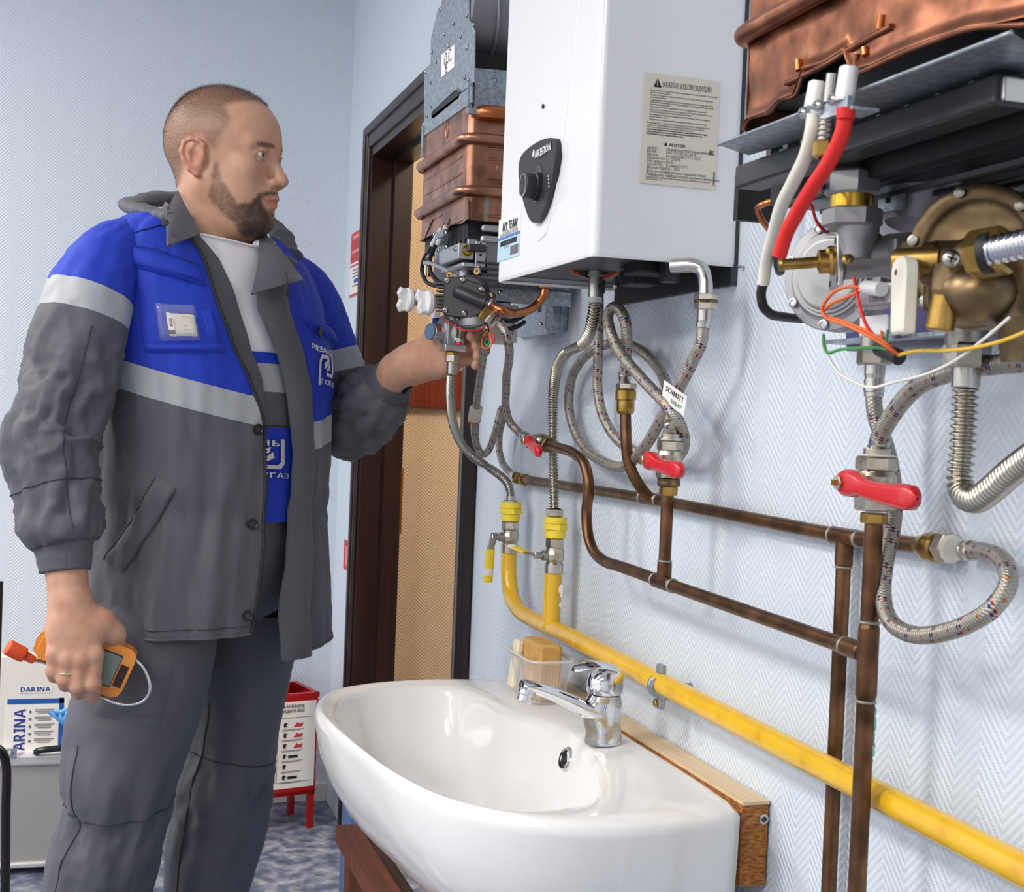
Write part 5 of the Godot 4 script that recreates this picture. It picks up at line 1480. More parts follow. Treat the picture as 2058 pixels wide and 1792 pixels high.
func build_far_heater() -> void:
	var t := thing("open_water_heater", "uncovered gas water heater with a copper heat exchanger beside the door", "water heater")
	var x0 := 0.56
	var zn := -2.095
	var zf := -2.405
	# back plate and brackets
	var bp := part(t, "back_plate", M.new().box(Vector3(0.752, 1.86, -2.275), Vector3(0.012, 0.93, 0.25)), mt("galvanised"))
	part(bp, "edge_fold", M.new().box(Vector3(0.738, 1.445, -2.155), Vector3(0.03, 0.11, 0.004)).box(Vector3(0.722, 1.455, -2.158), Vector3(0.004, 0.09, 0.03)), mt("galvanised"))
	part(bp, "lower_plate", M.new().rbox(Vector3(0.735, 1.43, -2.24), Vector3(0.012, 0.085, 0.15), 0.002), mt("galvanised"))
	part(bp, "rating_label", M.new().box(Vector3(0.7285, 1.452, -2.205), Vector3(0.0008, 0.05, 0.03)), mt("ink_grey"))
	for i in 9: part(bp, "label_line", M.new().box(Vector3(0.7278, 1.474 - i * 0.0052, -2.205), Vector3(0.0006, 0.0016, 0.022 if i % 3 else 0.014)), mt("ink"))
	# draught hood
	var hp := shape_x([V(0.56,1.998,-2.256), V(0.56,1.953,-2.276), V(0.56,1.953,-2.332), V(0.56,1.913,-2.376), V(0.56,1.868,-2.372), V(0.56,1.867,-2.421), V(0.56,1.769,-2.405), V(0.56,1.769,-2.082), V(0.56,1.769,-2.07), V(0.56,1.851,-2.079), V(0.56,1.882,-2.119), V(0.56,1.96,-2.127)], x0)
	var hood := part(t, "draught_hood", M.new().slab(hp, 0.0016, plate_x(x0), 0.0), mt("galvanised"))
	part(hood, "lower_strip", M.new().slab(shape_x([V(0.56,1.77,-2.413), V(0.56,1.744,-2.409), V(0.56,1.738,-2.074), V(0.56,1.765,-2.078)], x0), 0.003, plate_x(x0 - 0.001)), mt("galvanised"))
	part(hood, "slot", M.new().slab(shape_x([V(0.558,1.773,-2.345), V(0.558,1.777,-2.335), V(0.558,1.781,-2.192), V(0.558,1.78,-2.173), V(0.558,1.772,-2.153), V(0.558,1.764,-2.152), V(0.558,1.762,-2.158), V(0.558,1.762,-2.325), V(0.558,1.765,-2.34)], x0), 0.0014, plate_x(x0 - 0.0018)), mt("soot"), "long dark slot in the hood plate")
	part(hood, "slot_lip", M.new().tube(PackedVector3Array([V(0.557,1.772,-2.341), V(0.557,1.776,-2.331), V(0.557,1.78,-2.188), V(0.557,1.779,-2.169), V(0.557,1.771,-2.149)]), 0.0012, 8), mt("galvanised"))
	for p in [V(0.5585,1.945,-2.307), V(0.5585,1.895,-2.275), V(0.5585,1.897,-2.215), V(0.5585,1.862,-2.162), V(0.5585,1.887,-2.129), V(0.5585,1.861,-2.084), V(0.5585,1.885,-2.362), V(0.5585,1.86,-2.329), V(0.5585,1.867,-2.243), V(0.5585,1.833,-2.118), V(0.5585,1.86,-2.406), V(0.5585,1.832,-2.364), V(0.5585,1.788,-2.127), V(0.5585,1.778,-2.101), V(0.5585,1.788,-2.353), V(0.5585,1.777,-2.381)]: screw(hood, p, Vector3.LEFT, 0.0035, mt("galvanised"), "rivet")
	var qc := part(hood, "check_label", M.new().slab(shape_x([V(0.558,1.863,-2.288), V(0.558,1.859,-2.201), V(0.558,1.821,-2.197), V(0.558,1.823,-2.284)], x0), 0.0008, plate_x(x0 - 0.0015)), mt("paper"), "white inspection label lettered Q.C.")
	text(qc, "Q.C.", V(0.5572,1.847,-2.239), Vector3.BACK, Vector3.UP, 0.028, mt("ink"), "Droid Serif", false, HORIZONTAL_ALIGNMENT_CENTER)
	text(qc, "E", V(0.5572,1.831,-2.246), Vector3.BACK, Vector3.UP, 0.024, mt("ink_navy"), "Droid Sans", false, HORIZONTAL_ALIGNMENT_CENTER)
	# drum behind the hood plate
	var dc := Vector3(0.562, 1.925, -2.21)
	part(t, "drum", M.new().lathe(dc, Vector3.RIGHT, [[0.115, 0.0], [0.115, 0.18]], 48, true, 0.0, Vector2(1, 0.9)), mt("grey_steel"))
	part(t, "drum_band", M.new().tube(spline([Vector3(0.60, 1.925, -2.093), Vector3(0.605, 1.875, -2.104), Vector3(0.607, 1.845, -2.13), Vector3(0.606, 1.823, -2.17)], 8), 0.003, 10), mt("grey_steel"))
	part(t, "side_plate", M.new().box(Vector3(0.66, 1.87, -2.24), Vector3(0.18, 0.14, 0.19)), mt("soot"))
	var fl := part(t, "side_flange", M.new().quad(Vector3(0.566, 1.766, zn + 0.006), Vector3(0.75, 1.766, zn + 0.006), Vector3(0.75, 1.806, zn - 0.012), Vector3(0.566, 1.80, zn - 0.012)).box(Vector3(0.658, 1.747, zn + 0.004), Vector3(0.184, 0.04, 0.003)), mt("galvanised"))
	for p in [Vector3(0.60, 1.78, zn + 0.006), Vector3(0.60, 1.792, zn)]: screw(fl, p, Vector3(0, 0.3, 1), 0.003, mt("galvanised"))
	part(t, "corner_clip", M.new().box(Vector3(0.5585, 1.748, zn + 0.003), Vector3(0.008, 0.05, 0.007)).box(Vector3(0.570, 1.727, zn + 0.006), Vector3(0.028, 0.009, 0.01)), mt("galvanised"))
	part(t, "far_clip", M.new().box(V(0.558,1.734,-2.399), Vector3(0.006, 0.055, 0.012)), mt("galvanised"))
	# copper heat exchanger
	var ring := func(y: float, o: float) -> PackedVector3Array:
		var row := PackedVector3Array()
		for p in round_rect(0.18 + 2 * o, zn - zf + 2 * o, 0.012 + o, 5): row.append(Vector3(x0 + 0.09 + p.x, y, (zn + zf) / 2 + p.y))
		return row
	var rows := []
	for e in [[1.556, 0.003], [1.558, 0.001], [1.562, 0.0], [1.60, 0.0], [1.645, 0.001], [1.69, 0.0], [1.725, 0.0], [1.755, 0.0]]: rows.append(ring.call(e[0], e[1]))
	var hx := part(t, "heat_exchanger", M.new().grid(rows, true, 1, 1, true), mt("copper_sheet"), "copper jacket of the heat exchanger")
	wrap_tube(t, 1.686, x0, 0.75, zn, zf, 0.0085, "copper_sheet")
	wrap_tube(t, 1.603, x0, 0.75, zn, zf, 0.0085, "copper_sheet")
	rib(hx, Vector3(x0 - 0.0005, 1.662, zn - 0.03), Vector3(x0 - 0.0005, 1.662, zf + 0.03), 0.0022, "copper_sheet")
	rib(hx, Vector3(x0 - 0.0005, 1.635, zn - 0.03), Vector3(x0 - 0.0005, 1.635, zf + 0.03), 0.0022, "copper_sheet")
	rib(hx, Vector3(x0 - 0.0005, 1.672, zn - 0.02), Vector3(x0 - 0.0005, 1.672, zf + 0.02), 0.0016, "copper_sheet")
	rib(hx, Vector3(x0 - 0.0005, 1.588, zn - 0.02), Vector3(x0 - 0.0005, 1.588, zf + 0.02), 0.0018, "copper_sheet")
	for y in [1.673, 1.656, 1.626, 1.566]: rib(hx, Vector3(x0 + 0.034, y, zn + 0.0005), Vector3(0.72, y, zn + 0.0005), 0.0022, "copper_sheet")
	part(hx, "dimple", M.new().lathe(Vector3(x0 + 0.056, 1.642, zn), Vector3.BACK, [[0.008, -0.001], [0.0085, 0.001], [0.007, 0.0012], [0.0065, 0.0002]], 20, false), mt("copper_sheet"))
	part(hx, "dimple", M.new().lathe(Vector3(x0, 1.725, zn - 0.14), Vector3.LEFT, [[0.009, -0.001], [0.0095, 0.001], [0.008, 0.0012], [0.0075, 0.0002]], 20, false, 0.0, Vector2(1, 1.6)), mt("copper_sheet"))
	part(hx, "seam_strip", M.new().box(Vector3(x0 + 0.034, 1.577, zn + 0.001), Vector3(0.008, 0.04, 0.002)), mt("solder"))
	part(t, "top_coil", M.new().tube(spline([Vector3(0.75, 1.727, zn + 0.012), Vector3(0.62, 1.727, zn + 0.012), Vector3(0.586, 1.727, zn + 0.010), Vector3(0.576, 1.727, zn - 0.002), Vector3(0.586, 1.727, zn - 0.02)], 6), 0.0115, 18), mt("copper_bright"))
	# torn skirt under the exchanger, and the dark combustion chamber within
	part(t, "skirt", M.new().slab(shape_x([V(0.56,1.556,-2.071), V(0.56,1.552,-2.109), V(0.56,1.559,-2.179), V(0.56,1.565,-2.26), V(0.56,1.57,-2.275), V(0.56,1.577,-2.251), V(0.56,1.585,-2.232), V(0.56,1.582,-2.263), V(0.56,1.584,-2.305), V(0.56,1.576,-2.325), V(0.56,1.564,-2.353), V(0.56,1.555,-2.37), V(0.56,1.558,-2.382), V(0.56,1.573,-2.373), V(0.56,1.589,-2.342), V(0.56,1.617,-2.325), V(0.56,1.591,-2.076)], x0), 0.0015, plate_x(x0 - 0.001)), mt("copper_sheet"))
	part(t, "combustion_chamber", M.new().box(Vector3(0.65, 1.555, -2.25), Vector3(0.165, 0.05, 0.29)), mt("soot"))
	# burner: finned comb, gas manifold and its end bracket
	var bn := part(t, "burner", M.new().box(Vector3(0.66, 1.505, -2.25), Vector3(0.15, 0.06, 0.29)), mt("dark_steel"))
	for i in 8:
		part(bn, "burner_blade", M.new().rbox(Vector3(0.595, 1.532, zn - 0.02 - i * 0.026), Vector3(0.05, 0.036, 0.009), 0.002), mt("steel_dull" if i % 2 else "alu"))
		part(bn, "burner_gap", M.new().box(Vector3(0.592, 1.532, zn - 0.033 - i * 0.026), Vector3(0.05, 0.034, 0.015)), mt("soot"))
	part(t, "burner_rail", M.new().rbox(Vector3(0.578, 1.512, zn - 0.09), Vector3(0.03, 0.012, 0.21), 0.003), mt("dark_steel"))
	part(t, "burner_end", M.new().slab(PackedVector2Array([Vector2(0.57, 1.515), Vector2(0.60, 1.53), Vector2(0.75, 1.535), Vector2(0.75, 1.465), Vector2(0.60, 1.465), Vector2(0.595, 1.5)]), 0.004, Transform3D(Basis(), Vector3(0, 0, zn + 0.004))), mt("grey_steel"))
	for i in 5: part(t, "shield_fin", M.new().box(Vector3(0.66, 1.49 - i * 0.009, zn + 0.008), Vector3(0.16, 0.0035, 0.006)), mt("dark_steel"))
	for i in 2: part(t, "burner_lip", M.new().rbox(Vector3(0.67, 1.545 - i * 0.017, zn + 0.006), Vector3(0.17, 0.011, 0.012), 0.004), mt("alu"))
	var mf := part(t, "gas_manifold", M.new().rbox(Vector3(0.5625, 1.5065, zn - 0.058), Vector3(0.026, 0.025, 0.125), 0.0015), mt("alu"))
	part(mf, "orifice", M.new().lathe(Vector3(0.5645, 1.5075, zn + 0.0045), Vector3.BACK, [[0.0098, 0.0], [0.0098, 0.0012], [0.008, 0.0012], [0.006, 0.0005], [0.002, 0.0005]], 28), mt("gold_bright"), "bright brass orifice")
	part(mf, "crossbar", M.new().box(Vector3(0.564, 1.508, zn + 0.0065), Vector3(0.022, 0.003, 0.002)), mt("steel"))
	screw(mf, Vector3(0.549, 1.511, zn - 0.012), Vector3.LEFT, 0.004, mt("steel"))
	var eb := part(t, "end_bracket", M.new().rbox(Vector3(0.5855, 1.501, zn + 0.006), Vector3(0.017, 0.045, 0.004), 0.001), mt("alu"))
	for y in [1.514, 1.502, 1.49]: part(eb, "hole", M.new().lathe(Vector3(0.5855, y, zn + 0.008), Vector3.BACK, [[0.002, 0.0], [0.002, 0.0006]], 12), mt("dark_slot"))
	screw(eb, Vector3(0.584, 1.4825, zn + 0.008), Vector3.BACK, 0.003, mt("steel"))
	screw(eb, Vector3(0.584, 1.521, zn + 0.008), Vector3.BACK, 0.003, mt("steel"))
	part(t, "manifold_block", M.new().rbox(V(0.572,1.519,-2.269), Vector3(0.02, 0.03, 0.06), 0.002), mt("galvanised"))
	part(t, "manifold_base", M.new().rbox(Vector3(0.575, 1.486, zn - 0.07), Vector3(0.034, 0.009, 0.14), 0.003), mt("alu"))
	part(t, "stem_boss", M.new().lathe(Vector3(0.578, 1.482, zn - 0.055), Vector3.DOWN, [[0.014, 0.0], [0.014, 0.012], [0.010, 0.014], [0.010, 0.03]], 24), mt("alu"))
	# igniter and flame sensor
	for e in [[V(0.556,1.558,-2.199), V(0.551,1.533,-2.233), 0.0], [V(0.553,1.556,-2.221), V(0.549,1.534,-2.263), 0.0]]:
		part(t, "ceramic_electrode", M.new().tube(PackedVector3Array([e[0], e[1]]), 0.0046, 10), mt("white_plastic"), "white ceramic electrode")
		rib(t, e[0], e[0] + (e[0] - e[1]).normalized() * 0.018, 0.0012, "brass", "electrode_pin")
	part(t, "electrode_clip", M.new().rbox(V(0.55,1.546,-2.214), Vector3(0.006, 0.012, 0.055), 0.001), mt("galvanised"))
	for p in [V(0.547,1.549,-2.247), V(0.547,1.543,-2.165), V(0.547,1.519,-2.158), V(0.547,1.519,-2.211)]: screw(t, p, Vector3(-1, 0, 0.3), 0.0038, mt("steel"))
	part(t, "pilot_tube", M.new().tube(spline([V(0.548,1.518,-2.271), V(0.548,1.513,-2.306), V(0.545,1.507,-2.3), V(0.542,1.502,-2.254), V(0.545,1.485,-2.168), V(0.55,1.464,-2.089)], 6), 0.0034, 10), mt("alu"))
	part(t, "ignition_lead", M.new().tube(spline([V(0.548,1.528,-2.269), V(0.545,1.514,-2.305), V(0.545,1.494,-2.316), V(0.55,1.476,-2.304), V(0.56,1.461,-2.24)], 8), 0.0036, 10), mt("black_rubber"))
	part(t, "ignition_lead", M.new().tube(spline([V(0.55,1.53,-2.246), V(0.548,1.515,-2.267), V(0.548,1.494,-2.27), V(0.552,1.476,-2.248), V(0.56,1.463,-2.213)], 8), 0.0036, 10), mt("black_rubber"))
	part(t, "lead_sleeve", M.new().tube(PackedVector3Array([V(0.549,1.534,-2.267), V(0.548,1.521,-2.282)]), 0.0046, 10), mt("bronze"))
	part(t, "pilot_bracket", M.new().box(V(0.556,1.503,-2.326), Vector3(0.004, 0.03, 0.018)), mt("white_plastic"))
	part(t, "pilot_jet", M.new().lathe(V(0.556,1.485,-2.316), Vector3.UP, [[0.0042, 0.0], [0.0042, 0.022]], 12), mt("brass"))
	# galvanised lower frame
	var lp := part(t, "lower_frame", M.new().box(Vector3(0.665, 1.447, zn - 0.02), Vector3(0.17, 0.032, 0.003)).box(Vector3(0.61, 1.418, zn - 0.02), Vector3(0.075, 0.03, 0.003)), mt("galvanised"))
	part(lp, "frame_leg", M.new().box(Vector3(0.655, 1.405, zn - 0.025), Vector3(0.004, 0.05, 0.006)), mt("galvanised"))
	part(lp, "frame_leg", M.new().box(Vector3(0.715, 1.43, zn - 0.024), Vector3(0.012, 0.075, 0.004)), mt("galvanised"))
	for p in [Vector3(0.597, 1.447, zn - 0.018), Vector3(0.628, 1.447, zn - 0.018), Vector3(0.70, 1.449, zn - 0.018), Vector3(0.70, 1.40, zn - 0.018)]: screw(lp, p, Vector3.BACK, 0.0042, mt("steel"))
	part(t, "control_box", M.new().rbox(Vector3(0.65, 1.400, -2.19), Vector3(0.045, 0.062, 0.08), 0.004), mt("ivory"), "ivory plastic control box")
	# black water valve
	var vc := V(0.563,1.433,-2.084)
	var vn := Vector3(-0.55, 0.05, 0.83).normalized()
	var vf := frame(vc, Vector3.UP.cross(vn), Vector3.UP)
	if vf.basis.z.dot(vn) < 0: vf = frame(vc, vn.cross(Vector3.UP), Vector3.UP)
	var wv := part(t, "water_valve_body", M.new().lathe(vc - vn * 0.03, vn, [[0.03, -0.006], [0.034, 0.0], [0.034, 0.016], [0.037, 0.017], [0.037, 0.024], [0.033, 0.026]], 40), mt("black_plastic"), "black plastic water valve")
	var cv := PackedVector2Array([Vector2(-0.036, -0.026), Vector2(-0.03, -0.03), Vector2(0.012, -0.034), Vector2(0.03, -0.024), Vector2(0.037, 0.002), Vector2(0.03, 0.02), Vector2(0.008, 0.026), Vector2(-0.008, 0.032), Vector2(-0.03, 0.032), Vector2(-0.036, 0.026)])
	part(wv, "cover", M.new().slab(cv, 0.012, vf, 0.002), mt("black_plastic"))
	for i in 8:
		part(wv, "grille_bar", M.new().box(Vector3(-0.043, 0.022 - i * 0.0062, -0.010), Vector3(0.014, 0.0028, 0.022), vf), mt("black_plastic"))
	for q in [Vector2(-0.030, 0.026), Vector2(-0.004, 0.027), Vector2(0.028, 0.012), Vector2(-0.031, -0.021), Vector2(0.001, -0.025)]: screw(wv, vf * Vector3(q.x, q.y, 0.006), vn, 0.0048, mt("steel"))
	for q in [Vector2(-0.032, 0.036), Vector2(0.014, 0.043), Vector2(0.012, -0.043), Vector2(0.036, 0.004)]:
		part(wv, "brass_insert", M.new().lathe(vf * Vector3(q.x, q.y, -0.008), vn, [[0.0048, -0.01], [0.0048, 0.0], [0.0026, 0.0], [0.0024, -0.004]], 14), mt("brass"))
		part(wv, "lug", M.new().lathe(vf * Vector3(q.x, q.y, -0.0085), vn, [[0.0068, -0.014], [0.0068, 0.0]], 16), mt("black_plastic"))
	part(wv, "outlet_elbow", M.new().tube(spline([vf * Vector3(-0.012, 0.008, 0.004), vf * Vector3(-0.004, 0.006, 0.014), vf * Vector3(0.012, 0.0, 0.018), vf * Vector3(0.034, -0.008, 0.018), vf * Vector3(0.048, -0.012, 0.017)], 6), 0.0098, 18), mt("black_plastic"))
	part(wv, "outlet_collar", M.new().lathe(vf * Vector3(0.036, -0.0085, 0.0178), vf.basis.x - vf.basis.y * 0.33, [[0.0118, 0.0], [0.0118, 0.005], [0.0105, 0.0055], [0.0118, 0.008], [0.0118, 0.014]], 22), mt("black_plastic"))
	part(wv, "spring_clip", M.new().lathe(vf * Vector3(0.0475, -0.0123, 0.0174), vf.basis.x - vf.basis.y * 0.33, [[0.0124, 0.0], [0.0124, 0.003], [0.009, 0.003]], 22), mt("steel"))
	part(wv, "lower_cup", M.new().lathe(vf * Vector3(0.01, -0.03, -0.02), Vector3(0.1, -1, 0), [[0.026, 0.0], [0.026, 0.012], [0.018, 0.018]], 28), mt("alu_cast"))
	part(t, "copper_outlet", M.new().tube(spline([vf * Vector3(0.046, -0.0118, 0.0175), V(0.6,1.41,-2.007), V(0.63,1.409,-2.037), V(0.66,1.417,-2.059), V(0.683,1.432,-2.08), V(0.69,1.446,-2.075), V(0.692,1.461,-2.078)], 8), 0.0066, 16), mt("copper_bright"), "bent copper outlet tube")
	part(t, "outlet_nut", M.new().nut(V(0.692,1.455,-2.078), Vector3.UP, 0.0135, 0.016), mt("brass"))
	part(t, "inlet_fitting", M.new().nut(V(0.575,1.408,-2.031), Vector3(0.5, -0.35, 0.15), 0.0115, 0.02), mt("brass"))
	part(t, "inlet_nut", M.new().nut(V(0.585,1.402,-2.023), Vector3(0.55, -0.5, 0.15), 0.0125, 0.016), mt("nickel"))
	for y in [0.0, 0.012]: part(t, "rubber_lead", M.new().tube(spline([V(0.62,1.404,-2.095) + Vector3(0, -y, 0), V(0.64,1.401,-2.105) + Vector3(0, -y, 0), V(0.66,1.406,-2.116) + Vector3(0, -y, 0), V(0.675,1.415,-2.124) + Vector3(0, -y, 0)], 6), 0.0035, 10), mt("black_rubber"))
	# turning knobs
	for e in [[V(0.515,1.44,-2.284), 1.0, -0.25], [V(0.525,1.429,-2.183), 1.0, 0.3]]:
		var kc: Vector3 = e[0]
		var kx := Vector3(-1, 0, 0.12).normalized()
		var kn := part(t, "knob", M.new().lathe(kc - kx * 0.002, kx, [[0.006, -0.01], [0.0175, -0.006], [0.0205, -0.002], [0.0205, 0.004], [0.0185, 0.006]], 32), mt("white_plastic"), "white plastic turning knob")
		part(kn, "grip", M.new().slab(PackedVector2Array([Vector2(-0.004, -0.018), Vector2(0.008, -0.021), Vector2(0.013, -0.012), Vector2(0.0095, 0.0), Vector2(0.0145, 0.010), Vector2(0.010, 0.021), Vector2(-0.004, 0.018)]), 0.012, Transform3D(frame(kc, kx, Vector3.UP).basis.rotated(kx, e[2]), kc + kx * 0.006), 0.002), mt("white_plastic"))
		part(kn, "pointer_hole", M.new().lathe(kc + kx * 0.0181 + Vector3(0, 0.011, 0), kx, [[0.0014, 0.0], [0.0014, 0.0004]], 10), mt("dark_slot"))
	var s1 := part(t, "spindle", M.new().lathe(V(0.528,1.443,-2.292), Vector3(1, 0, -0.12), [[0.0105, 0.0], [0.0115, 0.002], [0.0115, 0.008], [0.0085, 0.009], [0.0085, 0.014], [0.011, 0.015], [0.011, 0.03], [0.008, 0.05]], 20), mt("steel_dull"))
	part(t, "spindle_gland", M.new().nut(V(0.54,1.43,-2.193), Vector3(1, 0, -0.12), 0.0105, 0.022), mt("brass"))
	# gas regulator held by the worker
	var rc := V(0.562,1.381,-2.195)
	var rn := Vector3(-0.86, 0.02, 0.35).normalized()
	var rg := part(t, "gas_regulator", M.new().lathe(rc, rn, [[0.016, -0.03], [0.016, -0.014], [0.033, -0.013], [0.034, -0.011], [0.034, -0.004], [0.032, -0.003], [0.032, 0.003], [0.024, 0.010], [0.0175, 0.013]], 40), mt("alu_cast"), "cast aluminium gas regulator")
	part(rg, "spring_housing", M.new().lathe(rc, rn, [[0.0148, 0.012], [0.0142, 0.03], [0.013, 0.0315]], 30), mt("alu"))
	part(rg, "end_cap", M.new().lathe(rc, rn, [[0.0134, 0.031], [0.0134, 0.0345], [0.0125, 0.0355], [0.0118, 0.0345]], 30), mt("cap_blue"))
	part(rg, "red_dot", M.new().lathe(rc + rn * 0.022 + Vector3(0.004, 0.004, 0.0125), Vector3(0.2, 0.25, 1), [[0.003, 0.0], [0.003, 0.0016]], 14), mt("red_metal"))
	for a in 4: screw(rg, rc + rn * 0.004 + (Vector3.UP.rotated(rn, 0.7 + a * PI / 2)) * 0.0275, rn, 0.0036, mt("alu"))
	part(rg, "outlet_block", M.new().rbox(V(0.572,1.378,-2.18), Vector3(0.03, 0.05, 0.024), 0.002), mt("alu_cast"))
	part(rg, "outlet_foot", M.new().rbox(V(0.568,1.356,-2.168), Vector3(0.036, 0.012, 0.03), 0.002), mt("alu"))
	part(rg, "union", M.new().nut(V(0.563,1.349,-2.158), Vector3.DOWN, 0.0105, 0.008), mt("brass"))
	part(rg, "union_thread", M.new().lathe(V(0.563,1.343,-2.157), Vector3.DOWN, [[0.008, 0.0], [0.0085, 0.002], [0.008, 0.004], [0.0085, 0.006], [0.008, 0.008], [0.0085, 0.010]], 18), mt("brass"))
	part(rg, "test_screw", M.new().lathe(V(0.555,1.365,-2.09), Vector3(-0.3, 0, 1), [[0.0058, 0.0], [0.0058, 0.003], [0.004, 0.005]], 16), mt("steel"))
	part(rg, "seal_cap", M.new().ball(V(0.555,1.359,-2.083), Vector3(0.0045, 0.0035, 0.0045)), mt("red_plastic"))
	part(t, "plug", M.new().rbox(V(0.552,1.409,-2.231), Vector3(0.012, 0.018, 0.014), 0.002), mt("white_plastic"))
	part(t, "blue_cap", M.new().lathe(V(0.548,1.397,-2.213), Vector3.UP, [[0.0055, 0.0], [0.006, 0.001], [0.006, 0.009], [0.0055, 0.010]], 18), mt("blue_plastic"), "small dark blue cap")
	# thin wires tied in a bundle
	for e in [["black_rubber", [V(0.552,1.408,-2.174), V(0.548,1.391,-2.086), V(0.55,1.38,-2.017), V(0.56,1.383,-1.983), V(0.57,1.387,-1.983), V(0.575,1.376,-1.988)]], ["red_rubber", [V(0.552,1.405,-2.183), V(0.55,1.389,-2.102), V(0.552,1.378,-2.039), V(0.562,1.378,-1.998), V(0.572,1.384,-1.99)]], ["black_rubber", [V(0.575,1.388,-1.998), V(0.578,1.375,-2.017), V(0.58,1.365,-2.031), V(0.58,1.359,-2.014), V(0.58,1.369,-1.999), V(0.576,1.384,-1.998)]], ["orange_wire", [V(0.575,1.38,-1.991), V(0.575,1.366,-2.019), V(0.575,1.355,-2.023), V(0.575,1.35,-1.995), V(0.577,1.355,-1.976), V(0.577,1.374,-1.989)]], ["red_rubber", [V(0.576,1.382,-1.992), V(0.577,1.369,-1.967), V(0.577,1.361,-1.961), V(0.577,1.359,-1.979), V(0.577,1.371,-1.994)]], ["green_wire", [V(0.578,1.381,-2.004), V(0.578,1.365,-1.991), V(0.578,1.355,-1.995), V(0.578,1.36,-2.015), V(0.578,1.375,-2.009)]], ["black_rubber", [V(0.58,1.388,-1.999), V(0.585,1.399,-1.988), V(0.59,1.409,-1.987)]]]:
		part(t, "wire", M.new().tube(spline(e[1], 6), 0.0011, 7), mt(e[0]))
	part(t, "cable_tie", M.new().lathe(V(0.576,1.38,-1.995), Vector3.UP, [[0.0042, 0.0], [0.0042, 0.003]], 12), mt("white_plastic"))


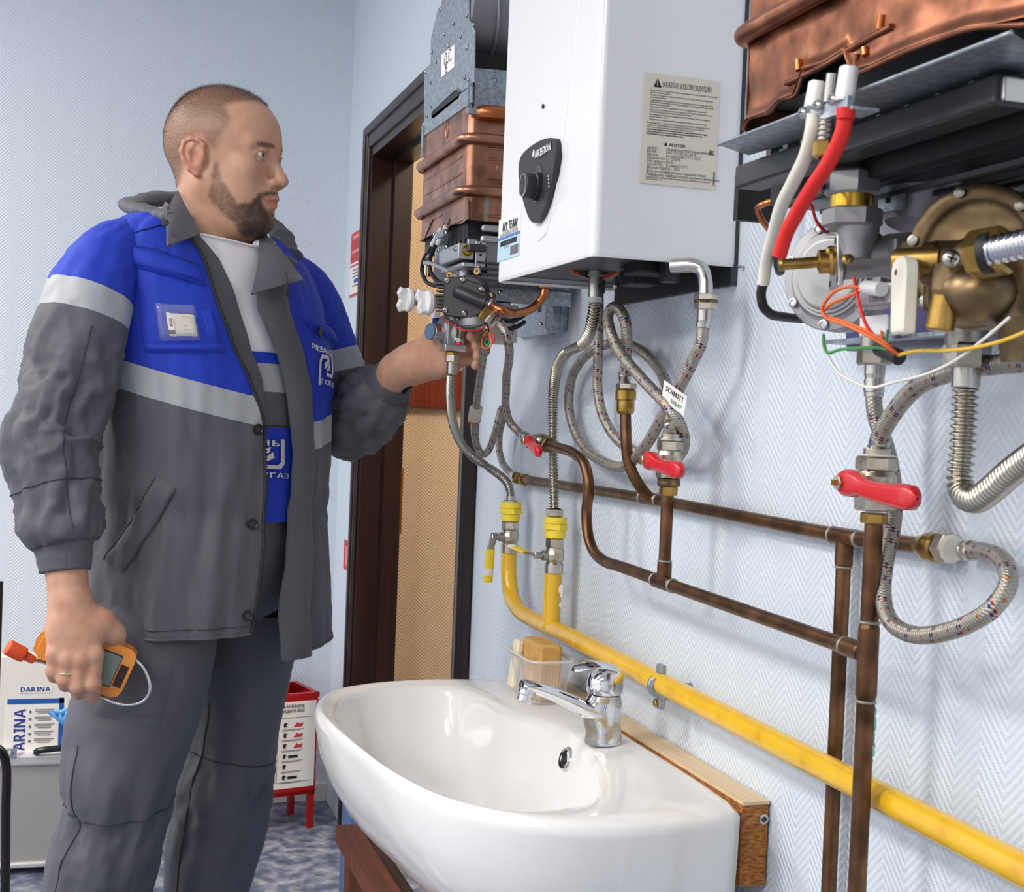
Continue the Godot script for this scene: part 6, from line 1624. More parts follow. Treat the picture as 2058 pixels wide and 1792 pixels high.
# ---------------------------------------------------------------- opened heater nearest the room's entrance end of the wall
func build_near_heater() -> void:
	var t := thing("open_water_heater", "uncovered gas water heater with copper jacket and red and white ignition leads", "water heater")
	var x0 := 0.55
	var zf := -1.105
	var zn := -0.70
	var xm := 0.735
	# copper jacket: front sheet with a waved lower edge, far side, tube round it
	var low := [V(0.55,1.512,-1.105), V(0.55,1.52,-1.099), V(0.55,1.519,-1.055), V(0.55,1.525,-1.038), V(0.55,1.524,-1.013), V(0.55,1.538,-1.003), V(0.55,1.542,-0.9997), V(0.55,1.539,-0.9664), V(0.55,1.542,-0.934)]
	var be := []
	for p in low: be.append(Vector2(p.z, p.y))
	be.append(Vector2(-0.937, 1.541))
	be.append(Vector2(-0.9245, 1.523))
	for p in [V(0.55,1.521,-0.8948), V(0.55,1.522,-0.8592), V(0.55,1.521,-0.8199), V(0.55,1.518,-0.7754), V(0.55,1.513,-0.7494)]: be.append(Vector2(p.z, p.y))
	be.append(Vector2(zn, 1.507))
	var rows := []
	for k in 90:
		var z := lerpf(zf, zn, k / 89.0)
		var q := 0
		while q < be.size() - 2 and be[q + 1].x < z: q += 1
		var yb := lerpf(be[q].y, be[q + 1].y, clampf((z - be[q].x) / maxf(be[q + 1].x - be[q].x, 1e-4), 0, 1))
		var row := PackedVector3Array()
		for i in 46:
			var y := lerpf(yb, 1.95, pow(i / 45.0, 2.0))
			var n := noise.get_noise_3d(z * 9.0, y * 12.0, 3.0) * 0.0035 * smoothstep(yb - 0.002, yb + 0.03, y) * smoothstep(1.64, 1.585, y)
			row.append(Vector3(x0 + n - 0.004 * exp(-pow((y - yb) / 0.006, 2.0)), y, z))
		rows.append(row)
	var j := part(t, "copper_jacket", M.new().grid(rows), mt("copper_sheet_red"), "dented copper front sheet of the heat exchanger")
	part(t, "side_sheet", M.new().box(Vector3((x0 + xm) / 2, 1.73, zf), Vector3(xm - x0, 0.44, 0.0016)), mt("copper_sheet_red"))
	part(t, "side_sheet", M.new().box(Vector3((x0 + xm) / 2, 1.73, zn), Vector3(xm - x0, 0.44, 0.0016)), mt("copper_sheet_red"))
	part(t, "inner_chamber", M.new().box(Vector3(0.645, 1.60, (zf + zn) / 2), Vector3(0.16, 0.14, 0.38)), mt("soot"))
	# rolled lower edge of the sheet
	var edge := []
	for i in low.size(): edge.append(low[i] + Vector3(-0.001, 0, 0))
	part(j, "rolled_edge", M.new().tube(spline(edge, 5), 0.0022, 8), mt("copper_sheet_red"))
	part(j, "rolled_edge", M.new().tube(spline([V(0.549,1.535,-0.9204), V(0.549,1.522,-0.9214), V(0.549,1.52,-0.8931), V(0.549,1.521,-0.8576), V(0.549,1.52,-0.8184), V(0.549,1.517,-0.774), V(0.549,1.506,-0.7242), V(0.549,1.502,-0.7045)], 5), 0.0026, 8), mt("copper_sheet_red"))
	part(j, "crease", M.new().tube(spline([V(0.549,1.537,-1.031), V(0.549,1.537,-1.004), V(0.549,1.538,-0.9646), V(0.549,1.542,-0.9224), V(0.549,1.544,-0.8741)], 5), 0.0024, 8), mt("copper_sheet_red"))
	for e in [[V(0.5492,1.543,-1.01), V(0.5492,1.552,-1.012)], [V(0.5492,1.546,-0.8902), V(0.5492,1.556,-0.8884)], [V(0.5492,1.531,-0.9079), V(0.5492,1.537,-0.9098)]]:
		part(j, "pressed_tab", M.new().tube(PackedVector3Array(e), 0.0032, 10), mt("copper_bright"))
	var cy := 1.594
	part(t, "water_coil", M.new().tube(spline([Vector3(0.70, cy, zf - 0.006), Vector3(0.60, cy, zf - 0.006), Vector3(0.565, cy, zf - 0.007), Vector3(0.546, cy, zf - 0.002), Vector3(0.541, cy, zf + 0.018), Vector3(0.541, cy, zf + 0.05), Vector3(0.541, cy, -0.85), Vector3(0.541, cy, zn)], 8), 0.0085, 18), mt("copper_sheet_red"), "copper tube wound round the jacket")
	# galvanised flange under the jacket
	var fl := part(t, "flange", M.new().quad(V(0.4851,1.478,-1.023), V(0.5269,1.478,-1.05), Vector3(0.56, 1.478, -0.70), Vector3(0.492, 1.478, -0.66)).box(Vector3(0.62, 1.4795, -0.89), Vector3(0.13, 0.002, 0.38)), mt("galvanised"))
	part(fl, "front_fold", M.new().tube(PackedVector3Array([V(0.4851,1.478,-1.023), Vector3(0.492, 1.478, -0.66)]), 0.0014, 8), mt("galvanised"))
	for i in 9:
		var q := Vector3(0.536, 1.476, -1.045 + i * 0.036)
		part(fl, "lug", M.new().box(q + Vector3(0, -0.004, 0), Vector3(0.0012, 0.009, 0.005)), mt("galvanised"))
	# burner blades behind
	for i in 12: part(t, "burner_blade", M.new().rbox(Vector3(0.575, 1.497, -1.08 + i * 0.03), Vector3(0.03, 0.03, 0.008), 0.002), mt("dark_steel"))
	# black manifold bar with its bright end
	part(t, "burner_body", M.new().box(Vector3(0.63, 1.462, -0.90), Vector3(0.12, 0.035, 0.38)), mt("soot"))
	var bar := part(t, "manifold_bar", M.new().rbox(Vector3(0.5435, 1.4645, -0.903), Vector3(0.027, 0.020, 0.358), 0.003), mt("black_plastic"), "black manifold bar")
	part(bar, "end_plug", M.new().rbox(Vector3(0.5435, 1.4645, -0.7225), Vector3(0.02, 0.0155, 0.006), 0.002), mt("steel"))
	part(t, "lower_rail", M.new().tube(PackedVector3Array([V(0.6,1.458,-0.9799), V(0.6,1.459,-0.7893)]), 0.005, 4, true, 1.0, Vector2(0.6, 1.2)), mt("alu"))
	for i in 8: part(t, "clip", M.new().rbox(Vector3(0.585, 1.449, -0.96 + i * 0.03), Vector3(0.01, 0.006, 0.02), 0.002), mt("dark_steel"))
	for i in 6: part(t, "shield_fin", M.new().box(Vector3(0.60 + i * 0.022, 1.436 - i * 0.001, -0.87), Vector3(0.006, 0.004, 0.36)), mt("dark_steel"))
	part(t, "heat_shield", M.new().box(Vector3(0.66, 1.445, -0.90), Vector3(0.15, 0.003, 0.38)), mt("dark_steel"))
	# frame and back panel
	part(t, "back_panel", M.new().box(Vector3(0.752, 1.63, -0.965), Vector3(0.012, 0.60, 0.56)), mt("grey_steel"))
	part(t, "lower_apron", M.new().box(Vector3(0.742, 1.365, -0.985), Vector3(0.006, 0.05, 0.50)), mt("violet_paint"), "violet painted lower apron")
	part(t, "base_strip", M.new().box(Vector3(0.735, 1.338, -0.985), Vector3(0.03, 0.004, 0.52)), mt("galvanised"))
	part(t, "inner_frame", M.new().rbox(Vector3(0.70, 1.41, -1.0), Vector3(0.03, 0.06, 0.20), 0.003), mt("grey_steel"))
	part(t, "side_frame", M.new().box(V(0.7,1.5,-1.371), Vector3(0.05, 0.05, 0.01)), mt("soot"))
	var br := part(t, "bracket", M.new().box(V(0.6,1.432,-0.9438), Vector3(0.003, 0.018, 0.034)), mt("galvanised"))
	part(br, "hole", M.new().lathe(V(0.598,1.432,-0.9463), Vector3.LEFT, [[0.0024, 0.0], [0.0024, 0.001]], 12), mt("dark_slot"))
	part(t, "cover_bowl", M.new().lathe(V(0.64,1.443,-0.9512), Vector3(-0.2, -1, 0), [[0.045, -0.02], [0.045, 0.0], [0.03, 0.03]], 30), mt("grey_steel"))
	part(t, "slanted_duct", M.new().tube(PackedVector3Array([V(0.66,1.447,-0.9949), V(0.66,1.448,-0.8625), V(0.66,1.45,-0.7879)]), 0.016, 16), mt("grey_steel"))
	# ignition electrodes on their clip
	var cl := part(t, "electrode_clip", M.new().box(Vector3.ZERO, Vector3(0.004, 0.010, 0.052), frame(V(0.478,1.467,-0.833), Vector3(1, 0, 0), Vector3.UP)), mt("galvanised"))
	part(cl, "clip_foot", M.new().box(V(0.482,1.461,-0.8048), Vector3(0.02, 0.002, 0.022)), mt("galvanised"))
	for p in [V(0.474,1.471,-0.863), V(0.474,1.472,-0.8425), V(0.474,1.472,-0.8227)]: screw(cl, p, Vector3(-1, 0, 0.3), 0.0042, mt("steel"))
	for e in [[V(0.482,1.492,-0.8581), V(0.479,1.474,-0.8581)], [V(0.482,1.493,-0.8169), V(0.479,1.47,-0.8168)]]:
		part(t, "ceramic_electrode", M.new().tube(PackedVector3Array([e[0], e[1]]), 0.0066, 6), mt("white_plastic"), "white ceramic electrode")
	part(t, "pilot_nozzle", M.new().tube(PackedVector3Array([V(0.484,1.495,-0.8423), V(0.484,1.476,-0.8453)]), 0.0042, 14), mt("steel"))
	var sp := part(t, "pilot_spring", M.new().tube(even(PackedVector3Array([V(0.48,1.467,-0.8403), V(0.48,1.449,-0.8427)]), 0.0009), spring_radii(even(PackedVector3Array([V(0.48,1.467,-0.8403), V(0.48,1.449,-0.8427)]), 0.0009).size(), 0.0046), 14), mt("steel_dull"))
	part(t, "pilot_nut", M.new().nut(V(0.48,1.437,-0.8437), Vector3(0.02, 1, 0), 0.0072, 0.011), mt("brass"))
	part(t, "pilot_ferrule", M.new().lathe(V(0.48,1.444,-0.843), Vector3.UP, [[0.0045, -0.006], [0.0052, 0.0], [0.0042, 0.005]], 14), mt("brass"))
	part(t, "pilot_line", M.new().tube(spline([V(0.48,1.437,-0.8437), V(0.5,1.435,-0.8801), V(0.53,1.438,-0.9337), V(0.59,1.451,-1.039)], 6), 0.003, 10), mt("dark_steel"))
	var wl := part(t, "white_lead", M.new().tube(spline([V(0.476,1.468,-0.851), V(0.476,1.457,-0.8528), V(0.48,1.443,-0.8669), V(0.49,1.431,-0.901), V(0.505,1.419,-0.9472), V(0.52,1.4,-0.988), V(0.53,1.383,-1.016), V(0.533,1.368,-1.025)], 8), 0.0052, 14), mt("white_rubber"), "thick white insulated ignition lead")
	part(wl, "black_tail", M.new().tube(spline([V(0.533,1.368,-1.025), V(0.534,1.36,-1.03), V(0.537,1.351,-1.032), V(0.55,1.345,-1.043), V(0.575,1.345,-1.065), V(0.61,1.347,-1.097)], 8), 0.0042, 12), mt("black_rubber"))
	var rl := part(t, "red_lead", M.new().tube(spline([V(0.474,1.46,-0.8058), V(0.474,1.448,-0.8079), V(0.474,1.431,-0.823), V(0.474,1.415,-0.8469), V(0.474,1.4,-0.8665), V(0.474,1.388,-0.8798), V(0.474,1.373,-0.8888)], 8), 0.0054, 14), mt("red_rubber"), "thick red insulated ignition lead")
	part(rl, "frayed_collar", M.new().lathe(V(0.473,1.455,-0.8037), Vector3(0.02, 1, 0), [[0.0056, 0.0], [0.0064, 0.004], [0.0066, 0.007]], 16), mt("red_rubber"))
	part(rl, "black_tail", M.new().tube(spline([V(0.53,1.388,-0.9938), V(0.535,1.383,-1.004), V(0.555,1.381,-1.038)], 5), 0.0042, 10), mt("black_rubber"))
	part(t, "capillary", M.new().tube(spline([V(0.6,1.454,-1.089), V(0.59,1.454,-1.107), V(0.58,1.451,-1.121), V(0.58,1.448,-1.133), V(0.585,1.44,-1.135), V(0.6,1.431,-1.145)], 6), 0.0028, 10), mt("copper_bright"))
	part(t, "thin_red_wire", M.new().tube(spline([V(0.57,1.426,-1.033), V(0.57,1.438,-1.024), V(0.575,1.437,-1.026), V(0.58,1.425,-1.026), V(0.59,1.417,-1.03), V(0.6,1.416,-1.036)], 6), 0.0013, 8), mt("red_rubber"))
	build_gas_group(t)

func spring_radii(n: int, r: float) -> Array:
	var o := []
	for i in n: o.append(r * (1.0 + 0.16 * cos(TAU * i / 4.0)))
	return o

func build_gas_group(t: Node3D) -> void:
	var gx := 0.568
	# stack of union nuts below the manifold
	var a := V(0.568,1.433,-0.9501)
	var u := part(t, "upper_union", M.new().nut(a, Vector3.UP, 0.0225, 0.019, 6, 0.35), mt("alu_cast"))
	part(t, "manifold_neck", M.new().lathe(a + Vector3(0, 0.019, 0), Vector3.UP, [[0.0135, 0.0], [0.0135, 0.022]], 24), mt("soot"))
	part(t, "brass_collar", M.new().lathe(V(0.568,1.423,-0.9492), Vector3.UP, [[0.0172, -0.001], [0.0172, 0.0115]], 30), mt("gold_bright"), "polished brass collar between two nuts")
	part(t, "lower_union", M.new().nut(V(0.568,1.408,-0.9479), Vector3.UP, 0.0235, 0.0148, 6, 0.1), mt("alu_cast"))
	# cast tee
	var c := V(0.572,1.383,-0.945)
	part(t, "tee_neck", M.new().lathe(c, Vector3.UP, [[0.012, 0.0], [0.013, 0.012], [0.0165, 0.022], [0.0165, 0.034]], 28, false), mt("alu_cast"))
	var ax := (V(0.6,1.386,-0.9414) - V(0.566,1.382,-0.9542)).normalized()
	part(t, "tee_barrel", M.new().lathe(V(0.566,1.383,-0.9557), ax, [[0.0155, 0.0], [0.0155, 0.03], [0.018, 0.036], [0.018, 0.055], [0.0145, 0.06], [0.0145, 0.08]], 32, false), mt("alu_cast"))
	var tn := -ax
	var tf := frame(V(0.562,1.38,-0.9578), Vector3.UP.cross(tn), Vector3.UP)
	var pl := part(t, "flange_plate", M.new().slab(PackedVector2Array([Vector2(-0.021, -0.019), Vector2(0.021, -0.019), Vector2(0.0215, -0.008), Vector2(0.014, 0.002), Vector2(0.005, 0.023), Vector2(-0.004, 0.023), Vector2(-0.017, 0.004), Vector2(-0.021, -0.010)]), 0.004, tf, 0.0006), mt("alu"))
	for q in [Vector2(0.001, 0.018), Vector2(-0.016, -0.0145), Vector2(0.017, -0.014)]:
		for s in [1.0, -1.0]: part(pl, "bolt_hole", M.new().lathe(tf * Vector3(q.x, q.y, s * 0.002), tf.basis.z * s, [[0.0026, 0.0], [0.0026, 0.0004]], 14), mt("dark_slot"))
	var b := V(0.556,1.382,-0.9615)
	part(t, "spindle_boss", M.new().lathe(b, tn, [[0.0085, -0.008], [0.0115, -0.006], [0.0115, -0.002], [0.0095, 0.0], [0.0095, 0.007], [0.007, 0.008]], 26), mt("brass"))
	part(t, "spindle", M.new().lathe(b + tn * 0.006, tn, [[0.0045, 0.0], [0.0045, 0.03], [0.0052, 0.0305], [0.0045, 0.033], [0.002, 0.0335]], 20), mt("brass"), "brass control spindle")
	for p in [V(0.555,1.389,-0.955), V(0.558,1.381,-0.935)]: screw(t, p, Vector3(-0.5, 0.2, 0.8), 0.0046, mt("brass"), "brass_screw")
	# aluminium diaphragm housing behind the spindle
	var dn := Vector3(-0.88, 0.02, 0.47).normalized()
	var dc := V(0.6,1.38,-1.03)
	var d := part(t, "diaphragm_housing", M.new().lathe(dc, dn, [[0.047, -0.026], [0.0475, -0.02], [0.0475, -0.012], [0.0455, -0.011], [0.0455, -0.007], [0.0475, -0.006], [0.0475, -0.001], [0.0465, 0.0], [0.040, 0.0005], [0.037, 0.002], [0.036, 0.0045], [0.034, 0.0045], [0.033, 0.0065], [0.031, 0.0065], [0.030, 0.0085], [0.028, 0.009], [0.018, 0.0085], [0.014, 0.0085]], 64), mt("alu_cast"), "round cast aluminium diaphragm housing")
	for k in 7:
		var q := dc + Vector3.UP.rotated(dn, 0.35 + k * TAU / 7) * 0.0425 + dn * 0.0005
		part(d, "rim_bolt", M.new().lathe(q, dn, [[0.0042, 0.0], [0.0042, 0.0022], [0.003, 0.0026], [0.0024, 0.0016]], 14), mt("alu"))
	part(t, "pilot_body", M.new().rbox(V(0.575,1.352,-0.91), Vector3(0.02, 0.018, 0.05), 0.003), mt("alu_cast"))
	text(t, "1992", V(0.5635,1.35,-0.9026), Vector3.BACK, Vector3.UP, 0.0095, mt("ink_grey"), "Droid Sans", true, HORIZONTAL_ALIGNMENT_CENTER)
	part(t, "grey_knuckle", M.new().rbox(V(0.6,1.393,-0.935), Vector3(0.02, 0.012, 0.03), 0.002), mt("grey_steel"))
	part(t, "bronze_bolt", M.new().nut(V(0.592,1.387,-0.9028), Vector3(-0.8, 0, 0.6), 0.0072, 0.008), mt("bronze"))
	part(t, "clear_tube", M.new().tube(PackedVector3Array([V(0.557,1.357,-0.9058), V(0.557,1.354,-0.8839)]), 0.0056, 14), mt("frosted_rim"))
	part(t, "plug_block", M.new().rbox(V(0.6,1.333,-0.9526), Vector3(0.012, 0.016, 0.042), 0.0015), mt("white_plastic"), "white wire connector block")
	# bronze water unit
	var bn := Vector3(-0.86, 0.05, 0.5).normalized()
	var bc := V(0.612,1.38,-0.8529)
	var w := part(t, "water_unit", M.new().lathe(bc, bn, [[0.053, -0.02], [0.0535, -0.018], [0.0535, -0.002], [0.0525, 0.0], [0.0435, 0.0005], [0.041, -0.003], [0.036, -0.006], [0.02, -0.004], [0.0005, -0.003]], 64, false), mt("bronze"), "big round bronze water diaphragm housing")
	for k in 6:
		var q := bc + Vector3.UP.rotated(bn, 0.25 + k * TAU / 6) * 0.048
		part(w, "rim_screw", M.new().lathe(q, bn, [[0.0042, 0.0], [0.0042, 0.002], [0.002, 0.0028]], 12), mt("steel_dull"))
	part(t, "water_body", M.new().lathe(V(0.575,1.37,-0.8443), Vector3(0.4, -0.06, 0.9), [[0.0155, -0.006], [0.017, 0.0], [0.017, 0.02], [0.022, 0.03], [0.022, 0.06]], 30, false), mt("bronze"))
	part(t, "side_chamber", M.new().ball(V(0.585,1.347,-0.807), Vector3(0.03, 0.022, 0.03)), mt("bronze"))
	part(t, "body_block", M.new().rbox(V(0.595,1.361,-0.8454), Vector3(0.03, 0.05, 0.05), 0.008), mt("bronze"))
	part(t, "right_column", M.new().lathe(V(0.61,1.33,-0.7911), Vector3.UP, [[0.013, -0.03], [0.018, 0.0], [0.018, 0.05]], 28), mt("bronze"))
	part(t, "gland", M.new().lathe(V(0.565,1.371,-0.8406), Vector3(-0.55, -0.02, -0.83), [[0.0105, -0.012], [0.0105, 0.022]], 24), mt("brass"))
	part(t, "gland_ring", M.new().lathe(V(0.57,1.372,-0.842), Vector3(-0.55, -0.02, -0.83), [[0.0135, -0.006], [0.0135, 0.002], [0.0112, 0.002]], 24), mt("bronze"))
	screw(t, V(0.556,1.368,-0.7983), Vector3(-0.5, 0, 0.86), 0.0062, mt("steel"), "zinc_screw")
	part(t, "hex_port", M.new().nut(V(0.552,1.367,-0.7719), Vector3(0.5, 0.12, 0.86), 0.0165, 0.026, 6, 0.2), mt("brass"), "brass hexagon port")
	part(t, "port_seal", M.new().lathe(V(0.552,1.367,-0.7583), Vector3(0.5, 0.12, 0.86), [[0.0135, 0.0], [0.0135, 0.006]], 24), mt("black_rubber"))
	var cs := V(0.552,1.368,-0.7511)
	var path := even(PackedVector3Array([cs, V(0.56,1.371,-0.7283), V(0.57,1.375,-0.7032)]), 0.0009)
	var rad := []
	for i in path.size(): rad.append(0.0098 * (0.95 + 0.07 * cos(TAU * i / 6.0)))
	part(t, "steel_bellows", M.new().tube(path, rad, 20), mt("corrugated_bright"), "bright corrugated steel connector")
	part(t, "drain_screw", M.new().lathe(V(0.56,1.32,-0.8139), Vector3(0.10, 1, 0.06), [[0.009, 0.0], [0.0098, 0.001], [0.0098, 0.024], [0.0078, 0.026], [0.0078, 0.034]], 26), mt("brass"), "brass drain screw")
	part(t, "drain_boss", M.new().lathe(V(0.566,1.335,-0.8151), Vector3(0.10, 1, 0.06), [[0.0125, 0.0], [0.0145, 0.012], [0.0145, 0.03]], 24), mt("bronze"))
	# white lever
	var lf := frame(V(0.548,1.346,-0.8412), Vector3(-0.20, 0.0, 1.0), Vector3(0.02, 1, 0))
	var lo := PackedVector2Array()
	for p in [Vector2(0.0135, -0.028), Vector2(0.0145, -0.0255), Vector2(0.0135, 0.016), Vector2(0.011, 0.0235), Vector2(0.005, 0.0275), Vector2(-0.005, 0.0275), Vector2(-0.011, 0.0245), Vector2(-0.0135, 0.018), Vector2(-0.0075, -0.0265), Vector2(-0.005, -0.0285)]: lo.append(p * 0.98)
	var lv := part(t, "selector_lever", M.new().slab(lo, 0.011, lf, 0.0016), mt("cream_plastic"), "off-white plastic selector lever")
	for s in [1.0, -1.0]: part(lv, "pin_hole", M.new().lathe(lf * Vector3(-0.003, 0.016, s * 0.0055), lf.basis.z * s, [[0.0022, 0.0], [0.0022, 0.0003]], 12), mt("bronze"))
	# pipe stubs under the unit
	part(t, "water_stub", M.new().lathe(V(0.665,1.313,-0.9297), Vector3.UP, [[0.0165, 0.0], [0.0165, 0.042]], 26), mt("steel_dull"))
	part(t, "cold_stub", M.new().lathe(V(0.7,1.324,-1.12), Vector3.UP, [[0.0125, 0.0], [0.0125, 0.012], [0.0135, 0.013], [0.0135, 0.03]], 22), mt("steel_dull"))
	part(t, "cold_nut", M.new().nut(V(0.7,1.31,-1.118), Vector3.UP, 0.0165, 0.0165, 6, 0.2), mt("nickel"))
	part(t, "cold_sleeve", M.new().lathe(V(0.7,1.284,-1.116), Vector3.UP, [[0.0088, 0.0], [0.0098, 0.002], [0.0092, 0.014], [0.0098, 0.018], [0.0098, 0.032]], 22), mt("steel"))
	# loose wiring
	part(t, "wire_sleeve", M.new().tube(spline([V(0.585,1.313,-0.9273), V(0.58,1.31,-0.9123), V(0.575,1.306,-0.8894), V(0.575,1.304,-0.8841)], 4), 0.006, 12), mt("black_rubber"))
	for e in [["orange_wire", [V(0.556,1.357,-0.9056), V(0.55,1.358,-0.9226), V(0.548,1.354,-0.9394), V(0.548,1.343,-0.9535), V(0.548,1.337,-0.9483), V(0.55,1.329,-0.9201), V(0.555,1.319,-0.8926), V(0.565,1.31,-0.8809), V(0.572,1.306,-0.8809)], 0.0014], ["orange_wire", [V(0.556,1.356,-0.9062), V(0.552,1.351,-0.9218), V(0.55,1.346,-0.945), V(0.55,1.34,-0.9551), V(0.552,1.333,-0.931), V(0.556,1.323,-0.8979), V(0.564,1.313,-0.8829), V(0.572,1.307,-0.8836)], 0.0014], ["red_rubber", [V(0.555,1.365,-0.92), V(0.553,1.353,-0.9115), V(0.553,1.337,-0.9032), V(0.556,1.325,-0.8974), V(0.562,1.314,-0.8865), V(0.572,1.307,-0.8849)], 0.0014], ["green_wire", [V(0.58,1.327,-1.005), V(0.575,1.317,-0.9945), V(0.572,1.311,-0.9825), V(0.572,1.313,-0.9628), V(0.572,1.313,-0.9334), V(0.572,1.312,-0.9053), V(0.572,1.307,-0.8849)], 0.0013], ["yellow_wire", [V(0.572,1.306,-0.8809), V(0.57,1.308,-0.8564), V(0.568,1.307,-0.8175), V(0.568,1.308,-0.7841), V(0.57,1.312,-0.7557), V(0.575,1.318,-0.7378)], 0.0014], ["white_wire", [V(0.58,1.326,-1.004), V(0.575,1.313,-0.991), V(0.572,1.297,-0.969), V(0.57,1.288,-0.9424), V(0.57,1.282,-0.9134), V(0.57,1.286,-0.8801), V(0.57,1.291,-0.8428), V(0.57,1.3,-0.8083), V(0.572,1.313,-0.7819), V(0.58,1.328,-0.765)], 0.0012], ["orange_wire", [V(0.595,1.328,-0.9415), V(0.585,1.321,-0.9245), V(0.578,1.312,-0.9093)], 0.0011], ["green_wire", [V(0.595,1.328,-0.933), V(0.585,1.32,-0.9182), V(0.578,1.311,-0.9065)], 0.0011]]:
		part(t, "wire", M.new().tube(spline(e[1], 7), e[2], 8), mt(e[0]))


# ---------------------------------------------------------------- skin: blended rounded bones, meshed as surface nets
class Flesh:
	# each bone: kind 0 tapered capsule (a, b, ra, rb), 1 ellipsoid (a centre, b radii); carve takes it away
	var a := PackedVector3Array()
	var b := PackedVector3Array()
	var ra := PackedFloat32Array()
	var rb := PackedFloat32Array()
	var kind := PackedInt32Array()
	var k := PackedFloat32Array()
	var carve := PackedInt32Array()

	func cap(p: Vector3, q: Vector3, r0: float, r1: float, blend := 0.01) -> Flesh:
		a.append(p); b.append(q); ra.append(r0); rb.append(r1); kind.append(0); k.append(blend); carve.append(0)
		return self

	func chain(pts: Array, rs: Array, blend := 0.006) -> Flesh:
		for i in pts.size() - 1: cap(pts[i], pts[i + 1], rs[i], rs[i + 1], blend)
		return self

	func egg(c: Vector3, r: Vector3, blend := 0.015, cut := false) -> Flesh:
		a.append(c); b.append(r); ra.append(minf(r.x, minf(r.y, r.z))); rb.append(0.0); kind.append(1); k.append(blend); carve.append(1 if cut else 0)
		return self

	func one(i: int, p: Vector3) -> float:
		if kind[i] == 0:
			var pa := p - a[i]
			var ba := b[i] - a[i]
			var h := clampf(pa.dot(ba) / maxf(ba.length_squared(), 1e-9), 0.0, 1.0)
			return (pa - ba * h).length() - lerpf(ra[i], rb[i], h)
		var q := (p - a[i]) / b[i]
		var l := q.length()
		if l < 1e-5: return -ra[i]
		var g := (q / b[i]).length()
		return l * (l - 1.0) / g

	func field(p: Vector3, which: PackedInt32Array) -> float:
		var d := 1.0
		for i in which:
			var e := one(i, p)
			var w := k[i]
			if carve[i]:
				var h := clampf(0.5 - 0.5 * (d + e) / w, 0.0, 1.0)
				d = lerpf(d, -e, h) + w * h * (1.0 - h)
			else:
				var h := clampf(0.5 + 0.5 * (d - e) / w, 0.0, 1.0)
				d = lerpf(d, e, h) - w * h * (1.0 - h)
		return d

	func mesh_into(m, lo: Vector3, hi: Vector3, h: float, paint: Callable, t := Transform3D()) -> void:
		var B := 4
		var nb := Vector3i(((hi - lo) / (h * B)).ceil())
		var nx := nb.x * B + 1
		var ny := nb.y * B + 1
		var nz := nb.z * B + 1
		var val := PackedFloat32Array()
		val.resize(nx * ny * nz)
		val.fill(1e9)
		var cell := PackedInt32Array()
		cell.resize(nx * ny * nz)
		cell.fill(-1)
		var all := PackedInt32Array(range(a.size()))
		var kept := []
		var reach := h * B * 0.87
		for bz in nb.z:
			for by in nb.y:
				for bx in nb.x:
					var c := lo + Vector3(bx + 0.5, by + 0.5, bz + 0.5) * h * B
					var d := field(c, all)
					if absf(d) > reach * 1.5 + 0.004: continue
					var near := PackedInt32Array()
					for i in all:
						if one(i, c) < reach * 2.2 + k[i] + 0.006: near.append(i)
					kept.append(Vector3i(bx, by, bz))
					for z in B + 1:
						for y in B + 1:
							for x in B + 1:
								var ix := bx * B + x
								var iy := by * B + y
								var iz := bz * B + z
								var at := (iz * ny + iy) * nx + ix
								if val[at] > 1e8: val[at] = field(lo + Vector3(ix, iy, iz) * h, near)
		var off := PackedInt32Array([0, 1, nx, nx + 1, nx * ny, nx * ny + 1, nx * ny + nx, nx * ny + nx + 1])
		var base: int = m.v.size()
		for q in kept:
			for z in B:
				for y in B:
					for x in B:
						var ix: int = q.x * B + x
						var iy: int = q.y * B + y
						var iz: int = q.z * B + z
						var at := (iz * ny + iy) * nx + ix
						var inside := 0
						for o in 8:
							if val[at + off[o]] < 0: inside += 1
						if inside == 0 or inside == 8: continue
						var s := Vector3.ZERO
						var n := 0
						for e in [[0, 1], [2, 3], [4, 5], [6, 7], [0, 2], [1, 3], [4, 6], [5, 7], [0, 4], [1, 5], [2, 6], [3, 7]]:
							var v0 := val[at + off[e[0]]]
							var v1 := val[at + off[e[1]]]
							if (v0 < 0) != (v1 < 0):
								var f := v0 / (v0 - v1)
								var p0 := Vector3(e[0] & 1, (e[0] >> 1) & 1, e[0] >> 2)
								var p1 := Vector3(e[1] & 1, (e[1] >> 1) & 1, e[1] >> 2)
								s += p0.lerp(p1, f)
								n += 1
						cell[at] = m.v.size()
						var p := lo + (Vector3(ix, iy, iz) + s / n) * h
						m.cur = paint.call(p)
						m.add(t * p, Vector3.ZERO)
		for q in kept:
			for z in B:
				for y in B:
					for x in B:
						var ix: int = q.x * B + x
						var iy: int = q.y * B + y
						var iz: int = q.z * B + z
						var at := (iz * ny + iy) * nx + ix
						var v0 := val[at]
						if ix > 0 and iy > 0 and iz > 0:
							for ax in 3:
								var st: int = [1, nx, nx * ny][ax]
								var v1 := val[at + st]
								if (v0 < 0) == (v1 < 0) or v1 > 1e8: continue
								var u: int = [nx, nx * ny, 1][ax]
								var w: int = [nx * ny, 1, nx][ax]
								var c0 := cell[at]
								var c1 := cell[at - u]
								var c2 := cell[at - u - w]
								var c3 := cell[at - w]
								if c0 < 0 or c1 < 0 or c2 < 0 or c3 < 0: continue
								if v0 < 0: m.idx.append_array(PackedInt32Array([c0, c2, c1, c0, c3, c2]))
								else: m.idx.append_array(PackedInt32Array([c0, c1, c2, c0, c2, c3]))
								var nn: Vector3 = (m.v[c2] - m.v[c0]).cross(m.v[c3] - m.v[c1])
								if v0 >= 0: nn = -nn
								for c in [c0, c1, c2, c3]: m.n[c] += nn
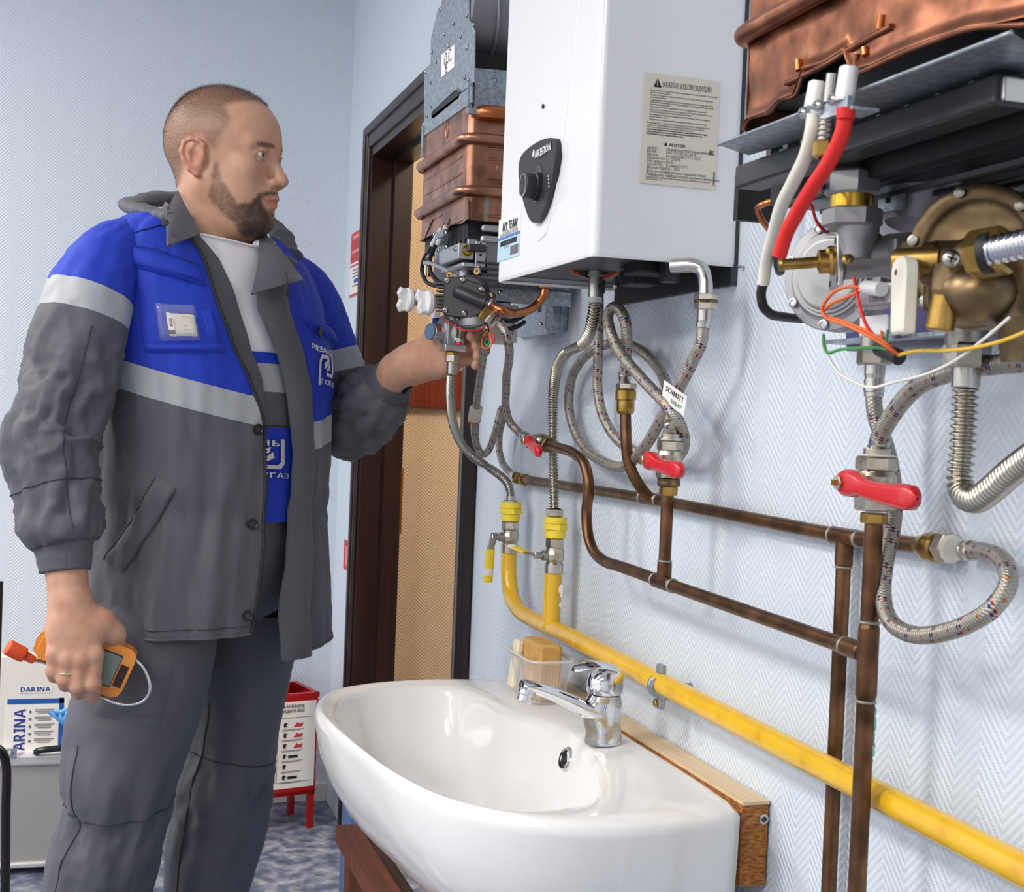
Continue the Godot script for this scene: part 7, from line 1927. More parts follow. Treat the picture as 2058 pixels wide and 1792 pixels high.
		# orientation: make the normals point out of the flesh
		var vote := 0
		for i in range(base, m.v.size(), 37):
			var nn: Vector3 = m.n[i].normalized()
			var p: Vector3 = t.affine_inverse() * m.v[i]
			if field(p + t.basis.inverse() * nn * h, all) > 0: vote += 1
			else: vote -= 1
		for i in range(base, m.v.size()): m.n[i] = (m.n[i] if vote >= 0 else -m.n[i]).normalized()


# ---------------------------------------------------------------- the worker
const TY := [0.80, 0.87, 0.95, 1.05, 1.15, 1.25, 1.36, 1.44, 1.48, 1.51, 1.535, 1.56]
const TA := [0.218, 0.216, 0.212, 0.206, 0.207, 0.211, 0.215, 0.213, 0.207, 0.190, 0.152, 0.080]
const TB := [0.172, 0.169, 0.166, 0.161, 0.158, 0.156, 0.147, 0.128, 0.112, 0.098, 0.086, 0.074]
const TX := [0.206, 0.206, 0.205, 0.204, 0.203, 0.200, 0.196, 0.192, 0.190, 0.189, 0.188, 0.187]
const CHEST := Vector3(0.5736, 0, 0.8192)
const RIGHT := Vector3(-0.8192, 0, 0.5736)

func lin(xs: Array, ys: Array, x: float) -> float:
	if x <= xs[0]: return ys[0]
	for i in xs.size() - 1:
		if x <= xs[i + 1]: return lerpf(ys[i], ys[i + 1], (x - xs[i]) / (xs[i + 1] - xs[i]))
	return ys[xs.size() - 1]

func torso(t: float, y: float, off: float) -> Vector3:
	# t in degrees from the breastbone, positive towards his right
	var a := deg_to_rad(t)
	var s := sin(a)
	var c := cos(a)
	var l := (lin(TY, TA, y) + off) * signf(s) * pow(absf(s), 0.851)
	var d := (lin(TY, TB, y) + off) * signf(c) * pow(absf(c), 0.851)
	return Vector3(lin(TY, TX, y), y + l * 0.10 * smoothstep(1.36, 1.50, y), -2.345) + RIGHT * l + CHEST * d

func jp(t: float, y: float, off := 0.0) -> Vector3:
	# the jacket's surface: the torso with soft drapes, gathered at the waist
	var a := deg_to_rad(t)
	var low := smoothstep(1.45, 1.0, y)
	var f := noise.get_noise_3d(sin(a) * 3.2 + y * 1.5, cos(a) * 3.2, y * 3.2) * (0.004 + 0.009 * low)
	f += noise.get_noise_3d(sin(a) * 7.0, cos(a) * 7.0 + y * 2.0, y * 5.0 + 9.0) * 0.003
	var g := exp(-pow((y - 1.075) / 0.022, 2.0))
	f += g * (0.0022 * sin(a * 70.0 + sin(y * 90.0)) - 0.004)
	return torso(t, y, off + f)

func bp(t: float, y: float, off := 0.0) -> Vector3:
	var k := smoothstep(1.40, 1.50, y)
	return torso(t, y, off - lerpf(0.020, 0.013, k))

func edge_right(y: float) -> float:
	return lin([0.80, 0.885, 0.91, 1.02, 1.135, 1.215, 1.29, 1.335, 1.42, 1.475, 1.525, 1.56], [12.0, 11.0, 10.0, 7.0, 6.0, 6.0, 12.0, 18.0, 25.0, 28.0, 42.0, 50.0], y)

func edge_left(y: float) -> float:
	return lin([0.82, 0.90, 0.955, 1.0, 1.085, 1.17, 1.235, 1.285, 1.325, 1.36, 1.405, 1.445, 1.50, 1.56], [-3.0, -2.0, -3.0, -5.0, -7.0, -8.0, -7.0, -6.0, -3.0, 0.0, 3.0, 2.0, -12.0, -30.0], y)

func patch(f: Callable, q: Array, off: float, nu := 10, nv := 10, round_ := 0.0) -> M:
	# a piece of cloth on a surface; q: four [t, y] corners going round; its border dips to the surface
	var rows := []
	for i in nv + 1:
		var v := float(i) / nv
		var row := PackedVector3Array()
		for j in nu + 1:
			var u := float(j) / nu
			var t: float = lerpf(lerpf(q[0][0], q[1][0], u), lerpf(q[3][0], q[2][0], u), v)
			var y: float = lerpf(lerpf(q[0][1], q[1][1], u), lerpf(q[3][1], q[2][1], u), v)
			var e := 0.0005 if (i == 0 or j == 0 or i == nv or j == nu) else off + round_ * sin(PI * u) * sin(PI * v)
			row.append(f.call(t, y, e))
		rows.append(row)
	return M.new().grid(rows)

func seam(f: Callable, pts: Array, off: float, r: float) -> M:
	var p := PackedVector3Array()
	for i in pts.size() - 1:
		for k in 8: p.append(f.call(lerpf(pts[i][0], pts[i + 1][0], k / 8.0), lerpf(pts[i][1], pts[i + 1][1], k / 8.0), off))
	p.append(f.call(pts[pts.size() - 1][0], pts[pts.size() - 1][1], off))
	return M.new().tube(p, r, 6)

func cloth_text(parent: Node, f: Callable, words: String, t0: float, y0: float, em: float, radius: float, tilt: float, mat: String, squeeze := 1.0) -> void:
	# lettering that lies on a curved cloth surface, its left end at t0
	var fnt := SystemFont.new()
	fnt.font_names = PackedStringArray(["Droid Sans"])
	fnt.font_weight = 700
	var tm := TextMesh.new()
	tm.text = words
	tm.font = fnt
	tm.font_size = 16
	tm.pixel_size = em / 16.0
	tm.depth = 0.0
	tm.curve_step = 0.5
	tm.horizontal_alignment = HORIZONTAL_ALIGNMENT_LEFT
	var arr := tm.surface_get_arrays(0)
	var src: PackedVector3Array = arr[Mesh.ARRAY_VERTEX]
	var ids: PackedInt32Array = arr[Mesh.ARRAY_INDEX] if arr[Mesh.ARRAY_INDEX] != null else PackedInt32Array(range(src.size()))
	var m := M.new()
	for p in src:
		var q := Vector2(p.x * squeeze, p.y)
		m.add(f.call(t0 - rad_to_deg(q.x / radius), y0 + q.y + q.x * tilt, 0.009), (CHEST - RIGHT * 0.5).normalized())
	m.idx = ids
	part(parent, "lettering", m, mt(mat))

func cloth_shape(parent: Node, f: Callable, poly: Array, t0: float, y0: float, radius: float, tilt: float, mat: String, called := "emblem") -> void:
	var o := PackedVector2Array()
	for i in poly.size():
		var a: Vector2 = poly[i]
		var b: Vector2 = poly[(i + 1) % poly.size()]
		for k in 3: o.append(a.lerp(b, k / 3.0))
	var ids := Geometry2D.triangulate_polygon(o)
	var m := M.new()
	for q in o: m.add(f.call(t0 - rad_to_deg(q.x / radius), y0 + q.y + q.x * tilt, 0.009), (CHEST - RIGHT * 0.5).normalized())
	for k in ids.size() / 3:
		var a := ids[k * 3]
		var b := ids[k * 3 + 1]
		var c := ids[k * 3 + 2]
		if (m.v[b] - m.v[a]).cross(m.v[c] - m.v[a]).dot(m.n[a]) < 0: m.idx.append_array(PackedInt32Array([a, b, c]))
		else: m.idx.append_array(PackedInt32Array([a, c, b]))
	part(parent, called, m, mt(mat))

func cloth_tube(pts: Array, rs: Array, n: int, sides: int, amp: Callable, seed_: float, stretch := 1.0, flat := Vector2(1, 1)) -> Array:
	# rows of a soft tube; amp(s) is how deep its folds are at s (0..1)
	var p := spline(pts, 12)
	var total := 0.0
	for i in p.size() - 1: total += p[i].distance_to(p[i + 1])
	p = even(p, total / n)
	var rows := []
	var side := Vector3.ZERO
	var sx := []
	for i in rs.size(): sx.append(float(i) / (rs.size() - 1))
	# radii follow the control points' own arc positions
	var at := [0.0]
	for i in pts.size() - 1: at.append(at[i] + pts[i].distance_to(pts[i + 1]))
	for i in at.size(): at[i] /= at[at.size() - 1]
	var last := at.size() - 1
	at[last] = 1.0
	for i in p.size():
		var s := float(i) / (p.size() - 1)
		var t := (p[mini(i + 1, p.size() - 1)] - p[maxi(i - 1, 0)]).normalized()
		if i == 0: side = t.cross(Vector3.BACK).normalized()
		side = (side - t * side.dot(t)).normalized()
		var b := t.cross(side)
		var r := line_curve(at, rs, s)
		var am: float = amp.call(s)
		var row := PackedVector3Array()
		for j in sides:
			var a := TAU * j / sides
			var ca := cos(a)
			var sa := sin(a)
			var n1 := noise.get_noise_3d(ca * 1.1 + seed_, sa * 1.1 + s * 2.0, s * 4.2 * stretch + 0.8 * sin(a + seed_))
			var n2 := noise.get_noise_3d(ca * 2.0 + seed_ * 2.0, sa * 2.0, s * 9.0 * stretch + 1.3 * sin(a * 1.0))
			var fold := (0.5 - absf(n1) * 2.4) * 0.9 + (0.35 - absf(n2) * 1.7) * 0.35
			row.append(p[i] + (side * ca * flat.x + b * sa * flat.y) * (r + fold * am))
		rows.append(row)
	return rows

func rows_of(rows: Array, a: float, b: float) -> M:
	var n := rows.size() - 1
	var s := rows.slice(int(round(a * n)), int(round(b * n)) + 1)
	return M.new().grid(s, true, 1, 1, true)

func ring_seam(rows: Array, s: float, r: float, from := 0.0, to := 1.0) -> M:
	var row: PackedVector3Array = rows[int(round(s * (rows.size() - 1)))]
	var c := Vector3.ZERO
	for p in row: c += p
	c /= row.size()
	var path := PackedVector3Array()
	for j in range(int(from * row.size()), int(to * row.size()) + 1):
		var p := row[j % row.size()]
		path.append(p + (p - c).normalized() * r * 0.3)
	return M.new().tube(path, r, 6)

func leg_patch(rows: Array, a: float, b: float, j0: float, j1: float, off: float) -> M:
	# a pocket lying on a trouser leg
	var out := []
	var n := rows.size() - 1
	var i0 := int(a * n)
	var i1 := int(b * n)
	for i in range(i0, i1 + 1):
		var row: PackedVector3Array = rows[i]
		var c := Vector3.ZERO
		for p in row: c += p
		c /= row.size()
		var o := PackedVector3Array()
		var k0 := int(j0 * row.size())
		var k1 := int(j1 * row.size())
		for k in range(k0, k1 + 1):
			var e := off if (i > i0 and i < i1 and k > k0 and k < k1) else 0.0004
			o.append(row[k] + (row[k] - c).normalized() * e)
		out.append(o)
	return M.new().grid(out)

func line_seam(rows: Array, j: int, a: float, b: float, r: float) -> M:
	var path := PackedVector3Array()
	var n := rows.size() - 1
	for i in range(int(a * n), int(b * n) + 1):
		var row: PackedVector3Array = rows[i]
		var c := Vector3.ZERO
		for p in row: c += p
		c /= row.size()
		path.append(row[j] + (row[j] - c).normalized() * r * 0.3)
	return M.new().tube(path, r, 6)

func build_person() -> void:
	var t := thing("person", "person in blue and grey work jacket and grey trousers reaching to the far heater", "person")
	build_body(t)
	build_jacket(t)
	build_underclothes(t)
	build_trousers(t)
	build_worn(t)

func build_jacket(t: Node3D) -> void:
	var jf := jp
	var blue := M.new()
	var stripe := M.new()
	var grey := M.new()
	var nu := 150
	var top := func(th: float) -> float: return 1.541
	var s2 := func(th: float) -> float: return lin([0.0, 12.0, 80.0, 180.0, 290.0, 345.0, 360.0], [1.262, 1.265, 1.312, 1.30, 1.25, 1.222, 1.212], th)
	var s1 := func(th: float) -> float: return s2.call(th) - 0.046
	var hem := func(th: float) -> float: return lin([0.0, 15.0, 90.0, 180.0, 300.0, 345.0, 360.0], [0.884, 0.882, 0.878, 0.872, 0.862, 0.838, 0.832], th)
	for z in [[blue, s2, top, 34], [stripe, s1, s2, 6], [grey, hem, s1, 44]]:
		var rows := []
		for i in int(z[3]) + 1:
			var v: float = float(i) / z[3]
			var row := PackedVector3Array()
			for j in nu + 1:
				var u := float(j) / nu
				# find the edge angles at this height
				var th := lerpf(10.0, 355.0, u)
				var y: float = lerpf(z[1].call(th), z[2].call(th), v)
				th = lerpf(edge_right(y), 360.0 + edge_left(y), u)
				y = lerpf(z[1].call(th), z[2].call(th), v)
				row.append(jp(th, y, 0.0006 if z[0] == stripe else 0.0))
			rows.append(row)
		z[0].grid(rows)
	var j := part(t, "jacket", blue, mt("cloth_blue"), "blue and grey work jacket with reflective stripes")
	part(j, "reflective_stripe", stripe, mt("stripe"), "silver-grey reflective stripe")
	part(j, "lower_panel", grey, mt("cloth_grey"))
	# hem turn-up
	var hp := PackedVector3Array()
	for k in 120:
		var th := lerpf(edge_right(0.88), 360.0 + edge_left(0.84), k / 119.0)
		hp.append(jp(th, hem.call(th) + 0.002, 0.0008))
	part(j, "hem", M.new().tube(hp, 0.0022, 6), mt("cloth_grey"))
	part(j, "hem_stitching", seam(jf, [[12.0, 0.898], [40.0, 0.897], [90.0, 0.893], [150.0, 0.889]], 0.0, 0.0009), mt("seam_grey"))
	# grey facing behind the zip, black zip along the right front edge
	var fr := []
	var zp := PackedVector3Array()
	for i in 61:
		var y := lerpf(0.885, 1.53, i / 60.0)
		var e := edge_right(y)
		var w := lin([0.88, 1.20, 1.30, 1.42, 1.50, 1.53], [3.0, 3.0, 9.0, 13.0, 10.0, 6.0], y)
		fr.append(PackedVector3Array([jp(e + 1.0, y, -0.002), jp(e - w * 0.5, y, -0.006), jp(e - w, y, -0.010)]))
		zp.append(jp(e - 0.6, y, 0.001))
	part(j, "facing", M.new().grid(fr), mt("cloth_grey"))
	var zip := part(j, "zip_tape", M.new().tube(zp, 0.0032, 8, true, 1.0, Vector2(1.2, 0.7)), mt("cloth_dark"), "black zip along the front edge")
	var teeth := M.new()
	var ze := even(zp, 0.0042)
	for p in ze: teeth.rbox(p + Vector3(0.0018, 0, 0.0016), Vector3(0.0042, 0.0022, 0.003), 0.0006, Transform3D(), 1)
	var th_ := part(zip, "zip_teeth", teeth, mt("button_black"))
	th_.set_meta("kind", "stuff")
	# grey placket on the left front edge
	var pr := []
	for i in 67:
		var y := lerpf(0.836, 1.452, i / 66.0)
		var e := edge_left(y)
		var w := lin([0.83, 0.95, 1.15, 1.30, 1.38, 1.45], [17.0, 15.0, 13.0, 12.0, 13.0, 12.0], y)
		pr.append(PackedVector3Array([jp(e + 0.6, y, -0.004), jp(e + 0.8, y, 0.002), jp(e - w * 0.3, y, 0.007), jp(e - w * 0.7, y, 0.007), jp(e - w * 0.98, y, 0.005), jp(e - w, y, 0.0)]))
	part(j, "placket", M.new().grid(pr), mt("cloth_grey"), "grey placket hanging along the left front edge")
	# pockets
	part(j, "chest_pocket", patch(jf, [[69.0, 1.445], [28.0, 1.425], [22.0, 1.33], [65.0, 1.323]], 0.003, 14, 10, 0.004), mt("cloth_blue"))
	part(j, "pocket_flap", patch(jf, [[75.0, 1.476], [30.0, 1.460], [27.0, 1.428], [69.0, 1.440]], 0.007, 14, 6, 0.004), mt("cloth_blue"))
	part(j, "flap_stitching", seam(jf, [[74.0, 1.470], [52.0, 1.468], [31.0, 1.456]], 0.0085, 0.0008), mt("seam_blue"))
	part(j, "flap_stitching", seam(jf, [[69.0, 1.446], [50.0, 1.442], [29.0, 1.433]], 0.0085, 0.0007), mt("seam_blue"))
	part(j, "pocket_band", patch(jf, [[65.0, 1.338], [23.0, 1.345], [22.0, 1.33], [65.0, 1.323]], 0.0055, 12, 4), mt("cloth_blue"))
	part(j, "pen_slot", patch(jf, [[33.0, 1.40], [27.0, 1.40], [24.0, 1.345], [31.0, 1.345]], 0.0052, 6, 6), mt("cloth_blue"))
	part(j, "welt_pocket", patch(jf, [[61.0, 1.132], [49.0, 1.115], [78.0, 0.980], [90.0, 0.997]], 0.0045, 8, 16, 0.002), mt("cloth_grey"))
	part(j, "welt_stitching", seam(jf, [[49.5, 1.115], [64.0, 1.047], [78.0, 0.981]], 0.003, 0.0008), mt("seam_grey"))
	part(j, "pocket_opening", seam(jf, [[61.5, 1.132], [76.0, 1.063], [90.0, 0.998]], 0.002, 0.0012), mt("cloth_grey"))
	part(j, "left_chest_pocket", patch(jf, [[-17.0, 1.385], [-62.0, 1.38], [-62.0, 1.262], [-18.0, 1.262]], 0.003, 12, 8, 0.003), mt("cloth_blue"))
	part(j, "left_pocket_flap", patch(jf, [[-14.0, 1.405], [-66.0, 1.385], [-66.0, 1.352], [-30.0, 1.372]], 0.010, 12, 6, 0.006), mt("cloth_blue"))
	part(j, "yoke_seam", seam(jf, [[86.0, 1.478], [60.0, 1.500], [48.0, 1.516]], 0.001, 0.0013), mt("seam_blue"))
	for e in [[9.0, 1.211], [11.0, 1.060], [13.0, 0.915], [-26.0, 1.377]]:
		var p: Vector3 = jp(e[0], e[1], 0.001 if e[0] > 0 else 0.012)
		var nrm := (jp(e[0], e[1], 0.05) - jp(e[0], e[1], 0.0)).normalized()
		var bt := part(j, "button", M.new().lathe(p, nrm, [[0.0085, 0.0], [0.0092, 0.0012], [0.0088, 0.0028], [0.0068, 0.0028], [0.006, 0.0018], [0.001, 0.0018]], 22), mt("button_black"), "black button")
		var hb := M.new()
		for q in 4: hb.lathe(p + nrm * 0.0019 + (Vector3.UP * 0.002).rotated(nrm, q * PI / 2 + 0.78), nrm, [[0.0007, 0.0], [0.0007, 0.0003]], 8)
		part(bt, "thread_hole", hb, mt("ink_grey"))
	# lettered emblem on the left chest
	emblem(j, jf, -18.0, 1.352, 0.165)
	# drawcord
	part(j, "drawcord", M.new().tube(spline([V(0.2966,1.465,-2.215), V(0.2975,1.447,-2.205), V(0.299,1.43,-2.2), V(0.296,1.425,-2.2)], 6), 0.0016, 8), mt("cloth_dark"))
	part(j, "cord_end", M.new().rbox(V(0.2967,1.434,-2.196), Vector3(0.006, 0.014, 0.006), 0.002), mt("button_black"))
	build_collar(j)
	build_sleeves(j)

func emblem(parent: Node, f: Callable, t0: float, y0: float, rad: float) -> void:
	var tl := -0.18
	cloth_text(parent, f, "РЯЗАНЬ", t0, y0, 0.0125, rad, tl, "print_white", 1.25)
	var x0 := 0.020
	var g := [Vector2(x0 - 0.006, -0.062), Vector2(x0 - 0.001, -0.062), Vector2(x0 + 0.005, -0.024), Vector2(x0 + 0.008, -0.0155), Vector2(x0 + 0.024, -0.0155), Vector2(x0 + 0.024, -0.009), Vector2(x0 + 0.006, -0.009), Vector2(x0 + 0.0, -0.020)]
	cloth_shape(parent, f, g, t0, y0, rad, tl * 0.6, "print_white")
	var d := [Vector2(x0 + 0.040, 0.004), Vector2(x0 + 0.045, 0.004), Vector2(x0 + 0.045, -0.036), Vector2(x0 + 0.040, -0.045), Vector2(x0 + 0.014, -0.045), Vector2(x0 + 0.014, -0.039), Vector2(x0 + 0.036, -0.039), Vector2(x0 + 0.040, -0.034)]
	cloth_shape(parent, f, d, t0, y0, rad, tl * 0.6, "print_white")
	var leaf := [Vector2(x0 + 0.012, -0.034), Vector2(x0 + 0.012, -0.024), Vector2(x0 + 0.019, -0.016), Vector2(x0 + 0.030, -0.0095), Vector2(x0 + 0.029, -0.018), Vector2(x0 + 0.022, -0.025), Vector2(x0 + 0.015, -0.030)]
	cloth_shape(parent, f, leaf, t0, y0, rad, tl * 0.6, "print_white")
	var leaf2 := [Vector2(x0 + 0.014, -0.037), Vector2(x0 + 0.017, -0.031), Vector2(x0 + 0.025, -0.025), Vector2(x0 + 0.032, -0.018), Vector2(x0 + 0.033, -0.027), Vector2(x0 + 0.027, -0.033), Vector2(x0 + 0.019, -0.036)]
	cloth_shape(parent, f, leaf2, t0, y0, rad, tl * 0.6, "print_white")
	cloth_text(parent, f, "ГОРГАЗ", t0 - rad_to_deg(0.022 / rad), y0 - 0.058, 0.0115, rad, tl * 0.6, "print_white", 1.2)

func bent_patch(c: Array, bulge: Vector3, n := 10, thick := 0.003) -> M:
	# four corners and a bulge: a curved leaf of cloth with thickness
	var m := M.new()
	var up := []
	var dn := []
	var nrm: Vector3 = ((c[1] - c[0]) as Vector3).cross(c[3] - c[0]).normalized()
	for i in n + 1:
		var v := float(i) / n
		var a := PackedVector3Array()
		var b := PackedVector3Array()
		for k in n + 1:
			var u := float(k) / n
			var p: Vector3 = (c[0] as Vector3).lerp(c[1], u).lerp((c[3] as Vector3).lerp(c[2], u), v) + bulge * sin(PI * u) * sin(PI * (0.25 + 0.75 * v))
			a.append(p + nrm * thick / 2)
			b.append(p - nrm * thick / 2)
		up.append(a)
		dn.append(b)
	m.grid(up).grid(dn, false, 1, 1, true)
	for s in [[0, true], [n, false]]:
		m.grid([up[s[0]], dn[s[0]]], false, 1, 1, s[1])
	var l := [PackedVector3Array(), PackedVector3Array(), PackedVector3Array(), PackedVector3Array()]
	for i in n + 1:
		l[0].append(up[i][0]); l[1].append(dn[i][0]); l[2].append(up[i][n]); l[3].append(dn[i][n])
	m.grid([l[0], l[1]])
	m.grid([l[2], l[3]], false, 1, 1, true)
	return m

func build_collar(j: Node) -> void:
	# standing band round the back of the neck, two pointed leaves, rolled hood behind
	var c := Vector3(0.178, 1.54, -2.348)
	var rows := []
	for i in 6:
		var v := i / 5.0
		var row := PackedVector3Array()
		for k in 49:
			var th := deg_to_rad(lerpf(62.0, 312.0, k / 48.0))
			var b := sin(PI * k / 48.0)
			var r := 0.078 - 0.010 * v + 0.004 * sin(v * PI)
			row.append(c + (RIGHT * sin(th) + CHEST * cos(th)) * r + Vector3(0, -0.03 + v * (0.045 + 0.030 * b) + 0.01 * b, 0))
		rows.append(row)
	part(j, "collar_band", M.new().grid(rows), mt("cloth_grey"))
	part(j, "collar_leaf", bent_patch([V(0.1276,1.597,-2.315), V(0.1589,1.516,-2.205), V(0.1051,1.485,-2.135), V(0.1056,1.552,-2.215)], Vector3(-0.006, 0.004, 0.014)), mt("cloth_grey"), "pointed grey collar leaf")
	part(j, "collar_leaf", bent_patch([V(0.2639,1.549,-2.335), V(0.239,1.424,-2.185), V(0.3257,1.457,-2.225), V(0.2966,1.512,-2.3)], Vector3(0.006, 0.006, 0.014)), mt("cloth_grey"), "pointed grey collar leaf")
	var hd := spline([V(0.1198,1.537,-2.215), V(0.0907,1.547,-2.25), V(0.0599,1.561,-2.31), V(0.066,1.583,-2.4), V(0.1222,1.606,-2.47), V(0.2103,1.614,-2.5), V(0.2783,1.591,-2.47), V(0.3126,1.548,-2.41), V(0.3226,1.51,-2.36)], 8)
	var hr := []
	for i in hd.size(): hr.append(0.0135 * (1.0 + 0.12 * sin(i * 0.7) + 0.08 * sin(i * 1.7)))
	part(j, "hood_roll", M.new().tube(hd, hr, 16, true, 1.0, Vector2(1.5, 0.85)), mt("cloth_grey"))
	part(j, "shoulder_tab", M.new().rbox(Vector3.ZERO, Vector3(0.032, 0.010, 0.02), 0.004, frame(V(0.3153,1.5,-2.33), Vector3(0.8, -0.55, 0.1), Vector3(0.3, 0.8, 0.3))), mt("cloth_grey"))
	var btn := V(0.1017,1.522,-2.15)
	part(j, "snap_button", M.new().lathe(btn, Vector3(-0.3, 0.2, 1), [[0.006, 0.0], [0.0055, 0.002], [0.002, 0.0026]], 16), mt("cloth_dark"))

func build_sleeves(j: Node) -> void:
	var amp := func(s: float) -> float: return 0.0035 + 0.011 * smoothstep(0.36, 0.52, s) * (1.0 - 0.35 * smoothstep(0.72, 0.85, s))
	var r := cloth_tube([V(0.0836,1.52,-2.28), V(0.0539,1.505,-2.252), V(0.027,1.478,-2.225), V(0.0018,1.427,-2.2), V(-0.0113,1.379,-2.19), V(-0.0226,1.325,-2.18), V(-0.031,1.271,-2.172), V(-0.0436,1.222,-2.165), V(-0.053,1.184,-2.16), V(-0.0487,1.143,-2.15), V(-0.04,1.1,-2.137), V(-0.0352,1.063,-2.128), V(-0.0316,1.043,-2.123), V(-0.0291,1.03,-2.12)], [0.018, 0.034, 0.050, 0.064, 0.069, 0.069, 0.066, 0.066, 0.071, 0.065, 0.059, 0.062, 0.055, 0.042], 120, 56, amp, 3.3)
	var sl := part(j, "sleeve", rows_of(r, 0.0, 0.30), mt("cloth_blue"), "jacket sleeve hanging at the near side")
	part(sl, "reflective_stripe", rows_of(r, 0.30, 0.375), mt("stripe"))
	part(sl, "lower_sleeve", rows_of(r, 0.375, 1.0), mt("cloth_grey"))
	part(sl, "sleeve_seam", line_seam(r, 44, 0.42, 0.97, 0.0011), mt("seam_grey"))
	part(sl, "sleeve_seam", ring_seam(r, 0.845, 0.0012), mt("seam_grey"))
	cuff(sl, V(-0.03,1.037,-2.12), V(-0.0257,0.9925,-2.112), 0.0435, 0.0365)
	var amp2 := func(s: float) -> float: return 0.003 + 0.010 * smoothstep(0.35, 0.6, s)
	var l := cloth_tube([V(0.2896,1.491,-2.39), V(0.3292,1.482,-2.425), V(0.3653,1.444,-2.45), V(0.3923,1.384,-2.465), V(0.4129,1.317,-2.465), V(0.4288,1.259,-2.46), V(0.4492,1.228,-2.445), V(0.4715,1.25,-2.4), V(0.4871,1.276,-2.362), V(0.4972,1.292,-2.345)], [0.02, 0.042, 0.056, 0.060, 0.064, 0.068, 0.069, 0.066, 0.056, 0.043], 100, 52, amp2, 8.7)
	var sr := part(j, "sleeve", rows_of(l, 0.0, 0.45), mt("cloth_blue"), "jacket sleeve bent forward at the far side")
	part(sr, "reflective_stripe", rows_of(l, 0.45, 0.52), mt("stripe"))
	part(sr, "lower_sleeve", rows_of(l, 0.52, 1.0), mt("cloth_grey"))
	part(sr, "sleeve_seam", line_seam(l, 42, 0.54, 0.97, 0.0012), mt("seam_grey"))
	cuff(sr, V(0.4914,1.285,-2.35), V(0.504,1.308,-2.322), 0.043, 0.0375)

func cuff(parent: Node, a: Vector3, b: Vector3, r0: float, r1: float) -> void:
	var d := b - a
	var l := d.length()
	var f := frame(a, d, Vector3.BACK)
	var rows := []
	for i in 13:
		var v := i / 12.0
		var row := PackedVector3Array()
		for k in 72:
			var an := TAU * k / 72
			var g := 0.0016 * cos(k * PI) * smoothstep(0.2, 0.6, sin(an * 1.0 + 0.6)) * (0.6 + 0.4 * cos(v * TAU * 3.0))
			var rr := lerpf(r0, r1, v) + g + (0.002 if i == 0 else 0.0)
			row.append(f * Vector3(v * l, cos(an) * rr, sin(an) * rr))
		rows.append(row)
	rows.append(PackedVector3Array(Array(rows[12]).map(func(p): return p.lerp(b, 0.12))))
	part(parent, "cuff", M.new().grid(rows, true, 1, 1, true), mt("cloth_grey"), "gathered elastic cuff")

func build_underclothes(t: Node3D) -> void:
	var rows := []
	for i in 31:
		var v := i / 30.0
		var row := PackedVector3Array()
		for k in 91:
			var th := lerpf(-92.0, 98.0, k / 90.0)
			var neck := lin([-92.0, -40.0, 0.0, 30.0, 60.0, 98.0], [1.538, 1.528, 1.512, 1.508, 1.518, 1.534], th)
			var y := lerpf(1.10, neck, v)
			var f := noise.get_noise_3d(th * 0.06, y * 7.0 + th * 0.05, 4.0) * 0.004 * (1.0 - v * 0.6)
			row.append(bp(th, y, f + 0.002))
		rows.append(row)
	var s := part(t, "t_shirt", M.new().grid(rows), mt("shirt"), "white T-shirt at the open collar")
	part(s, "neckband", M.new().tube(rows[30], 0.0032, 8, true, 1.0, Vector2(1.3, 0.8)), mt("shirt"))
	# bib of the overalls
	var bf := bp
	var bib: MeshInstance3D
	for z in [["bib", "cloth_blue", 1.318, 1.336, 3], ["reflective_stripe", "stripe", 1.272, 1.318, 5], ["grey_band", "cloth_grey", 1.218, 1.272, 5], ["bib_panel", "cloth_blue", 1.060, 1.214, 14]]:
		var g := []
		for i in int(z[4]) + 1:
			var row := PackedVector3Array()
			for k in 61:
				var th := lerpf(-75.0, 75.0, k / 60.0)
				var y := lerpf(z[2], z[3], float(i) / z[4])
				var f := noise.get_noise_3d(th * 0.05, y * 9.0, 14.0) * 0.003
				row.append(bp(th, y, 0.006 + f + (0.002 if z[0] == "bib_panel" else 0.0)))
			g.append(row)
		var o := part(t if z[0] == "bib" else bib, z[0], M.new().grid(g), mt(z[1]))
		if z[0] == "bib":
			bib = o
			o.set_meta("label", "blue bib of the work overalls with silver stripe")
	part(bib, "pocket_edge", seam(bf, [[30.0, 1.216], [0.0, 1.216], [-30.0, 1.216]], 0.0085, 0.0016), mt("cloth_dark"))
	emblem(bib, func(a: float, y: float, o: float) -> Vector3: return bp(a, y, o + 0.003), 20.0, 1.198, 0.15)

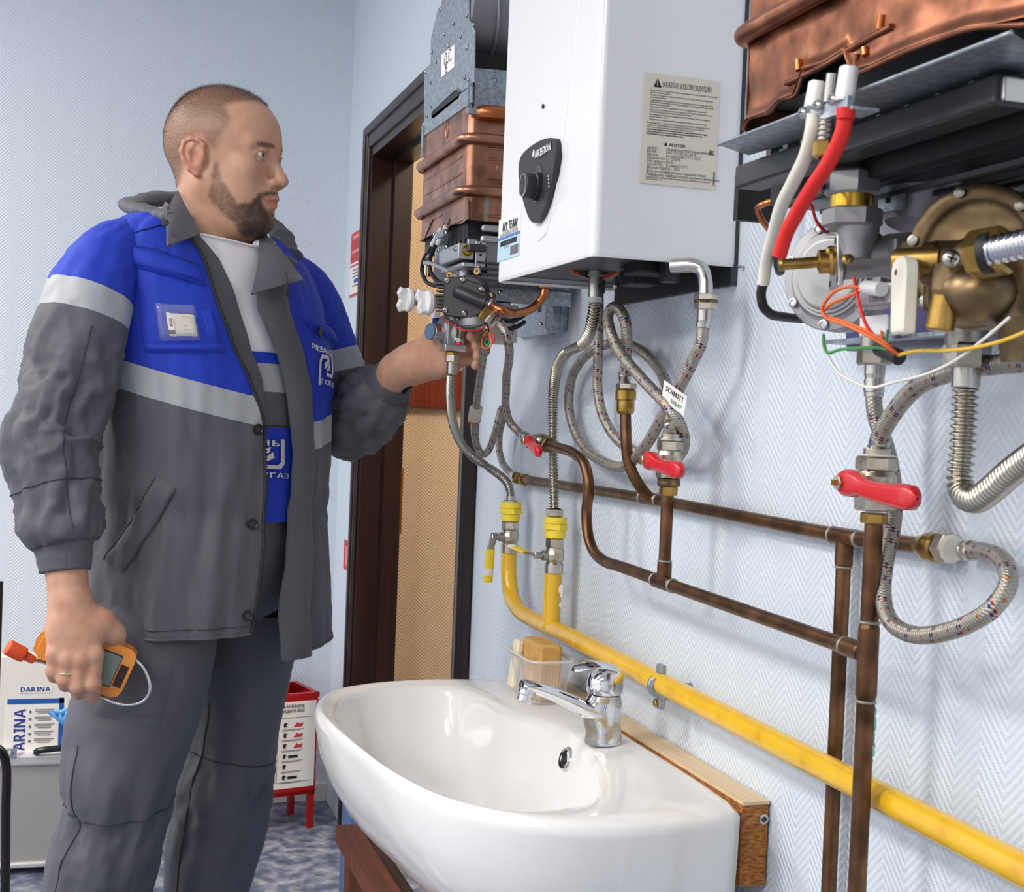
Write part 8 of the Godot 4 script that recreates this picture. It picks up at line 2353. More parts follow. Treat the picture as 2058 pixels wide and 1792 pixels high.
func build_trousers(t: Node3D) -> void:
	var tr: MeshInstance3D
	# hips
	var rows := []
	for e in [[1.065, 0.182, 0.138], [1.0, 0.180, 0.136], [0.95, 0.174, 0.128], [0.90, 0.14, 0.092], [0.86, 0.07, 0.04]]:
		var row := PackedVector3Array()
		for k in 64:
			var a := TAU * k / 64
			row.append(Vector3(0.205, e[0], -2.345) + RIGHT * sin(a) * e[1] + CHEST * cos(a) * e[2])
		rows.append(row)
	tr = part(t, "trousers", M.new().grid(rows, true), mt("cloth_grey"), "grey work trousers")
	var amp := func(s: float) -> float: return 0.002 + 0.010 * exp(-pow((s - 0.44) / 0.12, 2.0)) + 0.004 * smoothstep(0.6, 0.9, s)
	var r := cloth_tube([V(0.1041,0.9011,-2.285), V(0.1026,0.8516,-2.265), V(0.0914,0.7741,-2.25), V(0.0754,0.7126,-2.24), V(0.0649,0.6517,-2.23), V(0.0658,0.6074,-2.24), V(0.0581,0.5664,-2.25), V(0.0476,0.518,-2.265), V(0.04,0.4688,-2.28), V(0.0327,0.4069,-2.295), V(0.0231,0.3177,-2.315), V(0.0164,0.229,-2.33), V(0.0144,0.1895,-2.335)], [0.108, 0.108, 0.102, 0.099, 0.089, 0.080, 0.081, 0.086, 0.087, 0.087, 0.084, 0.082, 0.08], 130, 64, amp, 5.1, 0.8, Vector2(1.0, 1.0))
	var rl := part(tr, "trouser_leg", rows_of(r, 0.0, 1.0), mt("cloth_grey"))
	part(rl, "knee_seam", ring_seam(r, 0.395, 0.0012), mt("seam_grey"))
	part(rl, "side_seam", line_seam(r, 57, 0.30, 0.98, 0.0012), mt("seam_grey"))
	var l := cloth_tube([V(0.2733,0.8796,-2.42), V(0.273,0.8231,-2.415), V(0.2717,0.7615,-2.415), V(0.2669,0.6999,-2.415), V(0.2587,0.6385,-2.415), V(0.2471,0.5772,-2.415), V(0.2416,0.5231,-2.42), V(0.2315,0.4558,-2.425), V(0.2239,0.3881,-2.43), V(0.2168,0.3138,-2.44), V(0.2121,0.2209,-2.45), V(0.2114,0.147,-2.455)], [0.098, 0.092, 0.082, 0.076, 0.077, 0.083, 0.085, 0.082, 0.074, 0.072, 0.072, 0.072], 120, 60, amp, 9.4, 0.8)
	var ll := part(tr, "trouser_leg", rows_of(l, 0.0, 1.0), mt("cloth_grey"))
	part(ll, "knee_seam", ring_seam(l, 0.33, 0.0012), mt("seam_grey"))
	part(ll, "side_seam", line_seam(l, 53, 0.2, 0.98, 0.0013), mt("seam_grey"))
	part(rl, "hip_pocket", leg_patch(r, 0.10, 0.235, 0.70, 0.86, 0.004), mt("cloth_grey"))
	part(tr, "tool_pocket", bent_patch([V(-0.0183,0.724,-2.265), V(-0.0015,0.7363,-2.19), V(0.0044,0.6416,-2.19), V(-0.0104,0.6167,-2.265)], Vector3(-0.014, 0, 0.010), 8, 0.005), mt("cloth_grey"))
	# shoes stand on the floor below the frame
	for e in [[V(0.0125,0.1498,-2.34), 0.55], [V(0.2117,0.0997,-2.46), 0.75]]:
		var p: Vector3 = e[0]
		var f := Vector3(sin(e[1]), 0, cos(e[1]))
		var sd := f.cross(Vector3.UP)
		var g := []
		for q in [[-0.075, 0.030, 0.085], [-0.07, 0.036, 0.10], [-0.03, 0.038, 0.105], [0.03, 0.040, 0.085], [0.09, 0.045, 0.06], [0.14, 0.042, 0.045], [0.175, 0.028, 0.035], [0.185, 0.008, 0.02]]:
			var row := PackedVector3Array()
			for k in 24:
				var a := TAU * k / 24
				var y := maxf(0.012, 0.012 + q[2] * (0.5 + 0.5 * sin(a)))
				row.append(Vector3(p.x, 0, p.z) + f * q[0] + sd * cos(a) * q[1] + Vector3(0, y, 0))
			g.append(row)
		var shoe := part(t, "shoe", M.new().grid(g, true).fan(g[0]), mt("leather_white"), "white shoe")
		var so := PackedVector2Array()
		for k in 28:
			var a := TAU * k / 28
			so.append(Vector2(0.055 + cos(a) * 0.135, sin(a) * (0.040 + 0.008 * cos(a))))
		part(shoe, "sole", M.new().slab(so, 0.022, Transform3D(Basis(f, sd, Vector3.UP), Vector3(p.x, 0.0115, p.z)), 0.003), mt("leather_white"))


func in_poly(p: Vector2, poly: PackedVector2Array) -> bool:
	return Geometry2D.is_point_in_polygon(p, poly)

func edge_distance(p: Vector2, poly: PackedVector2Array) -> float:
	var d := 1.0
	for i in poly.size():
		d = minf(d, p.distance_to(Geometry2D.get_closest_point_to_segment(p, poly[i], poly[(i + 1) % poly.size()])))
	return d

var beard_zone := PackedVector2Array([Vector2(-0.019, -0.0147), Vector2(-0.022, -0.0485), Vector2(-0.026, -0.0738), Vector2(-0.0117, -0.0927), Vector2(0.0177, -0.1157), Vector2(0.03, -0.135), Vector2(0.07, -0.135), Vector2(0.12, -0.115), Vector2(0.12, -0.0925), Vector2(0.080, -0.0915), Vector2(0.068, -0.086), Vector2(0.0625, -0.076), Vector2(0.066, -0.0685), Vector2(0.095, -0.0625), Vector2(0.12, -0.0615), Vector2(0.12, -0.0545), Vector2(0.0744, -0.0565), Vector2(0.055, -0.0635), Vector2(0.051, -0.0694), Vector2(0.043, -0.080), Vector2(0.022, -0.082), Vector2(0.0114, -0.0654), Vector2(-0.002, -0.044), Vector2(-0.0075, -0.021)])
var hair_zone := PackedVector2Array([Vector2(0.071, 0.0835), Vector2(0.05, 0.088), Vector2(0.0367, 0.086), Vector2(0.012, 0.078), Vector2(0.0008, 0.0715), Vector2(0.0093, 0.05), Vector2(0.007, 0.0356), Vector2(-0.0075, 0.0143), Vector2(-0.0137, -0.0023), Vector2(-0.025, 0.002), Vector2(-0.04, 0.020), Vector2(-0.060, 0.016), Vector2(-0.064, -0.01), Vector2(-0.064, -0.03), Vector2(-0.07, -0.052), Vector2(-0.14, -0.055), Vector2(-0.14, 0.16), Vector2(0.085, 0.16), Vector2(0.085, 0.084)])
const SKIN := Color(0.57, 0.335, 0.225)
const HAIR := Color(0.135, 0.082, 0.050)
const BEARD := Color(0.045, 0.027, 0.020)

func side_view(p: Vector3) -> Vector2:
	# how far forward and up a point of the head lies, the same on both sides
	return Vector2(p.x * 0.88 - absf(p.z) * 0.47 + 0.0, p.y)

func head_paint(p: Vector3) -> Color:
	var c := SKIN
	var n := noise.get_noise_3d(p.x * 60, p.y * 60, p.z * 60)
	c = c.lerp(Color(0.52, 0.24, 0.16), clampf(0.25 + n * 0.5, 0, 0.5))
	var s := side_view(p)
	# lips and ears are redder
	if p.x > 0.075 and absf(p.z) < 0.026:
		var up := p.y > -0.0735
		if absf(p.y + 0.0735) < (0.0045 if up else 0.0095) * (1.0 - pow(absf(p.z) / 0.026, 2.0)): c = c.lerp(Color(0.47, 0.16, 0.12), 0.75)
	if absf(p.z) > 0.074 and p.y > -0.06 and p.y < 0.03 and p.x > -0.05: c = c.lerp(Color(0.56, 0.22, 0.16), 0.6)
	var j := Vector2(noise.get_noise_2d(p.x * 400, p.y * 400), noise.get_noise_2d(p.y * 400 + 50, p.z * 400)) * 0.003
	if in_poly(s + j, hair_zone) and absf(p.z) < 0.0835: c = c.lerp(HAIR, smoothstep(-0.001, 0.010, edge_distance(s + j, hair_zone)) * (0.62 if s.y > 0.05 else 0.5))
	elif in_poly(s + j, beard_zone): c = c.lerp(BEARD, clampf(smoothstep(-0.001, 0.006, edge_distance(s + j, beard_zone)) * lerpf(0.4, 0.85, smoothstep(-0.01, 0.05, s.x)) + n * 0.2, 0, 0.9))
	# eyebrows
	var bw := Vector2((absf(p.z) - 0.031) / 0.019, (p.y - 0.0155 + 0.10 * maxf(0.0, absf(p.z) - 0.034)) / 0.0042)
	if p.x > 0.055 and bw.length() < 1.0 + n * 0.4: c = c.lerp(Color(0.12, 0.065, 0.045), 0.75)
	return c

func hand_paint(p: Vector3) -> Color:
	var n := noise.get_noise_3d(p.x * 45, p.y * 45, p.z * 45)
	return SKIN.lerp(Color(0.50, 0.21, 0.14), clampf(0.3 + n * 0.6, 0, 0.7))

func build_body(t: Node3D) -> void:
	var m := M.new()
	# trunk and limbs under the clothes
	var b := Flesh.new()
	var neck := Vector3(0.185, 1.53, -2.36)
	b.cap(Vector3(0.20, 1.0, -2.345), Vector3(0.195, 1.36, -2.35), 0.085, 0.10, 0.05)
	b.cap(Vector3(0.195, 1.40, -2.35) + RIGHT * 0.11, Vector3(0.195, 1.40, -2.35) - RIGHT * 0.11, 0.06, 0.06, 0.05)
	b.cap(Vector3(0.20, 0.95, -2.345) + RIGHT * 0.07, Vector3(0.20, 0.95, -2.345) - RIGHT * 0.07, 0.085, 0.085, 0.04)
	b.cap(neck + Vector3(0, -0.02, 0), neck + Vector3(0.01, -0.10, 0), 0.05, 0.06, 0.04)
	b.chain([V(0.0277,1.439,-2.235), V(-0.0419,1.211,-2.165), V(-0.0268,1.005,-2.115)], [0.040, 0.038, 0.031], 0.03)
	b.chain([V(0.357,1.426,-2.45), V(0.4405,1.241,-2.45), V(0.5007,1.306,-2.335)], [0.038, 0.036, 0.030], 0.03)
	b.chain([V(0.1042,0.897,-2.285), V(0.0678,0.6222,-2.25), V(0.017,0.2101,-2.335)], [0.078, 0.055, 0.038], 0.03)
	b.chain([V(0.2717,0.8752,-2.42), V(0.2439,0.5583,-2.42), V(0.2129,0.1559,-2.455)], [0.062, 0.052, 0.038], 0.03)
	b.mesh_into(m, Vector3(-0.17, 0.06, -2.58), Vector3(0.52, 1.60, -1.98), 0.014, hand_paint)
	# head
	var fw := Vector3(0.848, 0, 0.530)
	var rt := Vector3(-0.530, 0, 0.848)
	var ht := Transform3D(Basis(fw, Vector3.UP, rt), V(0.2018,1.66,-2.33))
	var h := Flesh.new()
	h.egg(Vector3(-0.010, 0.030, 0), Vector3(0.094, 0.0885, 0.0755), 0.02)
	h.egg(Vector3(0.028, 0.032, 0), Vector3(0.066, 0.060, 0.064), 0.03)
	h.egg(Vector3(0.033, -0.048, 0), Vector3(0.052, 0.072, 0.055), 0.035)
	for s in [1.0, -1.0]:
		h.cap(Vector3(-0.002, -0.048, 0.052 * s), Vector3(0.058, -0.098, 0.020 * s), 0.019, 0.018, 0.025)
		h.egg(Vector3(0.056, -0.024, 0.043 * s), Vector3(0.024, 0.020, 0.019), 0.018)
		h.cap(Vector3(0.083, 0.0165, 0.012 * s), Vector3(0.070, 0.0155, 0.046 * s), 0.0105, 0.009, 0.014)
	for s in [1.0, -1.0]: h.egg(Vector3(0.046, -0.052, 0.036 * s), Vector3(0.030, 0.034, 0.020), 0.02)
	h.egg(Vector3(0.068, -0.104, 0), Vector3(0.021, 0.017, 0.023), 0.018)
	h.egg(Vector3(0.066, -0.064, 0), Vector3(0.030, 0.026, 0.030), 0.02)
	for s in [1.0, -1.0]:
		h.egg(Vector3(0.092, -0.001, 0.032 * s), Vector3(0.014, 0.0105, 0.0165), 0.012, true)
	# nose
	h.cap(Vector3(0.084, 0.008, 0), Vector3(0.104, -0.035, 0), 0.0075, 0.0095, 0.010)
	h.egg(Vector3(0.1065, -0.040, 0), Vector3(0.0110, 0.0098, 0.0108), 0.007)
	for s in [1.0, -1.0]:
		h.egg(Vector3(0.0945, -0.0445, 0.0125 * s), Vector3(0.0105, 0.0078, 0.0070), 0.006)
		h.egg(Vector3(0.1005, -0.0515, 0.0068 * s), Vector3(0.0042, 0.0034, 0.003), 0.002, true)
	# lips and the line between them
	h.cap(Vector3(0.0835, -0.0715, 0.019), Vector3(0.0952, -0.0685, 0.004), 0.0034, 0.0058, 0.005)
	h.cap(Vector3(0.0835, -0.0715, -0.019), Vector3(0.0952, -0.0685, -0.004), 0.0034, 0.0058, 0.005)
	h.cap(Vector3(0.0830, -0.0755, 0.018), Vector3(0.0912, -0.0800, 0.0), 0.0036, 0.0068, 0.005)
	h.cap(Vector3(0.0830, -0.0755, -0.018), Vector3(0.0912, -0.0800, 0.0), 0.0036, 0.0068, 0.005)
	h.cap(Vector3(0.0, 0.0, 0.0), Vector3(0.001, 0, 0), 0.001, 0.001, 0.001)
	h.egg(Vector3(0.0985, -0.0735, 0), Vector3(0.006, 0.0014, 0.022), 0.0025, true)
	h.egg(Vector3(0.094, -0.0915, 0), Vector3(0.009, 0.0042, 0.014), 0.006, true)
	# eyelids
	for s in [1.0, -1.0]:
		h.chain([Vector3(0.0815, 0.0005, 0.0185 * s), Vector3(0.0872, 0.0060, 0.0275 * s), Vector3(0.0857, 0.0058, 0.036 * s), Vector3(0.0765, -0.0005, 0.0455 * s)], [0.0026, 0.0030, 0.0030, 0.0024], 0.003)
		h.chain([Vector3(0.0815, -0.0015, 0.0185 * s), Vector3(0.0856, -0.0063, 0.0275 * s), Vector3(0.0842, -0.0064, 0.036 * s), Vector3(0.0765, -0.0025, 0.0455 * s)], [0.0022, 0.0025, 0.0025, 0.002], 0.003)
	# neck and the fullness under the chin
	h.cap(Vector3(-0.018, -0.055, 0), Vector3(-0.028, -0.165, 0), 0.056, 0.061, 0.03)
	h.egg(Vector3(0.026, -0.108, 0), Vector3(0.044, 0.030, 0.040), 0.03)
	# ears
	for s in [1.0, -1.0]:
		h.egg(Vector3(-0.012, -0.014, 0.0755 * s), Vector3(0.017, 0.027, 0.0075), 0.006)
		h.chain([Vector3(0.002, -0.006, 0.076 * s), Vector3(0.003, 0.006, 0.0785 * s), Vector3(-0.005, 0.0135, 0.082 * s), Vector3(-0.016, 0.0155, 0.0855 * s), Vector3(-0.026, 0.009, 0.0885 * s), Vector3(-0.030, -0.005, 0.0895 * s), Vector3(-0.026, -0.020, 0.0875 * s), Vector3(-0.017, -0.033, 0.0840 * s), Vector3(-0.007, -0.041, 0.0800 * s)], [0.003, 0.0034, 0.0036, 0.0038, 0.0038, 0.0036, 0.0036, 0.0046, 0.0058], 0.004)
		h.chain([Vector3(-0.012, 0.006, 0.0825 * s), Vector3(-0.019, -0.004, 0.0845 * s), Vector3(-0.017, -0.019, 0.083 * s), Vector3(-0.008, -0.028, 0.080 * s)], [0.0026, 0.003, 0.003, 0.0028], 0.004)
		h.egg(Vector3(-0.0085, -0.014, 0.0855 * s), Vector3(0.0068, 0.0105, 0.006), 0.004, true)
		h.cap(Vector3(0.001, -0.013, 0.078 * s), Vector3(0.0, -0.020, 0.0785 * s), 0.0036, 0.0036, 0.004)
	var start := m.v.size()
	h.mesh_into(m, Vector3(-0.125, -0.19, -0.105), Vector3(0.131, 0.13, 0.105), 0.0024, head_paint, ht)
	var stop := m.v.size()
	# near hand round the detector
	var g := Flesh.new()
	g.cap(V(-0.0271,1.013,-2.115), V(-0.0194,0.952,-2.1), 0.0315, 0.0290, 0.02)
	var wr: Vector3 = V(-0.0164,0.9469,-2.1)
	for e in [[V(-0.0367,0.8752,-2.078), 0.0125], [V(-0.0192,0.8695,-2.072), 0.0132], [V(-0.0005,0.8688,-2.07), 0.0135], [V(0.0188,0.8751,-2.074), 0.0132]]:
		g.cap(wr, e[0], 0.024, e[1], 0.014)
	g.cap(V(-0.0278,0.9129,-2.092), V(0.0142,0.9111,-2.092), 0.0215, 0.021, 0.02)
	for e in [[V(-0.0367,0.8752,-2.078), V(-0.038,0.851,-2.079), V(-0.0368,0.8388,-2.104), V(-0.0356,0.8475,-2.128), 0.0104], [V(-0.0192,0.8695,-2.072), V(-0.0217,0.8404,-2.072), V(-0.0204,0.8267,-2.1), V(-0.0191,0.8379,-2.13), 0.0112], [V(-0.0005,0.8688,-2.07), V(-0.0034,0.8302,-2.07), V(-0.0018,0.8152,-2.1), V(-0.0011,0.8296,-2.132), 0.0118], [V(0.0188,0.8751,-2.074), V(0.0173,0.8325,-2.071), V(0.018,0.8109,-2.094), V(0.0192,0.8221,-2.13), 0.0120]]:
		g.cap(e[0], e[1], e[4] * 1.04, e[4], 0.006)
		g.cap(e[1], e[2], e[4], e[4] * 0.92, 0.005)
		g.cap(e[2], e[3], e[4] * 0.92, e[4] * 0.78, 0.004)
		g.egg((e[0] as Vector3) + Vector3(0, 0.002, 0.006), Vector3(0.0095, 0.0095, 0.0075), 0.008)
	g.chain([V(-0.0005,0.9298,-2.1), V(0.0288,0.9171,-2.1), V(0.0465,0.8999,-2.104), V(0.0497,0.8773,-2.122), V(0.0426,0.8606,-2.14)], [0.02, 0.0175, 0.0135, 0.0115, 0.0095], 0.016)
	g.mesh_into(m, V(-0.0711,0.7742,-2.16) + Vector3(0, 0, -0.02), V(0.0617,1.048,-2) + Vector3(0.02, 0.02, -0.02), 0.0026, hand_paint)
	# far hand under the regulator
	var f := Flesh.new()
	f.chain([V(0.4909,1.29,-2.34), V(0.5058,1.319,-2.3), V(0.5199,1.333,-2.272)], [0.031, 0.0285, 0.027], 0.02)
	f.cap(V(0.5199,1.333,-2.272), V(0.5618,1.367,-2.205), 0.026, 0.021, 0.02)
	f.cap(V(0.52,1.329,-2.272), V(0.5732,1.339,-2.205), 0.024, 0.019, 0.02)
	f.cap(V(0.5294,1.321,-2.27), V(0.5712,1.327,-2.212), 0.021, 0.017, 0.02)
	for e in [[V(0.5733,1.381,-2.212), V(0.5949,1.402,-2.19), V(0.6039,1.39,-2.165), V(0.5929,1.376,-2.148), 0.0118], [V(0.5788,1.368,-2.208), V(0.6064,1.388,-2.186), V(0.6142,1.374,-2.163), V(0.602,1.36,-2.148), 0.0120], [V(0.5803,1.353,-2.205), V(0.6119,1.367,-2.184), V(0.6181,1.355,-2.162), V(0.6044,1.344,-2.148), 0.0114], [V(0.5776,1.334,-2.205), V(0.6072,1.342,-2.188), V(0.6153,1.34,-2.168), V(0.6019,1.329,-2.152), 0.0102]]:
		f.chain([e[0], e[1], e[2], e[3]], [e[4] * 1.1, e[4], e[4] * 0.9, e[4] * 0.76], 0.005)
	f.chain([V(0.5274,1.347,-2.262), V(0.5427,1.365,-2.235), V(0.5577,1.384,-2.222), V(0.5689,1.397,-2.214)], [0.019, 0.0145, 0.0122, 0.0098], 0.012)
	f.mesh_into(m, Vector3(0.44, 1.25, -2.40), Vector3(0.72, 1.44, -2.12), 0.0028, hand_paint)
	part(t, "body", m, mt("skin"), "skin of face, neck and hands")
	# eyes
	for s in [1.0, -1.0]:
		var e := part(t, "eye", M.new().ball(Vector3(0.0752, -0.0005, 0.0315 * s), Vector3(0.0122, 0.0122, 0.0122), ht, 16, 24), mt("eye_white"))
		var gz := (Vector3(0.985, -0.05, 0.03 * s)).normalized()
		part(e, "iris", M.new().lathe(ht * (Vector3(0.0752, -0.0005, 0.0315 * s) + gz * 0.0112), ht.basis * gz, [[0.0050, 0.0], [0.0036, 0.001], [0.0005, 0.0014]], 20, false), mt("eye_iris"))
	# short hair and stubble as strands
	var strands := M.new()
	var stubble := M.new()
	var inv := ht.affine_inverse()
	var r2 := RandomNumberGenerator.new()
	r2.seed = 12
	for i in range(start, stop):
		var p := inv * m.v[i]
		var s := side_view(p)
		var nn := (inv.basis * m.n[i]).normalized()
		var hairy := in_poly(s, hair_zone) and (absf(p.z) < 0.0835 or p.y > 0.03)
		var beardy := in_poly(s, beard_zone) and p.x > -0.03
		var brow := p.x > 0.055 and Vector2((absf(p.z) - 0.031) / 0.018, (p.y - 0.0155 + 0.10 * maxf(0.0, absf(p.z) - 0.034)) / 0.0036).length() < 1.0
		if not (hairy or beardy or brow): continue
		var count := 2 if hairy else 1
		if beardy and s.x > 0.03: count = 2
		for k in count:
			var o := p + (Vector3(r2.randf() - 0.5, r2.randf() - 0.5, r2.randf() - 0.5)) * 0.0026
			var lay := Vector3(0.5, -0.35, 0.0) if hairy else Vector3(0.15, -1.0, 0.0)
			if brow: lay = Vector3(-0.4, 0.15, signf(p.z))
			var top_ := smoothstep(0.05, 0.10, p.y)
			var l := (lerpf(0.0026, 0.0062, top_) if hairy else 0.0045) * r2.randf_range(0.7, 1.2)
			var d := (nn * (1.0 if hairy else 0.45) + lay * (0.7 if hairy else 0.8) + Vector3(r2.randf() - 0.5, r2.randf() - 0.5, r2.randf() - 0.5) * 0.5).normalized() * l
			var w := d.cross(nn).normalized() * 0.00016
			var target := strands if hairy else stubble
			var c := Color(0.20, 0.125, 0.075) if hairy else Color(0.05, 0.03, 0.022)
			c = c * r2.randf_range(0.6, 1.4)
			c.a = 1.0
			target.cur = c
			var a := ht * (o + w - nn * 0.0004)
			var bb := ht * (o - w - nn * 0.0004)
			var tip := ht * (o + d)
			var i0 := target.v.size()
			var wn := m.n[i]
			target.add(a, wn)
			target.add(bb, wn)
			target.add(tip, wn)
			target.idx.append_array(PackedInt32Array([i0, i0 + 1, i0 + 2]))
	part(t, "hair", strands, mt("hair"), "close-cropped light brown hair")
	part(t, "beard", stubble, mt("hair"), "short dark beard and eyebrows")


# ---------------------------------------------------------------- things held and things behind
func build_props() -> void:
	build_case()
	build_chair()
	build_extinguisher()
	build_detector()

func build_case() -> void:
	var t := thing("equipment_case", "grey aluminium demonstration case with a printed white upper half", "case")
	var x0 := -0.27
	var x1 := 0.13
	var zf := -3.74
	var zb := -3.95
	var ym := 0.300
	var yt := 0.566
	var xc := (x0 + x1) / 2
	part(t, "lower_shell", M.new().rbox(Vector3(xc, 0.155, (zf + zb) / 2), Vector3(x1 - x0, 0.27, zf - zb), 0.006), mt("case_grey"))
	part(t, "rim", M.new().rbox(Vector3(xc, ym, (zf + zb) / 2 + 0.003), Vector3(x1 - x0 + 0.012, 0.03, zf - zb + 0.012), 0.008), mt("case_rim"))
	part(t, "rim", M.new().rbox(Vector3(xc, 0.024, (zf + zb) / 2 + 0.003), Vector3(x1 - x0 + 0.012, 0.016, zf - zb + 0.012), 0.006), mt("case_rim"))
	for x in [x0 + 0.03, x1 - 0.03]: part(t, "foot", M.new().lathe(Vector3(x, 0, zf - 0.03), Vector3.UP, [[0.014, 0.0], [0.014, 0.018]], 14), mt("black_rubber"))
	part(t, "foot", M.new().box(Vector3(xc, 0.008, (zf + zb) / 2), Vector3(x1 - x0 - 0.04, 0.016, 0.12)), mt("black_rubber"))
	var up := part(t, "upper_panel", M.new().rbox(Vector3(xc, (ym + yt) / 2 + 0.008, zf - 0.06), Vector3(x1 - x0, yt - ym - 0.016, 0.05), 0.004), mt("case_white"))
	var zp := zf - 0.0345
	var X := Vector3.RIGHT
	var Y := Vector3.UP
	var plate := part(up, "name_plate", M.new().box(V(-0.1123,0.4777,-3.774), Vector3(0.082, 0.018, 0.0006)), mt("paper"))
	text(plate, "DARINA", V(-0.1123,0.4778,-3.773), X, Y, 0.0165, mt("ink_navy"), "Droid Sans", true, HORIZONTAL_ALIGNMENT_CENTER, 1.2)
	var sheet := part(up, "printed_sheet", M.new().box(V(-0.1085,0.3918,-3.774) + Vector3(0, -0.012, 0), Vector3(0.158, 0.145, 0.0006)), mt("paper"))
	var tl := V(-0.1804,0.4478,-3.773)
	var tr := V(-0.0392,0.4537,-3.773)
	part(sheet, "blue_frame", M.new().box((tl + tr) / 2 + Vector3(0, -0.004, 0), Vector3(tr.x - tl.x, 0.013, 0.0006)).box(tr + Vector3(-0.006, -0.064, 0), Vector3(0.012, 0.13, 0.0006)), mt("ink_blue"))
	text(sheet, "ARINA", V(-0.1474,0.372,-3.773), Y, -X, 0.0375, mt("ink_navy"), "Droid Sans", true, HORIZONTAL_ALIGNMENT_CENTER, 0.95)
	for i in 5:
		var y := 0.478 - i * 0.0195
		part(sheet, "pictogram", M.new().lathe(V(-0.1229,0.4187,-3.773) + Vector3(0, -0.0195 * i, 0), Vector3.BACK, [[0.0036, 0.0], [0.0036, 0.0005], [0.0026, 0.0005]], 14), mt("ink_grey"))
		for k in 3: part(sheet, "printed_line", M.new().box(V(-0.0871,0.4244,-3.773) + Vector3(-0.003 * (k % 2), -0.0195 * i - 0.0045 * k, 0), Vector3(0.05 - 0.008 * k, 0.0016, 0.0005)), mt("ink_grey"))
	var h0 := V(-0.1024,0.3195,-3.735)
	var h1 := h0 + Vector3(0.095, 0.004, 0)
	part(t, "handle", M.new().tube(spline([h0 + Vector3(0, -0.012, -0.02), h0 + Vector3(0, 0.004, 0.004), h0 + Vector3(0.012, 0.008, 0.008), h1 + Vector3(-0.012, 0.008, 0.008), h1 + Vector3(0, 0.004, 0.004), h1 + Vector3(0, -0.012, -0.02)], 6), 0.0085, 12), mt("black_gloss"), "black carrying handle")
	var lt := V(-0.1659,0.3212,-3.732)
	part(t, "latch", M.new().rbox(lt, Vector3(0.03, 0.026, 0.012), 0.003).lathe(lt + Vector3(0, 0, 0.005), Vector3.BACK, [[0.009, 0.0], [0.008, 0.005], [0.003, 0.006]], 18), mt("chrome"))

func build_chair() -> void:
	var t := thing("metal_chair", "black metal-framed chair standing beside the grey aluminium case", "chair")
	var m := mt("black_gloss")
	var zf := -3.25
	var post := func(x: float, z: float, top: float) -> void:
		part(t, "leg", M.new().tube(PackedVector3Array([Vector3(x, 0.0, z), Vector3(x, top, z)]), 0.0115, 14), m)
	var q: Vector3 = V(-0.1532,0.3429,-3.25)
	part(t, "leg", M.new().tube(spline([Vector3(q.x + 0.008, 0.0, zf), Vector3(q.x + 0.002, 0.30, zf), Vector3(q.x - 0.004, 0.43, zf), Vector3(q.x - 0.02, 0.452, zf), Vector3(q.x - 0.06, 0.455, zf)], 6), 0.0105, 14), m)
	part(t, "leg", M.new().tube(spline([Vector3(q.x - 0.36, 0.0, zf), Vector3(q.x - 0.36, 0.43, zf), Vector3(q.x - 0.33, 0.455, zf)], 6), 0.0105, 14), m)
	post.call(q.x - 0.01, zf + 0.38, 0.88)
	post.call(q.x - 0.36, zf + 0.38, 0.88)
	part(t, "seat", M.new().rbox(Vector3(q.x - 0.195, 0.475, zf + 0.19), Vector3(0.34, 0.04, 0.38), 0.015), mt("black_rubber"))
	part(t, "backrest", M.new().rbox(Vector3(q.x - 0.185, 0.76, zf + 0.38), Vector3(0.33, 0.2, 0.03), 0.012), mt("black_rubber"))

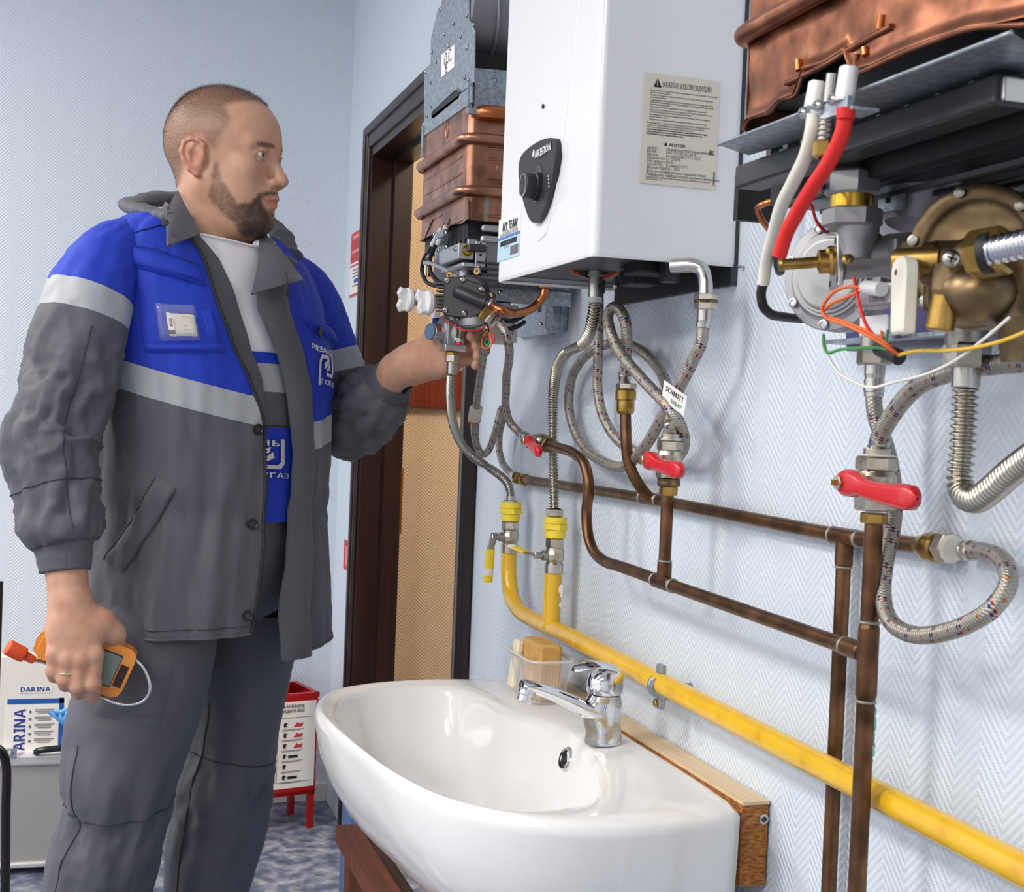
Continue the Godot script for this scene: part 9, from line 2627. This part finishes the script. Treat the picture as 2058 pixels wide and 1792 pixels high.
func build_extinguisher() -> void:
	var t := thing("extinguisher_stand", "red metal extinguisher stand with a printed white instruction panel", "stand")
	var a := Vector3(0.676, 0, -4.0)
	var dx := Vector3(-0.968, 0, 0.25).normalized()
	var dz := Vector3(-0.25, 0, -0.968).normalized()
	var w := 0.30
	var d := 0.17
	var f := Transform3D(Basis(-dx, Vector3.UP, dz * -1.0), a + dx * w / 2)
	var y0 := 0.105
	var y1 := 0.395
	part(t, "front_panel", M.new().box(Vector3(0, (y0 + y1) / 2, -0.004), Vector3(w, y1 - y0, 0.008), f), mt("red_metal"))
	part(t, "back_panel", M.new().box(Vector3(0, (y0 + y1) / 2, -d + 0.004), Vector3(w, y1 - y0, 0.008), f), mt("red_metal"))
	for s in [-1.0, 1.0]: part(t, "side_panel", M.new().box(Vector3(s * (w / 2 - 0.004), (y0 + y1) / 2, -d / 2), Vector3(0.008, y1 - y0, d - 0.016), f), mt("red_metal"))
	part(t, "shelf", M.new().box(Vector3(0, y0 + 0.006, -d / 2), Vector3(w, 0.012, d), f), mt("red_metal"))
	part(t, "top_rim", M.new().box(Vector3(0, y1 + 0.004, -0.006), Vector3(w + 0.008, 0.014, 0.014), f).box(Vector3(w / 2 - 0.003, y1 + 0.004, -d / 2), Vector3(0.014, 0.014, d), f).box(Vector3(0, y1 + 0.004, -d), Vector3(w + 0.008, 0.014, 0.014), f), mt("red_metal"))
	for s in [-1.0, 1.0]:
		for e in [-0.012, -d + 0.012]: part(t, "leg", M.new().box(Vector3(s * (w / 2 - 0.009), y0 / 2, e), Vector3(0.018, y0, 0.018), f), mt("red_metal"))
	var p := part(t, "instruction_panel", M.new().box(Vector3(0, (y0 + y1) / 2 + 0.006, 0.001), Vector3(w - 0.012, y1 - y0 - 0.035, 0.0012), f), mt("paper"), "white printed instruction panel")
	var X := f.basis.x
	var at := func(x: float, y: float) -> Vector3: return f * Vector3(x, y, 0.0022)
	text(p, "ИСПОЛЬЗОВАНИЕ", at.call(0.108, 0.370), X, Vector3.UP, 0.0125, mt("ink"), "Droid Sans", true, HORIZONTAL_ALIGNMENT_RIGHT)
	text(p, "ОГНЕТУШИТЕЛЕЙ", at.call(0.108, 0.356), X, Vector3.UP, 0.0125, mt("ink"), "Droid Sans", true, HORIZONTAL_ALIGNMENT_RIGHT)
	part(p, "column_frame", M.new().box(Vector3(0.02, 0.242, 0.0022), Vector3(0.0012, 0.19, 0.0006), f).box(Vector3(0.025, 0.242, 0.0022), Vector3(0.0012, 0.19, 0.0006), f).box(Vector3(0.08, 0.147, 0.0022), Vector3(0.11, 0.0012, 0.0006), f).box(Vector3(0.08, 0.337, 0.0022), Vector3(0.11, 0.0012, 0.0006), f), mt("ink_grey"))
	for i in 6:
		var y := 0.315 - i * 0.031
		part(p, "pictogram", M.new().slab(PackedVector2Array([Vector2(-0.003, -0.008), Vector2(0.0, -0.002), Vector2(0.004, -0.008), Vector2(0.003, 0.004), Vector2(0.009, 0.002), Vector2(0.003, 0.008), Vector2(-0.004, 0.008), Vector2(-0.005, 0.0)]), 0.0006, Transform3D(f.basis, at.call(0.048, y))), mt("ink"))
		if i < 3: part(p, "flame_print", M.new().slab(PackedVector2Array([Vector2(-0.014, -0.006), Vector2(0.014, -0.006), Vector2(0.016, 0.006), Vector2(0.004, 0.003), Vector2(-0.002, 0.008)]), 0.0006, Transform3D(f.basis, at.call(0.088, y))), mt("red_print"))
		elif i != 4: part(p, "pictogram", M.new().box(Vector3(0.075, y, 0.0022), Vector3(0.03, 0.008, 0.0006), f), mt("ink"))
		for k in 2: part(p, "printed_line", M.new().box(Vector3(0.072 - 0.004 * k, y - 0.0125 - 0.003 * k, 0.0022), Vector3(0.068 - 0.01 * k, 0.0012, 0.0005), f), mt("ink_grey"))
	part(p, "extinguisher_print", M.new().slab(round_rect(0.014, 0.036, 0.005), 0.0006, Transform3D(f.basis.rotated(dz, -0.5), at.call(-0.012, 0.158))), mt("red_print"))
	part(p, "dial_print", M.new().lathe(at.call(-0.012, 0.292), -dz, [[0.006, 0.0], [0.006, 0.0005]], 16), mt("ink"))
	var e := thing("fire_extinguisher", "red fire extinguisher standing in the red stand", "extinguisher")
	var c := f * Vector3(0.03, y0 + 0.014, -d / 2)
	part(e, "cylinder", M.new().lathe(c, Vector3.UP, [[0.055, 0.0], [0.058, 0.006], [0.058, 0.34], [0.05, 0.37], [0.025, 0.39], [0.016, 0.395]], 32, false), mt("red_metal"))
	part(e, "valve_head", M.new().lathe(c + Vector3(0, 0.394, 0), Vector3.UP, [[0.018, 0.0], [0.018, 0.03], [0.01, 0.034]], 18), mt("brass"))
	part(e, "lever", M.new().rbox(c + Vector3(-0.03, 0.435, 0), Vector3(0.09, 0.012, 0.02), 0.004), mt("black_plastic"))

func build_detector() -> void:
	var t := thing("gas_detector", "orange handheld gas leak detector gripped in the person's lowered hand", "gas detector")
	var a := V(-0.0499,0.886,-2.122)
	var b := V(0.0556,0.8437,-2.112)
	var ax := (b - a).normalized()
	var f := frame((a + b) / 2, ax, Vector3(0.1, 1, 0))
	var L := (b - a).length()
	# slim handle that widens into the display head
	var o := PackedVector2Array()
	var half := [Vector2(-L / 2 - 0.014, 0.0), Vector2(-L / 2 - 0.012, 0.014), Vector2(-L / 2, 0.023), Vector2(-0.02, 0.022), Vector2(0.012, 0.024), Vector2(0.022, 0.034), Vector2(0.032, 0.039), Vector2(0.062, 0.038), Vector2(0.070, 0.033), Vector2(0.073, 0.022), Vector2(0.073, 0.0)]
	for p in half: o.append(Vector2(p.x, -p.y))
	for i in range(half.size() - 2, 0, -1): o.append(half[i])
	part(t, "housing", M.new().slab(o, 0.034, f, 0.006), mt("detector_orange"))
	part(t, "end_grip", M.new().slab(round_rect(0.022, 0.026, 0.006), 0.004, Transform3D(f.basis, f * Vector3(-L / 2 + 0.004, 0, 0.0165)), 0.001), mt("detector_orange"))
	part(t, "display_frame", M.new().slab(round_rect(0.037, 0.050, 0.002), 0.002, Transform3D(f.basis, f * Vector3(0.035, 0.0, 0.0172))), mt("black_plastic"))
	part(t, "display", M.new().slab(round_rect(0.028, 0.046, 0.001), 0.0016, Transform3D(f.basis, f * Vector3(0.0385, 0.0, 0.0182))), mt("lcd"), "grey-green display")
	part(t, "alarm_window", M.new().slab(round_rect(0.012, 0.034, 0.001), 0.0016, Transform3D(f.basis, f * Vector3(0.062, -0.004, 0.0172))), mt("maroon"), "dark red alarm window")
	part(t, "red_mark", M.new().slab(round_rect(0.004, 0.012, 0.001), 0.0012, Transform3D(f.basis, f * Vector3(0.0205, 0.006, 0.0186))), mt("red_plastic"))
	var gn := even(spline([V(0.0708,0.8626,-2.11), V(0.075,0.862,-2.105), V(0.0866,0.8537,-2.1), V(0.0972,0.8344,-2.098), V(0.1001,0.8149,-2.098), V(0.0912,0.7996,-2.1), V(0.0727,0.7941,-2.1), V(0.0512,0.7972,-2.102), V(0.0353,0.8044,-2.105), V(0.021,0.8111,-2.125), V(-0.0154,0.8274,-2.145), V(-0.0477,0.8526,-2.13), V(-0.0676,0.8625,-2.11)], 10), 0.0009)
	var rad := []
	for i in gn.size(): rad.append(0.0026 * (1.0 + 0.10 * cos(TAU * i / 3.0)))
	part(t, "gooseneck", M.new().tube(gn, rad, 10), mt("corrugated_bright"), "thin bright metal gooseneck")
	var p0 := V(-0.0676,0.8625,-2.11)
	var pd := (V(-0.1062,0.8853,-2.1) - p0).normalized()
	part(t, "probe_stem", M.new().lathe(p0 - pd * 0.002, pd, [[0.0058, 0.0], [0.0064, 0.002], [0.0068, 0.014]], 20), mt("probe_orange"))
	var rows := []
	for e in [[0.0068, 0.0135], [0.0108, 0.0145], [0.0112, 0.020], [0.0114, 0.040], [0.0108, 0.042], [0.006, 0.0425]]:
		var row := PackedVector3Array()
		var pf := frame(p0, pd, Vector3.UP)
		for k in 48:
			var an := TAU * k / 48
			var rr: float = e[0] * (1.0 + (0.035 * cos(an * 16.0) if e[0] > 0.0109 else 0.0))
			row.append(pf * Vector3(e[1], cos(an) * rr, sin(an) * rr))
		rows.append(row)
	part(t, "probe_tip", M.new().grid(rows, true, 1, 1, true).fan(rows[5]), mt("probe_orange"), "ribbed red-orange sensor tip")

func build_worn(t: Node3D) -> void:
	# wedding ring, watch, badge, gloves: each a thing of its own
	var r0 := V(-0.0199,0.8491,-2.072)
	var rg := thing("finger_ring", "thin gold ring on the lowered hand's ring finger", "ring")
	part(rg, "band", M.new().lathe(r0 + Vector3(0, 0.0022, 0), Vector3(0.07, -1, 0), [[0.0118, 0.0], [0.0127, 0.0004], [0.0127, 0.0038], [0.0118, 0.0042]], 30, false), mt("gold_ring"))
	var w := thing("wrist_watch", "black watch on the wrist of the reaching arm", "watch")
	var wc := V(0.5083,1.322,-2.3)
	var wd := (V(0.5199,1.333,-2.272) - V(0.4984,1.304,-2.32)).normalized()
	part(w, "strap", M.new().lathe(wc - wd * 0.011, wd, [[0.0305, 0.0], [0.0325, 0.0006], [0.0322, 0.021], [0.0302, 0.022]], 44), mt("black_rubber"))
	var cn := (Vector3(0.75, -0.6, 0.35) - wd * wd.dot(Vector3(0.75, -0.6, 0.35))).normalized()
	var cf := frame(wc + cn * 0.034, wd, cn)
	part(w, "watch_case", M.new().rbox(Vector3.ZERO, Vector3(0.036, 0.010, 0.034), 0.004, cf), mt("black_gloss"))
	part(w, "crown", M.new().lathe(cf * Vector3(0.018, 0, 0), wd, [[0.0024, 0.0], [0.0024, 0.003]], 10), mt("steel"))
	var bt := thing("identity_badge", "identity card in a clear sleeve pinned to the jacket's chest pocket", "badge")
	var jf := jp
	part(bt, "card", patch(jf, [[52.0, 1.391], [34.5, 1.389], [34.0, 1.349], [51.0, 1.345]], 0.0085, 8, 6), mt("paper_cream"))
	part(bt, "portrait", patch(jf, [[51.5, 1.385], [44.5, 1.384], [44.0, 1.351], [50.8, 1.349]], 0.0092, 4, 6), mt("paper"))
	part(bt, "portrait_print", patch(jf, [[49.8, 1.380], [46.6, 1.380], [46.4, 1.363], [49.4, 1.362]], 0.0097, 4, 6), mt("badge_photo"))
	part(bt, "portrait_print", patch(jf, [[51.2, 1.362], [44.9, 1.362], [44.5, 1.352], [50.7, 1.351]], 0.0097, 4, 4), mt("dark_steel"))
	part(bt, "blue_line", patch(jf, [[51.5, 1.3895], [35.0, 1.388], [35.0, 1.3865], [51.4, 1.388]], 0.0092, 6, 2), mt("sticker_band"))
	for i in 5: part(bt, "printed_line", patch(jf, [[44.0 - (4.0 if i == 1 else 0.0), 1.381 - i * 0.0062], [36.0, 1.381 - i * 0.0062], [36.0, 1.3795 - i * 0.0062], [44.0 - (4.0 if i == 1 else 0.0), 1.3795 - i * 0.0062]], 0.0092, 4, 2), mt("ink_grey"))
	part(bt, "clear_sleeve", patch(jf, [[57.0, 1.401], [34.0, 1.401], [33.5, 1.344], [55.5, 1.338]], 0.011, 10, 8), mt("glass_thin"), "clear plastic sleeve")
	var gl := thing("work_gloves", "crumpled light blue gloves tucked in the trouser pocket", "gloves")
	for k in 4:
		var g0 := V(-0.006,0.7236,-2.245) + Vector3(-0.003 * k, 0, -0.008 * k)
		part(gl, "glove_finger", M.new().tube(spline([g0, g0 + Vector3(-0.006 - 0.004 * k, 0.018, 0.004), g0 + Vector3(-0.002 - 0.007 * k, 0.034 - 0.004 * k, 0.002), g0 + Vector3(-0.012 - 0.006 * k, 0.026, 0.0)], 5), 0.0055, 10, true, 1.0, Vector2(1.3, 0.8)), mt("glove_blue"))
